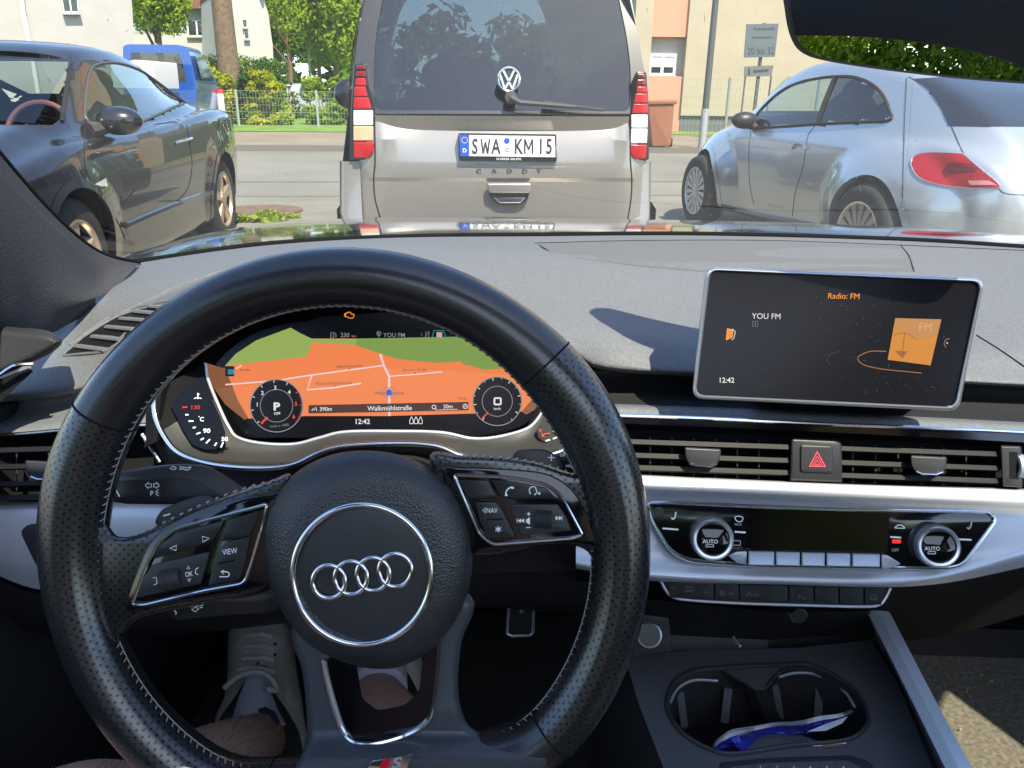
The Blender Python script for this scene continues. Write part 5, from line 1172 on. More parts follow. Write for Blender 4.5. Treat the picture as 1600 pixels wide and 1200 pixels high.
M_tyre = mat('tyre_rubber', (.028, .028, .027), rough=.8, bump=.3, bscale=80); M_rim = mat('alloy_rim', (.62, .60, .56), rough=.3, metal=.8); M_well = mat('wheel_well', (.008, .008, .008), rough=.95)

def setting(name, pts, z, m):
    mb_ = MB(); mb_.add([Vector((x, y, z)) for x, y in pts], [tuple(range(len(pts)))], m); return tagp(mb_.build(name, smooth=False), kind='structure')
AX = R(9)                     # the street and the parked cars stand 9 degrees off our own axis
def rotp(x, y): return (x*math.cos(AX)-y*math.sin(AX), x*math.sin(AX)+y*math.cos(AX))
def rpts(x0, x1, y0, y1): return [rotp(x0, y0), rotp(x1, y0), rotp(x1, y1), rotp(x0, y1)]
setting('ground', [(-400, -400), (400, -400), (400, 600), (-400, 600)], 0, M_asph)
setting('road', rpts(-120, 120, 9.6, 17.4), .004, M_road)
mb = MB(); c = rotp(0, 21); box(mb, (c[0], c[1], .03), (240, 7, .16), M_pave, Matrix.Rotation(AX, 3, 'Z')); tagp(mb.build('pavement', smooth=False), kind='structure')
mb = MB(); c = rotp(0, 17.42); box(mb, (c[0], c[1], .05), (240, .14, .15), mat('kerb_stone', (.15, .14, .12), rough=.9), Matrix.Rotation(AX, 3, 'Z')); tagp(mb.build('kerb', smooth=False), kind='structure')
setting('lawn', rpts(-200, 200, 23.8, 90), .125, M_grass)
mb = MB()
for (y0, wob) in ((11.2, .05), ):
    pts = [rotp(-60+4*k, y0+math.sin(k*1.7)*wob) for k in range(31)]
    mb.add([Vector((x, y+d_, .009)) for d_ in (-.018, .018) for x, y in pts], [(k, k+1, 31+k+1, 31+k) for k in range(30)], mat('tar_seam', (.10, .10, .095), rough=.9) if y0 == 11.2 else bpy.data.materials['tar_seam'])
tagp(mb.build('road_seams', smooth=False), kind='structure')
M_leaf = {}
def leafmat(name, c, c2):
    m = bpy.data.materials.new(name); m.use_nodes = True; t = m.node_tree; t.nodes.clear(); o = t.nodes.new('ShaderNodeOutputMaterial')
    d = t.nodes.new('ShaderNodeBsdfDiffuse'); tr = t.nodes.new('ShaderNodeBsdfTranslucent'); mx = t.nodes.new('ShaderNodeMixShader'); mx.inputs[0].default_value = .42
    tc = t.nodes.new('ShaderNodeTexCoord'); nz = t.nodes.new('ShaderNodeTexNoise'); nz.inputs['Scale'].default_value = .9; nz.inputs['Detail'].default_value = 4; t.links.new(tc.outputs['Object'], nz.inputs['Vector'])
    mr = t.nodes.new('ShaderNodeMapRange'); mr.inputs[1].default_value = .35; mr.inputs[2].default_value = .65; t.links.new(nz.outputs[0], mr.inputs[0])
    cm = t.nodes.new('ShaderNodeMix'); cm.data_type = 'RGBA'; cm.inputs[6].default_value = (*c, 1); cm.inputs[7].default_value = (*c2, 1); t.links.new(mr.outputs[0], cm.inputs[0])
    t.links.new(cm.outputs[2], d.inputs[0]); t.links.new(cm.outputs[2], tr.inputs[0]); t.links.new(d.outputs[0], mx.inputs[1]); t.links.new(tr.outputs[0], mx.inputs[2]); t.links.new(mx.outputs[0], o.inputs[0])
    return m
L_mid = leafmat('leaf_green', (.09, .17, .02), (.20, .32, .04)); L_yel = leafmat('leaf_yellow_green', (.28, .32, .02), (.55, .50, .03)); L_dark = leafmat('leaf_dark', (.05, .11, .018), (.12, .21, .035)); L_bri = leafmat('leaf_bright', (.20, .31, .02), (.36, .46, .05))
def foliage(mb_, c, s, n, size, m, seed, lobes=9, box_=False):
    rd_ = random.Random(seed); c = Vector(c); L_ = []
    for i in range(lobes):
        if box_: L_.append((Vector((rd_.uniform(-1, 1)*s[0]*.72, rd_.uniform(-1, 1)*s[1]*.6, rd_.uniform(-1, .72)*s[2]*.9)), rd_.uniform(.34, .5)))
        else:
            a = rd_.uniform(0, tp); zz = rd_.uniform(-.75, .8); q = math.sqrt(1-zz*zz)*rd_.uniform(.35, .72); L_.append((Vector((q*math.cos(a)*s[0], q*math.sin(a)*s[1], zz*s[2]*.75)), rd_.uniform(.28, .5)))
    vs = []; fs = []
    for i in range(n):
        lc, lr = L_[rd_.randrange(lobes)]
        d_ = Vector((rd_.gauss(0, 1), rd_.gauss(0, 1), rd_.gauss(0, 1))).normalized()*(rd_.random()**.4)
        mn = min(s) if not box_ else None
        p = c+lc+Vector((d_.x*lr*s[0], d_.y*lr*s[1], d_.z*lr*s[2]*(1 if not box_ else .6)))
        nrm = (d_+Vector((rd_.gauss(0, .5), rd_.gauss(0, .5), rd_.gauss(.3, .5)))).normalized(); e1 = nrm.orthogonal().normalized(); e2 = nrm.cross(e1); a = rd_.uniform(0, tp); e1, e2 = e1*math.cos(a)+e2*math.sin(a), e2*math.cos(a)-e1*math.sin(a)
        q = size*rd_.uniform(.6, 1.4); b_ = len(vs); vs += [p-e1*q, p+e2*q*.45, p+e1*q, p-e2*q*.45]; fs.append((b_, b_+1, b_+2, b_+3))
    mb_.add(vs, fs, m)
def tree(name, x, y, h, r_, m, n, seed, label, size=.12, trunk=.18, group='trees beyond the street', crown0=.35):
    t = thing(name, (x, y, 0), label, 'tree', group); rd_ = random.Random(seed)
    mb_ = MB(); top_ = Vector((x+rd_.uniform(-.4, .4), y, h*.75)); tube(mb_, [Vector((x, y, 0)), Vector((x+.1, y, h*.3)), top_], [trunk, trunk*.75, trunk*.2], M_wood, seg=8)
    for i in range(7):
        a = rd_.uniform(0, tp); z0 = h*rd_.uniform(.3, .6); tube(mb_, [Vector((x, y, z0)), Vector((x+math.cos(a)*r_*.4, y+math.sin(a)*r_*.4, z0+h*.12)), Vector((x+math.cos(a)*r_*.75, y+math.sin(a)*r_*.75, z0+h*.25))], [trunk*.45, trunk*.3, trunk*.08], M_wood, seg=6)
    mb_.build('trunk', t)
    mb_ = MB(); zc = h*(1+crown0)/2; foliage(mb_, (x, y, zc), (r_, r_*.9, h*(1-crown0)/2), int(n*2.6), size, m, seed, lobes=24); mb_.build('crown', t, smooth=False, fix=False); return t
def shrub(name, x, y, w_, dpt, h, m, n, seed, label, size=.09, group=None, cat='shrub'):
    t = thing(name, (x, y, 0), label, cat, group); mb_ = MB()
    rd_ = random.Random(seed)
    for i in range(5): a = rd_.uniform(-.3, .3)*w_; tube(mb_, [Vector((x+a, y, 0)), Vector((x+a*1.8, y, h*.7))], [.03, .012], M_wood, seg=5)
    mb_.build('stem', t)
    mb_ = MB(); foliage(mb_, (x, y, h*.52), (w_/2, dpt/2, h*.5), n, size, m, seed, lobes=26, box_=True); mb_.build('foliage', t, smooth=False, fix=False); return t
def X_at(px, Y, z=1.15):
    k = VY(px, 151, Y); return k.x
def Z_at(px, py, Y): return VY(px, py, Y).z
def wall_rect(mb_, px0, px1, y_, z0, z1, m, dy=0):
    x0, x1 = X_at(px0, y_), X_at(px1, y_); mb_.add([Vector((x0, y_+dy, z0)), Vector((x1, y_+dy, z0)), Vector((x1, y_+dy, z1)), Vector((x0, y_+dy, z1))], [(0, 1, 2, 3)], m)
def window(parent, x0, x1, Y, z0, z1, mull=1, blind=0, name='window'):
    f = .07; mb_ = MB()
    for a, b_, c_, d_ in ((x0, x1, z0, z0+f), (x0, x1, z1-f, z1), (x0, x0+f, z0+f, z1-f), (x1-f, x1, z0+f, z1-f)): box(mb_, ((a+b_)/2, Y-.03, (c_+d_)/2), (b_-a, .08, d_-c_), M_pvc)
    for k in range(mull):
        xm = x0+(x1-x0)*(k+1)/(mull+1); box(mb_, (xm, Y-.025, (z0+z1)/2), (f*1.3, .06, z1-z0-2*f), M_pvc)
    o = mb_.build(name, parent, smooth=False)
    mb_ = MB(); box(mb_, ((x0+x1)/2, Y-.003, (z0+z1)/2), (x1-x0-2*f, .012, z1-z0-2*f), M_win); mb_.build('pane', o, smooth=False)
    if blind: mb_ = MB(); box(mb_, ((x0+x1)/2, Y-.02, z1-f-blind/2), (x1-x0-2*f, .03, blind), M_pvc); mb_.build('roller_blind', o, smooth=False)
    mb_ = MB(); box(mb_, ((x0+x1)/2, Y-.08, z0-.03), (x1-x0+.1, .16, .05), M_galv); mb_.build('sill', o, smooth=False)
    return o
# ---- houses on the left, turned so that only their street front shows
def facade(px, Y, ang):
    n_ = Vector((-math.sin(ang), math.cos(ang), 0)); o_ = Vector((X_at(px, Y), Y, 0))
    def F_(x, y, h=0):
        r_ = ray(x, y); return EYE+r_*((o_-EYE).dot(n_)/r_.dot(n_))-n_*h
    return F_
def fwin(F_, parent, P_, mull=1, h=0, fr=None):
    """window from its four traced corners (tl, tr, br, bl)"""
    c = Vector((sum(p[0] for p in P_)/4, sum(p[1] for p in P_)/4)); q = [(c.x+(p[0]-c.x)*.84, c.y+(p[1]-c.y)*.86) for p in P_]
    mb_ = MB(); poly(mb_, P_, F_, h+.05, M_pvc, holes=[q]); grid(mb_, [[F_(*p, h+.05) for p in P_], [F_(*p, h-.02) for p in P_]], M_pvc, closed_u=True)
    for k in range(mull):
        t = (k+1)/(mull+1); a = (q[0][0]*(1-t)+q[1][0]*t, q[0][1]*(1-t)+q[1][1]*t); b_ = (q[3][0]*(1-t)+q[2][0]*t, q[3][1]*(1-t)+q[2][1]*t); line2(mb_, [a, b_], (q[1][0]-q[0][0])*.10, F_, h+.055, M_pvc)
    o_ = mb_.build('window', parent, smooth=False); mb_ = MB(); poly(mb_, q, F_, h+.02, M_win); mb_.build('pane', o_, smooth=False)
    mb_ = MB(); slab(mb_, [(P_[3][0]-1, P_[3][1]), (P_[2][0]+1, P_[2][1]), (P_[2][0]+1, P_[2][1]+2.5), (P_[3][0]-1, P_[3][1]+2.5)], F_, h, h+.18, M_galv); mb_.build('sill', o_, smooth=False)
FH = facade(212, 22, R(36)); hs = thing('white_house', FH(100, 150), 'plain off-white rendered house at the far left behind the dark coupe', 'house')
mb = MB(); slab(mb, [(217, 190), (207, 20), (198, -120), (-420, -220), (-420, 300)], FH, -9, 0, M_white_w, back=True); mb.build('wall', hs, smooth=False)
mb = MB(); slab(mb, [(205, -125), (192, -170), (-420, -300), (-420, -210)], FH, -9, .5, M_tile, back=True); mb.build('roof', hs, smooth=False)
fwin(FH, hs, [(91, -25), (119, -24), (124, 21), (99, 21)], 1); fwin(FH, hs, [(-110, -35), (-70, -35), (-66, 25), (-106, 25)], 1)
mb = MB(); tube(mb, [FH(26, -60, .1), FH(36, 22, .1), FH(48, 78, .1), FH(60, 150, .1)], .055, M_pvc, seg=8); mb.build('downpipe', hs)
FG = facade(350, 47, R(32)); fh = thing('grey_house', FG(300, 100), 'distant two-tone grey and white house with a dark double window and brown roof', 'house')
M_gr = mat('grey_render', (.38, .40, .42), rough=.9)
mb = MB(); slab(mb, [(356, 150), (349, 50), (150, 52), (150, 150)], FG, -8, 0, M_white_w2, back=True); slab(mb, [(349.5, 50), (345, 12), (150, 14), (150, 52)], FG, -8, .02, M_gr, back=True); mb.build('wall', fh, smooth=False)
mb = MB(); slab(mb, [(349, 14), (342, -22), (170, -22), (148, 16)], FG, -8, .5, M_tile, back=True); mb.build('roof', fh, smooth=False)
fwin(FG, fh, [(291, 32), (321, 31), (324, 57), (293, 57)], 1); fwin(FG, fh, [(318, 97), (331, 96), (333, 113), (320, 113)], 0)
FW_ = facade(428, 40, R(30)); wh = thing('bright_white_house', FW_(390, 80), 'bright white gabled house with two tiny windows between pole and trees', 'house')
mb = MB(); slab(mb, [(430, 150), (426, 70), (419, 20), (409, -8), (385, -70), (352, -20), (355, 150)], FW_, -8, 0, M_white_w2, back=True); mb.build('wall', wh, smooth=False)
mb = MB(); slab(mb, [(411, -10), (385, -80), (350, -30), (352, -18), (385, -66), (408, -6)], FW_, -8, .4, M_tile, back=True); mb.build('roof', wh, smooth=False)
fwin(FW_, wh, [(378, 30), (385, 30), (386, 43), (380, 43)], 0); fwin(FW_, wh, [(381, 50), (388, 50), (389, 61), (382, 61)], 0)
# ---- apartment block right
YB = 27.0; ap = thing('apartment_block', (X_at(1180, YB), YB+5, 0), 'beige apartment block with salmon panels round a window with half-lowered blind', 'building')
xw0, xw1 = X_at(985, YB), X_at(2300, YB); zb0 = Z_at(1100, 181, YB)
xa, xb = X_at(1012, YB), X_at(1066, YB); zw0, zw1 = Z_at(1040, 119, YB), Z_at(1040, 57, YB)
mb = MB(); box(mb, ((xw0+xa)/2, YB+5, 6), (xa-xw0, 10, 12), M_beige); box(mb, ((xb+xw1)/2, YB+5, 6+zb0/2), (xw1-xb, 10, 12-zb0), M_beige)
mb.build('wall', ap, smooth=False)
mb = MB(); box(mb, ((xb+xw1)/2, YB+5.08, zb0/2), (xw1-xb, 10, zb0), M_plinth); mb.build('plinth', ap, smooth=False)
mb = MB(); box(mb, ((xa+xb)/2, YB+5.1, (zw1+12)/2), (xb-xa, 10, 12-zw1), M_pink); mb.build('salmon_panel', ap, smooth=False)
mb = MB(); box(mb, ((xa+xb)/2, YB+5.1, zw0/2), (xb-xa, 10, zw0), M_pink); mb.build('salmon_panel', ap, smooth=False)
mb = MB(); box(mb, ((xa+xb)/2, YB+5.4, (zw0+zw1)/2), (xb-xa, 10, zw1-zw0), M_white_w); mb.build('window_recess', ap, smooth=False)
window(ap, xa+.02, xb-.25, YB+.36, zw0+.03, zw1-.5, 1, blind=.32)
for k in range(6): window(ap, xw0+8+5*k, xw0+9.6+5*k, YB-.002, 5.2, 6.6); 
mb = MB(); box(mb, ((xw0+xw1)/2, YB+5, 12.1), (xw1-xw0+.8, 10.8, .25), M_tile); mb.build('roof', ap, smooth=False)
# ---- street furniture
def pole(name, px0, py0, px1, Y, r0, r1, m, label, cat, zt=7):
    x0 = X_at(px1, Y); mb_ = MB(); tube(mb_, [Vector((x0, Y, .1)), Vector((x0+(X_at(px0, Y)-x0)*0, Y, zt))], [r0, r1], m, seg=12); o = mb_.build(name); return tagp(o, label, cat)
pole('wooden_pole', 345, 0, 362, 31, .42, .30, M_wood, 'thick brown wooden utility pole in front of the grey house', 'utility pole', 9)
Yl = 18.2; lp = thing('street_lamp', (X_at(1102, Yl), Yl, .1), 'slim grey-green lamp post with light base in front of the beige block', 'lamp post')
mb = MB(); xl = X_at(1104, Yl); tube(mb, [Vector((xl, Yl, .95)), Vector((xl, Yl, 6.5))], [.075, .055], M_dkst, seg=12); mb.build('post', lp)
mb = MB(); tube(mb, [Vector((xl, Yl, .0)), Vector((xl, Yl, .95))], .085, M_galv, seg=12); mb.build('post_base', lp)
mb = MB(); tube(mb, [Vector((xl, Yl, 6.5)), Vector((xl-.3, Yl-.5, 6.8)), Vector((xl-.5, Yl-1.1, 6.85))], .04, M_dkst, seg=8); ellipsoid(mb, (xl-.6, Yl-1.4, 6.83), (.15, .38, .08), M_galv, nu=12, nv=8); mb.build('lamp_head', lp)
# far lamp among the trees
Yq = 44; lq = thing('street_lamp', (X_at(485, Yq), Yq, .1), 'distant pale street lamp among the green trees left of the van', 'lamp post')
mb = MB(); xq = X_at(487, Yq); tube(mb, [Vector((xq, Yq, 0)), Vector((xq, Yq, Z_at(487, 22, Yq)))], .07, M_galv, seg=8); mb.build('post', lq)
mb = MB(); ellipsoid(mb, (xq, Yq, Z_at(487, 20, Yq)), (.3, .3, .12), M_galv, nu=12, nv=8); mb.build('lamp_head', lq)
# house number sign
Ys = 22.5; sg = thing('street_sign', (X_at(1180, Ys), Ys, .1), 'grey house-number sign reading 20 bis 32 on thin posts by the mesh fence', 'sign')
M_sg = mat('sign_grey_green', (.10, .125, .13), rough=.6); M_sgd = mat('sign_dark_print', (.03, .045, .06), rough=.7)
FSg = lambda x, y, h=0: VY(x, y, Ys)+Vector((0, -h, 0))
mb = MB(); slab(mb, [(1166, 38), (1216, 37), (1210, 89), (1162, 90)], FSg, 0, .04, M_sg, back=True)
text(mb, 'Walkmühlstraße', 1193, 45, 5, FSg, .045, M_sgd, ang=-1, sx=.7); text(mb, 'Hausnummern', 1190, 58, 4.5, FSg, .045, M_sgd, ang=-1, sx=.8); text(mb, '20 bis 32', 1188, 79.5, 11, FSg, .045, M_sgd, ang=-1, sx=.72); mb.build('sign_board', sg, smooth=False)
mb = MB(); slab(mb, [(1163, 104), (1208, 102), (1205, 119), (1162, 120)], FSg, 0, .04, mat('sign_grey', (.14, .14, .13), rough=.6), back=True); line2(mb, [(1170, 107), (1170, 118)], 3, FSg, .045, M_sgd); line2(mb, [(1176, 112), (1200, 110)], 4, FSg, .045, M_sgd); mb.build('sign_board', sg, smooth=False)
for x in (1185, ):
    mb = MB(); xs_ = X_at(x-3, Ys); tube(mb, [Vector((xs_, Ys+.05, .1)), Vector((xs_, Ys+.05, Z_at(1190, 36, Ys)))], .05, M_dkst, seg=8); mb.build('post', sg)
for x in (1162, 1202):
    mb = MB(); xs_ = X_at(x, Ys); tube(mb, [Vector((xs_, Ys+.05, .1)), Vector((xs_, Ys+.05, Z_at(1190, 118, Ys)))], .025, M_dkst, seg=8); mb.build('post', sg)
# mesh fences
def fence(name, pa, pb, Ya, Yb, z1, z0, npost, label, mw, skip0=False):
    f = thing(name, ((X_at(pa, Ya)+X_at(pb, Yb))/2, (Ya+Yb)/2, .1), label, 'fence'); A = Vector((X_at(pa, Ya), Ya, 0)); B_ = Vector((X_at(pb, Yb), Yb, 0)); L_ = (B_-A).length; dr = (B_-A).normalized(); mb_ = MB()
    n_ = int(L_/.10)
    for i in range(n_+1):
        p = A+dr*L_*i/n_; w_ = .003; mb_.add([p+Vector((-w_, 0, z0)), p+Vector((w_, 0, z0)), p+Vector((w_, 0, z1)), p+Vector((-w_, 0, z1))], [(0, 1, 2, 3)], mw)
    for k in range(int((z1-z0)/.2)+1):
        z = z0+(z1-z0)*k/int((z1-z0)/.2); w_ = .004; mb_.add([A+Vector((0, -.01, z-w_)), B_+Vector((0, -.01, z-w_)), B_+Vector((0, -.01, z+w_)), A+Vector((0, -.01, z+w_))], [(0, 1, 2, 3)], mw)
    mb_.build('wire_mesh', f, smooth=False, fix=False)
    for i in range(npost):
        p = A+dr*L_*(i+.0)/(npost-1); mb_ = MB(); tube(mb_, [p+Vector((0, .03, .05)), p+Vector((0, .03, z1+.04))], .04, mw, seg=8); mb_.build('post', f)
    return f
M_wire = mat('green_wire', (.30, .36, .33), rough=.5); M_wire2 = mat('dull_wire', (.24, .27, .22), rough=.6)
fence('mesh_fence', 120, 620, 26, 26, Z_at(480, 143, 26), .15, 5, 'galvanised wire mesh fence along the grass on the left behind the coupe', M_wire)
fence('mesh_fence', 1000, 1560, 21, 21, Z_at(1140, 124, 21), .15, 5, 'dull grey wire mesh fence in front of the beige block', M_wire2)
# wheelie bin
Yb = 18.0; bn = thing('wheelie_bin', (X_at(1035, Yb), Yb, .1), 'brown wheelie bin standing on the pavement right of the van', 'bin')
M_bin = mat('brown_bin_plastic', (.27, .11, .055), rough=.5, noise=.08, nscale=6)
FBn = lambda x, y, h=0: VY(x, y, Yb)+Vector((0, -h, 0))
mb = MB(); slab(mb, rnd([(1012, 163), (1054, 163), (1048, 228), (1019, 230)], 3), FBn, -.6, 0, M_bin, bev=2, bev_h=.03); mb.build('bin_body', bn, ang=40)
mb = MB(); slab(mb, rnd([(1008, 156), (1058, 155), (1058, 163), (1010, 164)], 3), FBn, -.65, .04, M_bin, bev=2, bev_h=.03); mb.build('lid', bn, ang=40)
for x in (1016, 1052): mb = MB(); c = FBn(x, 224, -.5); lathe(mb, c, (1, 0, 0), [(.1, 0), (.1, .05), (.0001, .05)], M_tyre, seg=16); mb.build('wheel', bn)
# bollard red/white near the left fence
bo = MB(); xb_ = X_at(344, 21); tube(bo, [Vector((xb_, 21, .1)), Vector((xb_, 21, Z_at(344, 146, 21)))], .09, M_pvc, seg=12); tube(bo, [Vector((xb_, 21, Z_at(344, 146, 21))), Vector((xb_, 21, Z_at(344, 139, 21)))], .092, mat('post_red', (.6, .06, .04)), seg=12); tagp(bo.build('marker_post'), 'short white marker post with a red top before the yellow-green hedge', 'post')
# drain cover in a weedy patch
mb = MB(); c = GZ(408, 329, .006); lathe(mb, c, (0, 0, 1), [(.42, 0), (.42, .008), (.0001, .012)], mat('rusty_cover', (.15, .095, .06), rough=.9, noise=.3, nscale=9), seg=28); tagp(mb.build('drain_cover'), 'rusty brown round drain cover in the road behind the coupe', 'drain cover')
mb = MB()
for (x, y, w_) in ((390, 342, .5), (440, 338, .3), (370, 345, .3), (560, 232, 1), (1012, 236, .5)):
    foliage(mb, GZ(x, y, .02), (w_, w_*.3, .05), 160, .05, L_bri, int(x), lobes=5)
tagp(mb.build('weeds', smooth=False, fix=False), 'tufts of weeds growing through the old asphalt', 'weeds', kind='stuff')
# ---- vegetation
def P2(px, Y): return X_at(px, Y), Y
for i, (px, Y, w_, h, m_, lb) in enumerate([(338, 27.6, 1.5, 2.05, L_yel, 'yellow-green clipped shrub nearest the white marker post'), (372, 28.0, 1.3, 1.9, L_mid, 'mid-green shrub beside the yellow-green shrub by the fence'), (392, 27.8, 1.1, 1.9, L_dark, 'dark green shrub in the middle of the fence hedge'), (412, 27.6, 1.2, 2.0, L_yel, 'bright yellow-tipped shrub in the middle of the fence hedge'), (436, 27.8, .9, 1.8, L_bri, 'light green narrow shrub at the right end of the hedge'), (515, 28.5, 1.9, 2.0, L_bri, 'bright green rounded bush directly left of the van'), (352, 34, 3.4, 2.9, L_mid, 'taller green hedge in front of the bright white house'), (410, 34, 3.2, 2.7, L_dark, 'dark green hedge below the white house wall')]):
    x, y = P2(px, Y); shrub('shrub', x, y, w_, 1.2, h, m_, 5200, 40+i, lb, group='shrubs along the fence')
for i, (px, Y, h, r_, m_, n_, lb) in enumerate([(256, 38, 8.5, 1.9, L_bri, 7000, 'light green tree in front of the grey house'), (455, 52, 9.5, 2.6, L_mid, 7000, 'narrow olive green tree right of the bright white house'), (525, 42, 9.0, 3.0, L_bri, 9000, 'bright green broad tree left of the van'), (500, 60, 12, 4, L_dark, 7000, 'dark green tall tree behind the bright broad tree'), (560, 58, 13, 4, L_dark, 7000, 'dark tree standing partly behind the van'), (432, 66, 12, 3.6, L_mid, 6000, 'far green tree behind the white house gable')]):
    x, y = P2(px, Y); tree('tree', x, y, h, r_, m_, n_, 70+i, lb, crown0=.40 if i == 0 else .22)
# far wood line as backdrop
mb = MB(); rd = random.Random(21)
for i in range(26):
    px = -500+i*110; Y = 95+rd.uniform(-5, 8); x = X_at(px, Y); foliage(mb, (x, Y, 5), (7, 4, 6.5), 900, .8, L_dark if i % 2 else L_mid, 300+i, lobes=8)
tagp(mb.build('distant_wood', smooth=False, fix=False), 'continuous far-off line of green trees behind the houses', 'wood', kind='stuff')
# behind the camera: hedge and gabled houses seen in mirrors and panes
for i, (x, y) in enumerate([(-3.2, -6.4), (-.4, -6.8), (2.4, -6.6)]): shrub('hedge', x, y, 3.4, 1.8, 3.0+.3*i, (L_bri, L_bri, L_mid)[i], 26000, 500+i, ('bright green hedge behind the car, left piece', 'green hedge behind the car, middle piece', 'dark green hedge behind the car, right piece')[i], size=.042, group='hedge behind our car', cat='hedge')
for i, (x, y, w_, h, g_) in enumerate([(8.5, -17, 6, 6.5, 4.5), (-13, -20, 9, 6, 4)]):
    gh_ = thing('gabled_house', (x, y, 0), ('salmon gabled house behind the car on the right', 'cream gabled house behind the car on the left')[i], 'house', 'houses behind our car')
    mb = MB(); slab(mb, [(x-w_/2, 0), (x+w_/2, 0), (x+w_/2, h), (x, h+g_), (x-w_/2, h)], lambda a, b_, q: Vector((a, y+q, b_)), -9, 0, (M_pink, M_beige)[i]); mb.build('wall', gh_, smooth=False)
    mb = MB()
    for s_ in (-1, 1): mb.add([Vector((x+s_*(w_/2+.5), y+.5, h-.5)), Vector((x, y+.5, h+g_+.12)), Vector((x, y-9.5, h+g_+.12)), Vector((x+s_*(w_/2+.5), y-9.5, h-.5))], [(0, 1, 2, 3)], M_tile)
    mb.build('roof', gh_, smooth=False)
    for zz in (1, 4):
        for xx in (-1.6, 1.0):
            mb = MB(); box(mb, (x+xx, y+.02, zz+.7), (.9, .06, 1.2), M_win); mb.build('window', gh_, smooth=False)
# ================================================================ vehicles
def pj(P):
    q = P-EYE; d = q.dot(fw); return (800+F_PX*q.dot(rt)/d, 600-F_PX*q.dot(up)/d)
def inpoly(x, y, P):
    c = False; j = len(P)-1
    for i in range(len(P)):
        if (P[i][1] > y) != (P[j][1] > y) and x < (P[j][0]-P[i][0])*(y-P[i][1])/(P[j][1]-P[i][1])+P[i][0]: c = not c
        j = i
    return c
def keyv(keys, x, k):
    if x <= keys[0][0]: return keys[0][k]
    for i in range(len(keys)-1):
        if x <= keys[i+1][0]:
            a = keys[i-1] if i else keys[i]; b, c = keys[i], keys[i+1]; d = keys[i+2] if i+2 < len(keys) else c
            t = (x-b[0])/(c[0]-b[0]); h_ = c[0]-b[0]
            m0 = (c[k]-a[k])/max(1e-6, c[0]-a[0])*h_; m1 = (d[k]-b[k])/max(1e-6, d[0]-b[0])*h_
            dl = c[k]-b[k]
            if dl == 0: m0 = m1 = 0
            else:
                m0 = max(min(m0/dl, 3), 0)*dl; m1 = max(min(m1/dl, 3), 0)*dl
            t2, t3 = t*t, t*t*t; return b[k]*(2*t3-3*t2+1)+m0*(t3-2*t2+t)+c[k]*(-2*t3+3*t2)+m1*(t3-t2)
    return keys[-1][k]
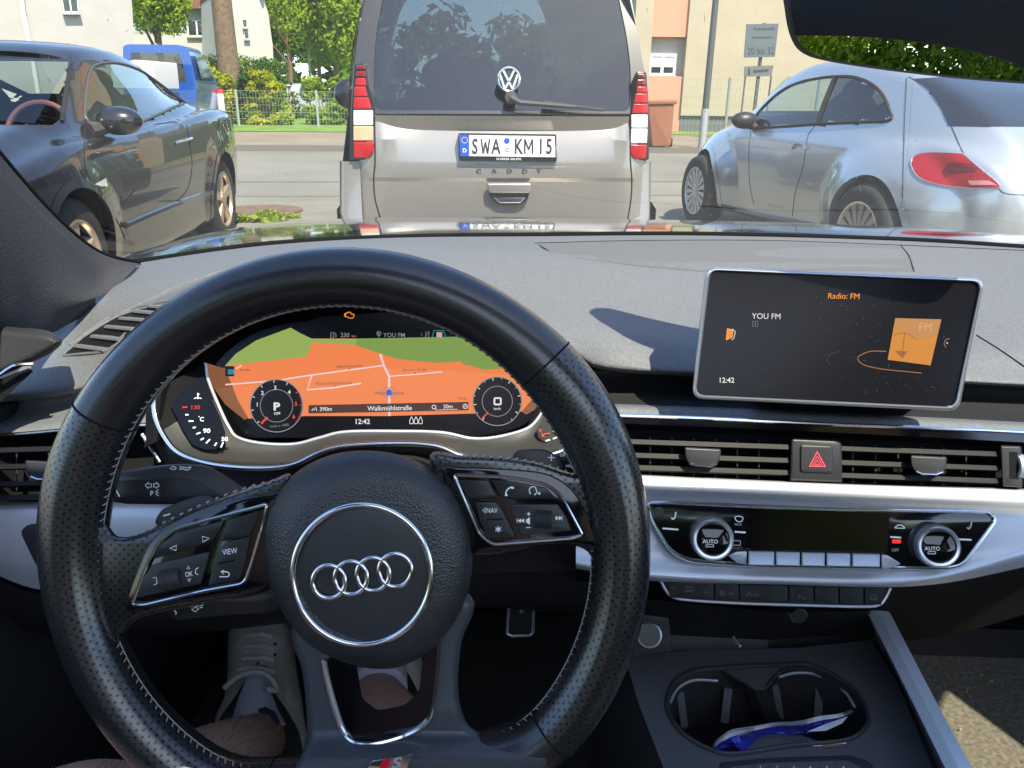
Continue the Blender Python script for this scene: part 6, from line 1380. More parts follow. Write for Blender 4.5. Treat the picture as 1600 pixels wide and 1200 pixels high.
class Car:
    """shell lofted through stations along its length; local x forward, y left, z up"""
    def __init__(s, keys, pos, ang, bulges=(), nx=150, crease=0):
        s.pos = Vector(pos); s.rot = Matrix.Rotation(ang, 3, 'Z'); s.keys = keys; s.bul = bulges
        x0, x1 = keys[0][0], keys[-1][0]; rows_ = []; nv = 44
        for i in range(nx+1):
            x = x0+(x1-x0)*i/nx; zb, zl, zr, yb, yg, yr = [keyv(keys, x, k) for k in range(1, 7)]
            gh = max(0, zr-zl); 
            ctrl = [(yb-.16, zb), (yb-.04, zb+.03), (yb-.01, zb+(zl-zb)*.25), (yb+.015, zb+(zl-zb)*.55), (yb, zb+(zl-zb)*.84), (yb-.03, zl-.02), (yg, zl+.012*min(1, gh*8)), (yg*.35+yr*.65, zl+.62*gh), (yr, zl+.88*gh), (yr*.78, zl+.965*gh), (yr*.4, zr-.002), (0, zr)]
            P_ = resample([Vector((a, b_, 0)) for a, b_ in cr([Vector((a, b_, 0)) for a, b_ in ctrl], 6) for a, b_ in [(a, b_)]] if False else cr([Vector((a, b_, 0)) for a, b_ in ctrl], 6), nv)
            half = []
            for p in P_:
                yy = p.x
                for (bx_, bz, rx, rz_, amt) in s.bul:
                    q = ((x-bx_)/rx)**2+((p.y-bz)/rz_)**2
                    if q < 1: yy += amt*(1-q)**1.0 if amt > 0 else amt*(1-q)
                half.append((yy, p.y))
            rows_.append([Vector((x, a, b_)) for a, b_ in half]+[Vector((x, -a, b_)) for a, b_ in half[-2::-1]])
        s.nr = len(rows_); s.nc = len(rows_[0]); s.lv = [p for r_ in rows_ for p in r_]; s.v = [s.W(p) for p in s.lv]
        s.f = []; s.fi = {}
        for i in range(s.nr-1):
            for j in range(s.nc-1):
                s.fi[(i, j)] = len(s.f); s.f.append((i*s.nc+j, i*s.nc+j+1, (i+1)*s.nc+j+1, (i+1)*s.nc+j))
        s.caps = [tuple(range(s.nc)), tuple((s.nr-1)*s.nc+j for j in range(s.nc))]
        s.dead = set(); s.bv = BVHTree.FromPolygons(s.v, s.f+s.caps)
    def W(s, p): return s.pos+s.rot @ Vector(p)
    def hit(s, px, py, h=.003):
        r_ = ray(px, py).normalized(); p, n_, i, d_ = s.bv.ray_cast(EYE, r_); return p-r_*h if p else None
    def cut(s, P_, both=True):
        for (i, j), k in s.fi.items():
            c = sum((s.v[a] for a in s.f[k]), Vector())/4; x, y = pj(c)
            if (c-EYE).dot(fw) > 0 and inpoly(x, y, P_):
                hp = s.bv.ray_cast(EYE, (c-EYE).normalized())
                if hp[0] and (hp[0]-c).length < .04:
                    s.dead.add(k)
                    if both: s.dead.add(s.fi[(i, s.nc-2-j)])
    def arch(s, x, z, r_, both=True):
        for (i, j), k in s.fi.items():
            c = sum((s.lv[a] for a in s.f[k]), Vector())/4
            if (c.x-x)**2+(c.z-z)**2 < r_*r_ and c.z < z+r_ and abs(c.y) > .45: s.dead.add(k)
    def body(s, root, m, name='body'):
        mb_ = MB(); mb_.add(s.v, [f for k, f in enumerate(s.f) if k not in s.dead]+s.caps, m); return mb_.build(name, root, ang=50)
    def drape(s, mb_, P_, m, h=.003, step=6, flip=False, mirror=False):
        bm = bmesh.new(); bm.faces.new([bm.verts.new((p[0], p[1], 0)) for p in P_])
        for ax_ in (0, 1):
            lo_, hi = min(p[ax_] for p in P_), max(p[ax_] for p in P_); k = lo_+step
            while k < hi:
                bmesh.ops.bisect_plane(bm, geom=bm.verts[:]+bm.edges[:]+bm.faces[:], plane_co=(k, k, 0), plane_no=(1, 0, 0) if ax_ == 0 else (0, 1, 0)); k += step
        bm.verts.index_update(); vs = []; last = None
        for v in bm.verts:
            p = s.hit(v.co.x, v.co.y, h); vs.append(p)
        good = [p for p in vs if p]
        vs = [p if p else min(good, key=lambda q: (Vector(pj(q))-v.co.xy).length) for p, v in zip(vs, bm.verts)]
        if mirror:
            out_ = []
            for p in vs:
                q = s.rot.inverted() @ (p-s.pos); q.y = -q.y; out_.append(s.W(q))
            vs = out_
        mb_.add(vs, [[v.index for v in f.verts] for f in bm.faces], m); bm.free()
    def line(s, mb_, P_, r_, m, closed=False, h=.002, seg=6, sub=5):
        pts = [s.hit(p[0], p[1], h) for p in cr([Vector((*p[:2], 0)) for p in P_], sub, closed)]; pts = [p for p in pts if p]
        if len(pts) > 2: tube(mb_, pts, r_, m, closed=closed, seg=seg)
    def tri(s, mb_, txt, px, py, size, m, ang=0, sx=1, bold=0, h=.004):
        F_ = lambda x, y, hh=0: s.hit(x, y, h) or D(x, y, 5)
        text(mb_, txt, px, py, size, F_, 0, m, ang=ang, sx=sx, bold=bold)
def carwheel(root, c, ax, r_, w_, style, label=None, rimm=None):
    """wheel > tyre, rim ; ax points outwards"""
    rimm = rimm or M_rim
    ax = Vector(ax).normalized(); c = Vector(c); t = w_
    mb_ = MB(); rr = r_*.66; lathe(mb_, c, ax, [(rr, -t/2), (r_*.93, -t/2), (r_, -t*.36), (r_, t*.30), (r_*.965, t*.42), (r_*.86, t*.5), (rr*1.03, t*.47), (rr, t*.40)], M_tyre, seg=44)
    wl = mb_.build('wheel', root, ang=50, label=label)
    mb_ = MB(); lathe(mb_, c, ax, [(rr*1.02, t*.44), (rr*.95, t*.40), (rr*.93, -t*.2), (rr*.5, -t*.25), (.0001, -t*.25)], M_well if style != 'disc' else rimm, seg=40)
    lathe(mb_, c, ax, [(rr*1.03, t*.42), (rr*1.02, t*.475), (rr*.96, t*.46), (rr*.93, t*.36)], rimm, seg=40)
    e1 = Vector((0, 0, 1)); e1 = (e1-ax*e1.dot(ax)).normalized(); e2 = ax.cross(e1)
    def pt(a, q, h): return c+(e1*math.cos(a)+e2*math.sin(a))*q+ax*h
    ns = 5 if style == 'five' else 15
    for i in range(ns):
        a = tp*i/ns; wA, wB = (.42, .20) if style == 'five' else (.16, .13)
        h1, h0 = t*.42, t*.30
        V_ = [pt(a-wA, rr*.25, h1), pt(a+wA, rr*.25, h1), pt(a+wB, rr*.97, h1), pt(a-wB, rr*.97, h1), pt(a-wA*1.3, rr*.25, h0-.03), pt(a+wA*1.3, rr*.25, h0-.03), pt(a+wB*1.4, rr*.97, h0-.03), pt(a-wB*1.4, rr*.97, h0-.03)]
        mb_.add(V_, [(0, 1, 2, 3), (0, 1, 5, 4), (1, 2, 6, 5), (2, 3, 7, 6), (3, 0, 4, 7)], rimm)
    lathe(mb_, c, ax, [(rr*.30, t*.2), (rr*.28, t*.44), (rr*.2, t*.47), (.0001, t*.47)], rimm, seg=24)
    mb_.build('rim', wl, ang=30); return wl
def archlip(car, root, x, z, r_, side, m, wd=.03):
    """rolled lip round a wheel arch laid on the flank, plus a dark inner well"""
    mb_ = MB(); inner_ = []; outer_ = []
    for k in range(41):
        a = R(-22)+R(224)*k/40; 
        for q, L_ in ((r_-.012, inner_), (r_+wd, outer_)):
            lx, lz = x+q*math.cos(a), z+q*math.sin(a); o = car.pos+car.rot @ Vector((lx, side*2, lz)); d_ = car.rot @ Vector((0, -side, 0))
            hp = car.bv.ray_cast(o, d_); L_.append((hp[0]-d_*.004) if hp[0] else car.W((lx, side*.80, lz)))
    inn2 = [p+car.rot @ Vector((0, -side*.05, 0)) for p in inner_]; inn3 = [p+car.rot @ Vector((0, -side*.30, 0)) for p in inner_]
    grid(mb_, [outer_, inner_, inn2], m); o_ = mb_.build('arch_lip', root, ang=60)
    mb_ = MB(); grid(mb_, [inn2, inn3], M_well); mb_.add(inn3, [tuple(range(len(inn3)))], M_well); mb_.build('wheel_well', root, ang=60)

M_tint = glassmat('car_glass_green', (.55, .66, .60), refl=2.2); M_tint2 = glassmat('privacy_glass', (.11, .14, .16), refl=1.6); M_tint3 = glassmat('car_glass_clear', (.75, .85, .80), refl=1.6)
M_brz = mat('bronze_rim', (.55, .44, .33), rough=.32, metal=.6)
M_seat = mat('car_seat_cloth', (.035, .035, .038), rough=.9); M_plastic = mat('grey_trim', (.05, .05, .05), rough=.6)
M_lampR = mat('tail_lamp_red', (.42, .003, .008), rough=.35, coat=.25, bump=.25, bscale=60, vor=True); M_lampW = mat('tail_lamp_clear', (.72, .72, .70), rough=.15, coat=1, bump=.2, bscale=60); M_lampO = mat('tail_lamp_amber', (.75, .42, .25), rough=.2, coat=1); M_lampD = mat('tail_lamp_dark_red', (.20, .004, .010), rough=.2, coat=.5)

# ---------------------------------------------------------------- dark brown coupe, left
fwc = GZ(140, 413, .33); rwc = GZ(358, 311, .33)
dr = (fwc-rwc); ang = math.atan2(dr.y, dr.x); mid = rwc+dr.normalized()*1.30
M_cpaint = mat('dark_brown_metallic', (.016, .014, .013), rough=.25, metal=.2, coat=1, croughness=.02, spec=.5)
left_ = Vector((-math.sin(ang), math.cos(ang), 0))
cpos = Vector((mid.x, mid.y, 0))-left_*.93
K = [(-2.20, .38, .80, .82, .55, .45, .35), (-2.12, .30, .93, .96, .76, .62, .50), (-1.9, .24, 1.01, 1.04, .86, .70, .56), (-1.5, .20, 1.02, 1.09, .89, .72, .58), (-1.1, .18, 1.00, 1.20, .90, .74, .58), (-.6, .17, .97, 1.37, .90, .76, .60), (-.1, .17, .95, 1.43, .90, .77, .60), (.3, .17, .93, 1.40, .90, .77, .60),
     (.65, .17, .92, 1.24, .90, .78, .62), (1.0, .18, .91, 1.03, .90, .78, .64), (1.25, .19, .89, .96, .90, .76, .62), (1.7, .22, .80, .87, .87, .70, .55), (2.0, .26, .70, .76, .78, .58, .45), (2.18, .30, .55, .60, .60, .45, .35)]
cc = Car(K, cpos, ang, bulges=[(1.30, .42, .52, .45, .045), (-1.30, .42, .52, .45, .04)], nx=190)
coupe = thing('parked_car', cpos, 'dark brown coupe with silver five-spoke wheels parked at the left facing the camera', 'car', 'parked cars ahead')
sideW = [(134, 184), (134, 150), (141, 112), (152, 101), (178, 98), (205, 104), (232, 117), (258, 134), (280, 150), (292, 159), (270, 168), (240, 182), (215, 192), (185, 200), (150, 196)]
ws = [(-60, 84), (-20, 83), (50, 86), (108, 95), (101, 140), (93, 190), (85, 197), (0, 196), (-60, 196)]
cc.cut(sideW); cc.cut(ws, False)
# also open the far half of the windscreen
for (i, j), k in list(cc.fi.items()):
    c = sum((cc.lv[a] for a in cc.f[k]), Vector())/4
    if .42 < c.x < .98 and abs(c.y) < .60 and c.z > 1.0 and c.z > keyv(cc.keys, c.x, 3)-.07: cc.dead.add(k)
    if -1.35 < c.x < -.72 and abs(c.y) < .52 and c.z > keyv(cc.keys, c.x, 3)-.05: cc.dead.add(k)
cc.arch(1.30, .34, .375); cc.arch(-1.30, .34, .375)
cc.body(coupe, M_cpaint)
mb = MB(); cc.drape(mb, sideW, M_tint, h=-.004); mb.build('side_window', coupe, ang=180)
mb = MB(); cc.drape(mb, sideW, M_tint, h=-.004, mirror=True); mb.build('side_window', coupe, ang=180)
mb = MB()
rows_ = [[cc.W((x, y*.64, keyv(cc.keys, x, 3)-.012-.03*y*y)) for y in [q/8-1 for q in range(17)]] for x in (.40, .55, .7, .85, 1.0)]; grid(mb, rows_, M_tint3); mb.build('windscreen', coupe, ang=180)
rows_ = [[cc.W((x, y*.54, keyv(cc.keys, x, 3)-.01-.02*y*y)) for y in [q/8-1 for q in range(17)]] for x in (-1.38, -1.1, -.9, -.70)]
mb = MB(); grid(mb, rows_, M_tint3); mb.build('rear_window', coupe, ang=180)
mb = MB(); cc.line(mb, sideW, .010, M_dkst, closed=True, seg=6, h=0); mb.build('window_trim', coupe)
mb = MB(); cc.line(mb, [(108, 90), (110, 100), (104, 140), (97, 190)], .012, M_rubber, h=0); mb.build('window_trim', coupe)
for P_ in ([(134, 186), (132, 230), (134, 262), (150, 300), (180, 340), (195, 372)], [(292, 196), (297, 230), (300, 262), (290, 300), (255, 330)]):
    mb = MB(); cc.line(mb, P_, .0035, M_well, h=0); mb.build('door_seam', coupe)
mb = MB(); cc.line(mb, [(196, 352), (240, 333), (290, 313), (330, 300)], .02, M_cpaint, h=.0); mb.build('sill_moulding', coupe)
mb = MB(); a = cc.hit(276, 222, .02); b_ = cc.hit(296, 217, .02)
if a and b_: tube(mb, [cc.hit(273, 224, .0), a, b_, cc.hit(299, 216, .0)], .013, M_chrome, seg=8, flat_=.8)
mb.build('door_handle', coupe)
c = cc.hit(155, 192, .0); o_ = cc.rot @ Vector((0, 1, 0)); f_ = cc.rot @ Vector((1, 0, 0))
sd = 1 if (cc.rot @ Vector((0, 1, 0))).dot(EYE-cc.pos) > 0 else -1; o_ = o_*sd
mb = MB(); cm = cc.hit(150, 200, 0)+o_*.13+Vector((0, 0, .04)); ellipsoid(mb, cm, (.09, .13, .078), M_cpaint, cc.rot, nu=20, nv=14); tube(mb, [cc.hit(140, 205, 0), cm-o_*.05-Vector((0, 0, .03))], [.05, .03], M_plastic, seg=8); mb.build('door_mirror', coupe)
mb = MB(); lamp = cr([(158, 292), (166, 283), (168, 292), (162, 297)], 3, True)
cc.drape(mb, [(148, 288), (166, 278), (168, 291), (158, 291)], M_lampW, h=.004, step=5); mb.build('side_repeater', coupe)
for x, z, nm in ((1.30, .33, 'front'), (-1.30, .33, 'rear')):
    for s_ in (1, -1):
        carwheel(coupe, cc.W((x, s_*.80, z)), cc.rot @ Vector((0, s_, 0)), .325, .21, 'five', rimm=M_brz); archlip(cc, coupe, x, .34, .375, s_, M_cpaint)
# inside: floor tub, seats, steering wheel
mb = MB(); box(mb, cc.W((-.1, 0, .62)), (2.6, 1.40, .5), M_seat, cc.rot); mb.build('interior_tub', coupe, smooth=False)
for s_ in (1, -1):
    mb = MB(); ellipsoid(mb, cc.W((-.35, s_*.37, .98)), (.12, .24, .26), M_seat, cc.rot); ellipsoid(mb, cc.W((-.42, s_*.37, 1.20)), (.06, .13, .09), M_seat, cc.rot); mb.build('seat', coupe)
mb = MB(); box(mb, cc.W((.72, 0, .90)), (.40, 1.35, .10), M_seat, cc.rot@Matrix.Rotation(R(4), 3, 'Y')); mb.build('dashboard', coupe, smooth=False)
mb = MB(); cw_ = cc.W((.40, .37*1, .91)); e1 = cc.rot @ Vector((0, 1, 0)); e2 = (cc.rot @ Vector((-.35, 0, .93))); tube(mb, [cw_+e1*.185*math.cos(tp*q/36)+e2*.185*math.sin(tp*q/36) for q in range(36)], .016, mat('rosy_leather', (.20, .07, .07), rough=.5), closed=True, seg=8); mb.build('steering_wheel', coupe)

# ---------------------------------------------------------------- silver-blue rounded hatchback, right
bf = GZ(1085, 298, .33); bd = Vector((-math.sin(R(13)), math.cos(R(13)), 0)); bang = math.atan2(bd.y, bd.x)
bl_ = Vector((-math.sin(bang), math.cos(bang), 0)); bpos = Vector((bf.x, bf.y, 0))-bd*1.28-bl_*.93
M_bpaint = mat('silver_blue_metallic', (.47, .51, .54), rough=.28, metal=.5, coat=1, croughness=.04)
K = [(-2.13, .42, .62, .66, .50, .40, .34), (-2.06, .32, .76, .80, .62, .50, .42), (-1.92, .26, .86, .94, .70, .58, .48), (-1.7, .22, .92, 1.09, .76, .65, .52), (-1.4, .20, .93, 1.24, .78, .70, .55), (-.9, .19, .93, 1.40, .80, .74, .57), (-.3, .18, .93, 1.475, .80, .755, .58), (.15, .18, .93, 1.45, .80, .755, .58),
     (.5, .18, .93, 1.34, .80, .75, .58), (.85, .18, .93, 1.12, .80, .74, .60), (1.05, .19, .92, 1.02, .79, .72, .60), (1.5, .21, .85, .95, .72, .62, .50), (1.85, .26, .72, .82, .62, .50, .42), (2.08, .32, .58, .66, .48, .36, .30)]
bc = Car(K, bpos, bang, bulges=[(1.28, .42, .62, .44, .15), (-1.26, .44, .66, .48, .15)], nx=190)
btl = thing('parked_car', bpos, 'silver-blue rounded hatchback with big red tail lamp parked at the right', 'car', 'parked cars ahead')
bW = [(1170, 200), (1178, 185), (1200, 160), (1228, 138), (1260, 126), (1300, 120), (1335, 121), (1362, 132), (1380, 150), (1389, 172), (1390, 188), (1340, 191), (1280, 194), (1220, 198)]
bR = [(1428, 123), (1450, 140), (1468, 165), (1482, 196), (1540, 197), (1640, 198), (1700, 190), (1700, 120), (1600, 118), (1500, 118)]
bc.cut(bW); bc.cut([(1550+(x-1550)*.95, 155+(y-155)*.86) for x, y in bR], False)
for (i, j), k in list(bc.fi.items()):
    c = sum((bc.lv[a] for a in bc.f[k]), Vector())/4
    if .45 < c.x < .95 and abs(c.y) < .56 and c.z > keyv(bc.keys, c.x, 3)-.08: bc.dead.add(k)
bc.arch(1.28, .34, .385); bc.arch(-1.26, .34, .385)
bc.body(btl, M_bpaint)
for mir_ in (False, True):
    mb = MB(); bc.drape(mb, [(1170, 200), (1178, 185), (1200, 160), (1228, 138), (1260, 126), (1300, 120), (1306, 121), (1288, 160), (1275, 194), (1220, 198)], M_tint3, h=-.004, mirror=mir_); mb.build('side_window', btl, ang=180)
    mb = MB(); bc.drape(mb, [(1309, 121), (1335, 121), (1362, 132), (1380, 150), (1389, 172), (1390, 188), (1340, 191), (1279, 194), (1292, 160)], M_tint2, h=-.004, mirror=mir_); mb.build('side_window', btl, ang=180)
mb = MB(); bc.line(mb, bW, .012, M_rubber, closed=True, h=0); mb.build('window_trim', btl)
mb = MB(); bc.line(mb, [(1306, 119), (1290, 158), (1277, 195)], .022, M_rubber, h=-.004); mb.build('door_pillar', btl)
rows_ = [[bc.W((x, y*.60, keyv(bc.keys, x, 3)-.012-.03*y*y)) for y in [q/8-1 for q in range(17)]] for x in (.43, .6, .8, .97)]; mb = MB(); grid(mb, rows_, M_tint3); mb.build('windscreen', btl, ang=180)
mb = MB(); bc.drape(mb, bR, mat('dark_rear_glass', (.012, .014, .016), rough=.04, spec=.8, coat=1), h=.006, step=5); mb.build('rear_window', btl, ang=180)
for P_ in ([(1420, 120), (1452, 140), (1475, 172), (1490, 205), (1506, 240), (1530, 262), (1556, 288), (1575, 303), (1640, 305)], [(1275, 194), (1262, 215), (1255, 260), (1243, 300), (1238, 338)], [(1174, 200), (1170, 240), (1172, 290), (1178, 320)], [(1417, 122), (1414, 180), (1412, 240), (1410, 330)]):
    mb = MB(); bc.line(mb, P_, .0035, M_plastic, h=0); mb.build('door_seam', btl)
lampO = cr([(1424, 252), (1432, 242), (1455, 238), (1500, 240), (1508, 243), (1530, 262), (1562, 290), (1540, 294), (1490, 292), (1445, 282), (1428, 268)], 4, True)
mb = MB(); bc.drape(mb, lampO, M_lampR, h=.010, step=6); lo_ = mb.build('tail_lamp', btl, ang=180)
mb = MB(); bc.drape(mb, [(1482, 254), (1520, 256), (1528, 266), (1490, 268), (1480, 276), (1472, 268)], M_lampD, h=.014, step=5); mb.build('lamp_lens', lo_, ang=180)
mb = MB(); bc.drape(mb, [(1512, 282), (1545, 282), (1558, 289), (1516, 289)], mat('pale_lens', (.8, .25, .25), rough=.2, coat=1), h=.014, step=5); mb.build('lamp_lens', lo_, ang=180)
mb = MB(); bc.line(mb, [p for p in lampO][::3], .006, M_bpaint, closed=True, h=.004, sub=3); mb.build('lamp_trim', lo_)
mb = MB(); bc.line(mb, [(1238, 231), (1244, 226), (1256, 227), (1261, 232)], .013, M_chrome, h=.012); mb.build('door_handle', btl)
s2 = bc.rot @ Vector((0, 1, 0)); mb = MB(); cm = bc.hit(1180, 192, 0)+s2*.10+Vector((0, 0, .02)); ellipsoid(mb, cm, (.08, .115, .07), M_dark2, bc.rot); tube(mb, [bc.hit(1182, 200, 0), cm-s2*.04], .025, M_plastic, seg=8); mb.build('door_mirror', btl)
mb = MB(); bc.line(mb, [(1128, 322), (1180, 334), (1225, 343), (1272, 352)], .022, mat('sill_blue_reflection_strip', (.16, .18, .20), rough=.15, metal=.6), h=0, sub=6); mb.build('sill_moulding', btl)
mb = MB(); bc.tri(mb, 'Beetle', 1213, 322, 8, M_alu2, ang=5, h=.004); mb.build('lettering', btl, smooth=False)
for x in (1.28, -1.26):
    for s_ in (1, -1): carwheel(btl, bc.W((x, s_*.84, .33)), bc.rot @ Vector((0, s_, 0)), .325, .2, 'multi', rimm=mat('silver_wheel_trim', (.55, .57, .58), rough=.35, metal=.5) if x > 0 and s_ > 0 else None); archlip(bc, btl, x, .34, .385, s_, M_bpaint, wd=.035)
mb = MB(); box(mb, bc.W((-.2, 0, .60)), (2.6, 1.30, .5), M_seat, bc.rot); mb.build('interior_tub', btl, smooth=False)
for s_ in (1, -1):
    mb = MB(); ellipsoid(mb, bc.W((-.15, s_*.36, .98)), (.12, .24, .26), M_seat, bc.rot); ellipsoid(mb, bc.W((-.2, s_*.36, 1.22)), (.06, .13, .09), M_seat, bc.rot); mb.build('seat', btl)

# ---------------------------------------------------------------- beige-silver van, centre
vh = R(7); vdir = Vector((-math.sin(vh), math.cos(vh), 0)); vr = Vector((math.cos(vh), math.sin(vh), 0)); vO = Vector((VY(783, 151, 4.0).x, 4.0, 0))
van = thing('parked_van', vO+vdir*2, 'beige-silver compact van with tall tail lamps parked with its rear towards the bonnet', 'van', 'parked cars ahead')
M_vp = mat('beige_silver_metallic', (.32, .298, .27), rough=.33, metal=.5, coat=1, croughness=.03)
M_vg = mat('van_black_trim', (.012, .012, .013), rough=.25, coat=.5)
def VC(px, py, h=0):
    """van rear plane; h towards the camera"""
    r_ = ray(px, py); return EYE+r_*(((vO-vdir*h)-EYE).dot(vdir)/r_.dot(vdir))
# body shell : rear outline swept forward
ol = [(531, 360), (530, 330), (529, 300), (531, 262), (534, 235), (540, 180), (545, 105), (553, 50), (565, -20), (590, -110), (640, -165), (783, -182), (925, -165), (970, -100), (993, 0), (1006, 60), (1013, 110), (1016, 180), (1017, 250), (1016, 300), (1013, 360)]
olw = [VC(x, y, 0) for x, y in ol]; olw = cr(olw, 4)
lowz = .25
def vext(p, s_, sx=1, dz=0):
    c = vO+vdir*s_; q = p-vO; a = q.dot(vr); return c+vr*a*sx+Vector((0, 0, q.z*(1) + dz))
gb = [Vector((olw[0].x, olw[0].y, lowz))]+olw+[Vector((olw[-1].x, olw[-1].y, lowz))]
rows_ = []
for s_, sx, top_ in ((.10, 1, 1), (.5, 1.02, 1), (1.5, 1.03, 1), (2.6, 1.03, 1), (3.0, 1.03, .985), (3.5, 1.02, .80), (3.75, 1.0, .66), (4.2, .95, .60), (4.45, .80, .5)):
    r_ = []
    for p in gb:
        q = p-vO; z = q.z if q.z < 1.0 else 1.0+(q.z-1.0)*(1 if top_ == 1 else max(0, (top_-.58)/.42))
        r_.append(vO+vdir*s_+vr*q.dot(vr)*sx+Vector((0, 0, min(z, q.z)*(1 if top_ > .61 else top_/.6))))
    rows_.append(r_)
ng = len(gb); vv = [p for r_ in rows_ for p in r_]; ff = []; wsf = []
for i in range(len(rows_)-1):
    for j in range(ng-1):
        q = (i*ng+j, i*ng+j+1, (i+1)*ng+j+1, (i+1)*ng+j); zm = min(rows_[4][j].z, rows_[4][j+1].z)
        (wsf if i in (4, 5) and zm > 1.12 and abs((vv[q[0]]-vO).dot(vr)) < .74 else ff).append(q)
mb = MB(); mb.add(vv, ff+[tuple((len(rows_)-1)*ng+k for k in range(ng))], M_vp); mb.build('body', van, ang=60)
mb = MB(); mb.add(vv, wsf, M_tint3); mb.build('windscreen', van, ang=60)
# flank glass, dark lower flank and wheels
for s_ in (-1, 1):
    mb = MB(); side = [p for p in gb if (p-vO).dot(vr)*s_ > 0]
    zz = [1.15, 1.25, 1.4, 1.55, 1.66]
    def sy(z):
        c_ = min(side, key=lambda p: abs(p.z-z)); return abs((c_-vO).dot(vr))
    for y0, y1 in ((.35, 1.25), (1.35, 2.25), (2.35, 3.05)):
        grid(mb, [[vO+vdir*yy+vr*s_*(sy(z)*1.035+.006)+Vector((0, 0, z)) for yy in (y0, y1)] for z in zz], M_tint2)
    mb.build('side_glass', van, ang=60)
    mb = MB(); grid(mb, [[vO+vdir*yy+vr*s_*(.80+(.03 if .3 < z < .62 else 0))+Vector((0, 0, z)) for yy in (.05, .4, 1.5, 4.2)] for z in (.22, .32, .60, .64)], M_vg); mb.build('lower_trim', van)
    for yy in (.85, 3.55): carwheel(van, vO+vdir*yy+vr*s_*.72+Vector((0, 0, .33)), vr*s_, .33, .22, 'five')
mb = MB(); p = VC(536, 150, 0); fx = vO+vdir*2.9-vr*1.03; zc_ = 1.15; ellipsoid(mb, Vector((fx.x, fx.y, zc_)), (.13, .07, .12), M_vg, Matrix.Rotation(vh, 3, 'Z')); mb.build('door_mirror', van)
mb = MB(); fx = vO+vdir*2.9+vr*1.03; ellipsoid(mb, Vector((fx.x, fx.y, zc_)), (.13, .07, .12), M_vg, Matrix.Rotation(vh, 3, 'Z')); mb.build('door_mirror', van)
# rear face rows: glass surround, tailgate, bumper
def vrow(pts, n=36): return [VC(*p) for p in resample(cr([Vector(p) for p in pts], 6), n)]
mb = MB()
grid(mb, [vrow([(560, 176, .02), (783, 176, .05), (1008, 178, .02)]), vrow([(556, 190, .02), (783, 183, .06), (1010, 190, .02)])], M_vp)
TG = [[(562, 178, .03), (585, 180, .055), (783, 181, .075), (983, 182, .055), (1006, 180, .03)],
      [(562, 192, .03), (590, 190, .050), (640, 202, .035), (783, 205, .035), (940, 203, .035), (982, 192, .05), (1006, 194, .03)],
      [(562, 215, .03), (590, 218, .070), (660, 216, .045), (783, 216, .045), (920, 216, .045), (982, 220, .07), (1006, 217, .03)],
      [(562, 250, .03), (585, 250, .068), (660, 251, .074), (783, 252, .076), (920, 252, .074), (985, 252, .068), (1006, 251, .03)],
      [(562, 254, .03), (585, 255, .070), (660, 256, .076), (783, 257, .078), (920, 257, .076), (985, 256, .070), (1006, 255, .03)],
      [(562, 276, .03), (584, 277, .068), (660, 278, .074), (783, 278, .076), (920, 278, .074), (986, 278, .068), (1006, 277, .03)],
      [(562, 282, .03), (584, 283, .061), (660, 284, .064), (783, 284, .065), (920, 284, .064), (986, 284, .061), (1006, 283, .03)],
      [(562, 330, .03), (590, 331, .060), (660, 333, .065), (783, 333, .065), (920, 333, .065), (986, 332, .06), (1006, 331, .03)],
      [(562, 345, .03), (594, 346, .055), (660, 346, .06), (783, 346, .06), (920, 346, .06), (986, 346, .055), (1006, 346, .03)]]
TGr = [vrow(r_, 60) for r_ in TG]; mb = MB(); grid(mb, TGr, M_vp); mb.build('tailgate', van, ang=14)
mb = MB(); grid(mb, [vrow(r_) for r_ in ([(531, 250, 0), (535, 252, .028), (562, 252, .034)], [(531, 330, .0), (536, 335, .036), (566, 340, .05)], [(533, 352, 0), (540, 352, .05), (590, 350, .08)])], M_vp)
grid(mb, [vrow(r_) for r_ in ([(990, 252, .034), (1013, 252, .03), (1017, 252, 0)], [(986, 340, .05), (1012, 335, .036), (1016, 332, 0)], [(970, 350, .08), (1010, 352, .05), (1015, 352, 0)])], M_vp); mb.build('corner_panel', van, ang=60)
for P_ in ([(585, 181), (586, 250), (584, 277), (586, 310), (596, 346)], [(984, 182), (985, 250), (987, 278), (986, 310), (980, 346)]):
    mb = MB(); bvT = BVHTree.FromPolygons([p for r_ in TGr for p in r_], [(i*60+j, i*60+j+1, i*60+61+j, i*60+60+j) for i in range(len(TGr)-1) for j in range(59)])
    pts = []
    for p in cr([Vector((*q, 0)) for q in P_], 6):
        h_ = bvT.ray_cast(EYE, ray(p.x, p.y).normalized()); 
        if h_[0]: pts.append(h_[0])
    tube(mb, pts, .004, M_well, seg=5); mb.build('panel_gap', van)
mb = MB(); BR = [[(534, 346, 0), (600, 347, .10), (783, 348, .14), (960, 348, .10), (1014, 347, 0)], [(533, 352, .02), (600, 353, .16), (783, 354, .20), (960, 354, .16), (1015, 353, .02)], [(533, 380, .03), (600, 385, .17), (783, 388, .21), (960, 386, .17), (1015, 382, .03)], [(535, 420, .0), (600, 425, .10), (783, 428, .14), (960, 426, .10), (1013, 422, 0)]]
grid(mb, [vrow(r_) for r_ in BR[:3]], M_vp); grid(mb, [vrow(r_) for r_ in BR[2:]], M_vg); mb.build('bumper', van, ang=30)
for (x0, x1) in ((568, 600), (975, 1003)): mb = MB(); slab(mb, rnd(rect(x0, 357, x1, 364), 2), lambda x, y, h=0: VC(x, y, .165+h), 0, .01, M_lampR); mb.build('reflector', van)
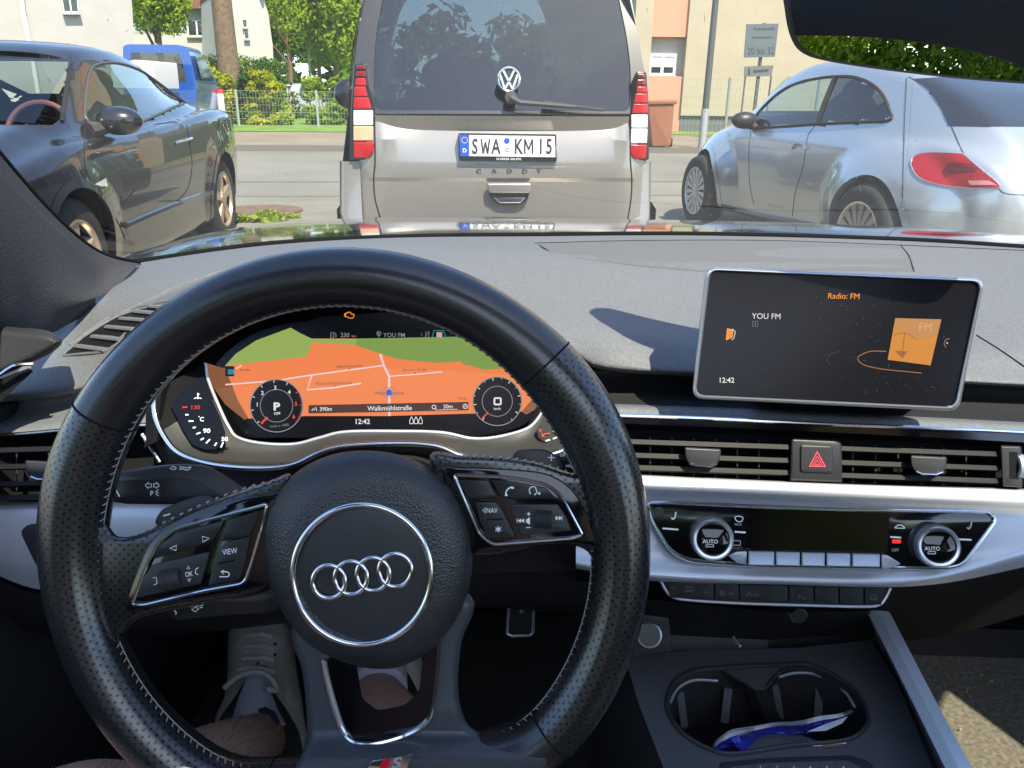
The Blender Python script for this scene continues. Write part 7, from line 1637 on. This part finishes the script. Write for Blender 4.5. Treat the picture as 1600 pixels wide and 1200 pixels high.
# rear window: dark surround with a see-through pane
gO = rnd([(560, 178), (553, 110), (558, 60), (572, -10), (600, -110), (650, -150), (915, -150), (958, -110), (985, -10), (998, 60), (1008, 120), (1006, 180)], [4, 20, 20, 20, 25, 30, 30, 25, 20, 20, 20, 4])
gI = rnd([(586, 172), (584, 110), (588, 50), (600, -10), (625, -100), (660, -128), (905, -128), (940, -100), (966, -10), (980, 60), (986, 110), (984, 174)], [12, 20, 20, 20, 25, 30, 30, 25, 20, 20, 20, 12])
FV = lambda x, y, h=0: VC(x, y, .05+h-max(0, (178-y))*.0011)
mb = MB(); poly(mb, gO, FV, 0, M_vg, holes=[gI]); mb.build('window_surround', van, smooth=False)
mb = MB(); vs = [FV(p.x, p.y, -.01) for p in gI]; mb.add(vs, [tuple(range(len(vs)))], M_tint2); mb.build('rear_window', van, smooth=False)
# interior silhouettes
def VI(px, py, back): return VC(px, py, -back)
mb = MB(); box(mb, vO+vdir*1.9+Vector((0, 0, .62)), (1.5, 3.0, .5), M_seat, Matrix.Rotation(vh, 3, 'Z')); mb.build('interior_tub', van, smooth=False)
for px, py in ((745, 118), (807, 116), (690, 118)):
    mb = MB(); c = VI(px, py, 1.3); ellipsoid(mb, c, (.13, .06, .11), M_seat, Matrix.Rotation(vh, 3, 'Z')); box(mb, c-Vector((0, 0, .30)), (.46, .10, .46), M_seat, Matrix.Rotation(vh, 3, 'Z')); mb.build('seat', van)
# tail lamps
def tlamp(P_, segs, xs_, fl):
    mb_ = MB(); slab(mb_, rnd(P_, 4), lambda x, y, h=0: VC(x, y, .035+h), -.06, .018, M_vg, bev=2, bev_h=.012); t_ = mb_.build('tail_lamp', van, ang=40)
    for pts, m_ in segs:
        mb_ = MB(); slab(mb_, rnd(pts, 2), lambda x, y, h=0: VC(x, y, .035+h), .015, .040, m_, bev=1.2, bev_h=.008); mb_.build('lamp_lens', t_, ang=45)
tlamp([(546, 250), (548, 170), (553, 100), (573, 99), (576, 130), (586, 160), (588, 240), (578, 250)],
      [([(557, 102), (571, 102), (571, 109), (557, 109)], M_lampD), ([(557, 111), (571, 111), (572, 120), (556, 120)], M_lampD), ([(556, 122), (571, 122), (573, 134), (555, 134)], M_lampR), ([(554, 135), (571, 135), (575, 151), (553, 151)], M_lampR), ([(553, 152), (576, 152), (581, 170), (552, 170)], M_lampR), ([(552, 172), (583, 172), (583, 196), (552, 196)], M_lampW), ([(552, 197), (583, 197), (583, 220), (552, 220)], M_lampO), ([(552, 222), (585, 222), (584, 238), (575, 247), (553, 247)], M_lampR)], 0, 0)
tlamp([(1014, 250), (1014, 170), (1010, 112), (993, 112), (990, 145), (984, 175), (981, 240), (990, 251)],
      [([(996, 115), (1008, 115), (1008, 122), (996, 122)], M_lampD), ([(995, 124), (1009, 124), (1010, 133), (995, 133)], M_lampD), ([(995, 135), (1010, 135), (1011, 145), (994, 145)], M_lampR), ([(993, 146), (1011, 146), (1012, 161), (990, 161)], M_lampR), ([(990, 162), (1012, 162), (1013, 177), (987, 177)], M_lampR), ([(986, 179), (1012, 179), (1012, 200), (986, 200)], M_lampW), ([(986, 201), (1012, 201), (1011, 224), (985, 224)], M_lampW), ([(985, 226), (1011, 226), (1009, 248), (992, 249), (985, 240)], M_lampR)], 0, 0)
# emblem, wiper, plate, lettering, handle
M_emb = mat('emblem_silver', (.72, .74, .76), rough=.3, metal=.2)
FE = lambda x, y, h=0: VC(x, y, .06+h)
mb = MB(); slab(mb, circ(795, 124, 18, 36, 20), FE, -.02, .008, mat('emblem_dark', (.05, .06, .08), rough=.2), bev=1, bev_h=.002)
e_ = [FE(795+17*math.cos(tp*i/40), 124+19*math.sin(tp*i/40), .010) for i in range(40)]; tube(mb, e_, .007, M_chrome, closed=True, seg=8)
line2(mb, [(786, 109), (794.5, 126)], 3.2, FE, .014, M_emb)
for q in ([(795.5, 126), (804, 109)], [(781, 116), (789, 139)], [(789, 139), (795, 128)], [(795, 128), (801, 139)], [(801, 139), (809, 116)]): line2(mb, q, 3.2, FE, .014, M_emb)
pass; mb.build('emblem', van, ang=40)
mb = MB(); lathe(mb, FE(798, 152, 0), -vdir, [(.03, 0), (.03, .03), (.0001, .035)], M_plastic, seg=16)
tube(mb, [FE(798, 152, .03), FE(812, 160, .035), FE(900, 167, .03)], [.016, .013, .008], M_plastic, seg=8); tube(mb, [FE(850, 160, .015), FE(943, 172, .015)], .007, M_plastic, seg=6); mb.build('rear_wiper', van)
FPl = lambda x, y, h=0: VC(x, y, .10+h)
M_pl = mat('plate_white', (.78, .78, .76), rough=.4); M_plb = mat('plate_blue', (.01, .08, .5), rough=.4); M_ink = mat('plate_ink', (.03, .03, .03), rough=.5)
mb = MB(); slab(mb, rnd([(716, 208), (869, 210), (870, 252), (717, 250)], 2), FPl, -.05, .004, M_vg); slab(mb, rnd([(718, 210), (867, 212), (868, 246), (719, 244)], 2), FPl, .004, .008, M_pl)
poly(mb, rnd([(718.5, 210.5), (733, 210.7), (733, 244.5), (719, 244)], 1), FPl, .009, M_plb); line2(mb, [(718, 210), (867, 212), (868, 246), (719, 244)], 1, FPl, .009, M_ink, closed=True)
for k in range(12): poly(mb, circ(726+4.5*math.cos(tp*k/12), 219+4.5*math.sin(tp*k/12), .8, 5), FPl, .0095, mat('eu_star', (.8, .65, .1)) if k == 0 else bpy.data.materials['eu_star'])
text(mb, 'D', 726, 235, 6, FPl, .0095, M_pl, bold=.02)
for q in ([(752, 217), (755, 240)], [(755, 240), (758.5, 222)], [(758.5, 222), (762, 240)], [(762, 240), (765, 217)], [(820, 240), (820, 217.5)], [(820.3, 218), (826, 234)], [(826, 234), (831.7, 218)], [(832, 217.5), (832, 240)]): line2(mb, q, 2.5, FPl, .0095, M_ink)
for ch, x in (('S', 742), ('A', 775), ('K', 810), ('1', 845), ('5', 858)): text(mb, ch, x, 228.5, 23, FPl, .0095, M_ink, ang=.8, sx={'W': .48, 'M': .50}.get(ch, .62), bold={'W': 0, 'M': 0}.get(ch, .02))
poly(mb, circ(792, 220, 4.5, 14), FPl, .0095, M_plb); line2(mb, circ(792.5, 234, 3, 12), 1, FPl, .0095, M_grey, closed=True)
text(mb, 'SCHERER GRUPPE', 795, 248.3, 3.4, FPl, .006, M_pl, ang=.8, bold=.01); mb.build('number_plate', van, smooth=False)
for ch, x in (('C', 748), ('A', 772), ('D', 796), ('D', 820), ('Y', 842)): mb = MB(); text(mb, ch, x, 267, 6, lambda a, b_, h=0: VC(a, b_, .081+h), 0, M_chrome, bold=.03, sx=1.3); mb.build('lettering', van, smooth=False)
mb = MB(); slab(mb, rnd([(760, 287), (831, 287), (824, 313), (812, 320), (782, 320), (768, 313)], 6), lambda x, y, h=0: VC(x, y, .085+h), 0, .012, M_vg); slab(mb, rnd([(760, 286), (831, 286), (829, 302), (764, 302)], 4), lambda x, y, h=0: VC(x, y, .09+h), 0, .03, M_vp, bev=3, bev_h=.015)
slab(mb, rnd([(770, 308), (822, 308), (814, 318), (780, 318)], 3), lambda x, y, h=0: VC(x, y, .09+h), 0, .014, M_chrome, bev=2, bev_h=.01); mb.build('tailgate_handle', van, ang=40)

# ---------------------------------------------------------------- blue pickup far left, and small distant cars
Yp = 19; M_blue = mat('blue_paint', (.01, .08, .34), rough=.3, coat=1); pk = thing('pickup_truck', (X_at(250, Yp), Yp, 0), 'bright blue open pickup truck with white load behind the dark coupe', 'truck')
FPk = lambda x, y, h=0: VY(x, y, Yp)+Vector((0, -h, 0))
cabO = rnd([(194, 190), (192, 72), (200, 69), (280, 70), (294, 74), (306, 128), (306, 200)], [2, 6, 6, 8, 8, 4, 2]); cabI = rnd([(204, 82), (280, 83), (288, 108), (292, 128), (206, 126)], 3)
mb = MB(); poly(mb, cabO, FPk, 0, M_blue, holes=[cabI]); co_ = [FPk(p.x, p.y, 0) for p in cabO]; co2 = [FPk(p.x, p.y, 0)+Vector((-.25, 1.3 if p.y < 100 else 1.9, 0)) for p in cabO]
grid(mb, [co_, co2], M_blue, closed_u=True); mb.build('cab', pk, ang=40)
mb = MB(); poly(mb, cabI, FPk, -.01, M_tint2); mb.build('rear_window', pk, smooth=False)
mb = MB(); q_ = [FPk(297, 84, 0)+Vector((.02, .25, 0)), FPk(297, 84, 0)+Vector((-.13, 1.1, 0)), FPk(307, 124, 0)+Vector((-.22, 1.6, 0)), FPk(307, 124, 0)+Vector((.02, .25, 0))]; mb.add(q_, [(0, 1, 2, 3)], M_win); mb.build('side_window', pk, smooth=False)
mb = MB(); box(mb, FPk(248, 175, 1.6), (2.0, 3.0, .5), M_blue); mb.build('load_bed', pk, smooth=False)
for s_ in (-.85, .85):
    for yy in (2.6, -.6): carwheel(pk, (X_at(250, Yp)+s_, Yp-yy+1, .33), (1 if s_ > 0 else -1, 0, 0), .33, .2, 'five')
mb = MB(); slab(mb, rnd([(228, 106), (262, 98), (288, 100), (292, 140), (230, 140)], 2), FPk, .4, 1.6, mat('load_white', (.62, .62, .60), rough=.8), bev=1, bev_h=.1); tagp(mb.build('load_crate', ang=40), 'white box lying in the bed of the blue pickup truck', 'crate')
for i, (px, Y, col_, lb) in enumerate([(466, 37, (.5, .5, .52), 'small silver car parked beyond the hedge')]):
    x = X_at(px, Y); K2 = [(-1.9, .3, .7, .74, .6, .5, .4), (-1.7, .22, .9, 1.0, .78, .66, .52), (-1.2, .2, .92, 1.38, .82, .7, .56), (0, .2, .92, 1.46, .83, .72, .58), (.6, .2, .9, 1.2, .82, .7, .56), (1.0, .2, .88, .98, .8, .66, .5), (1.7, .24, .74, .82, .72, .5, .4), (1.9, .3, .55, .6, .5, .4, .3)]
    c2 = Car(K2, (x, Y, .12), R(75), nx=60); t_ = thing('parked_car', (x, Y, .12), lb, 'car'); c2.body(t_, mat('paint%d' % i, col_, rough=.3, coat=1))
    for xx in (1.2, -1.2):
        for s_ in (1, -1): carwheel(t_, c2.W((xx, s_*.76, .3)), c2.rot @ Vector((0, s_, 0)), .3, .18, 'five')
    mb = MB()
    for s_ in (1, -1): mb.add([c2.W((a, s_*b_, z)) for a, b_, z in ((-1.2, .80, .98), (.6, .80, .98), (.1, .70, 1.30), (-.9, .70, 1.30))], [(0, 1, 2, 3)], M_win)
    mb.add([c2.W((a, b_, z)) for a, b_, z in ((-1.66, -.55, 1.02), (-1.66, .55, 1.02), (-1.33, .48, 1.33), (-1.33, -.48, 1.33))], [(0, 1, 2, 3)], M_win); mb.build('window', t_, smooth=False)
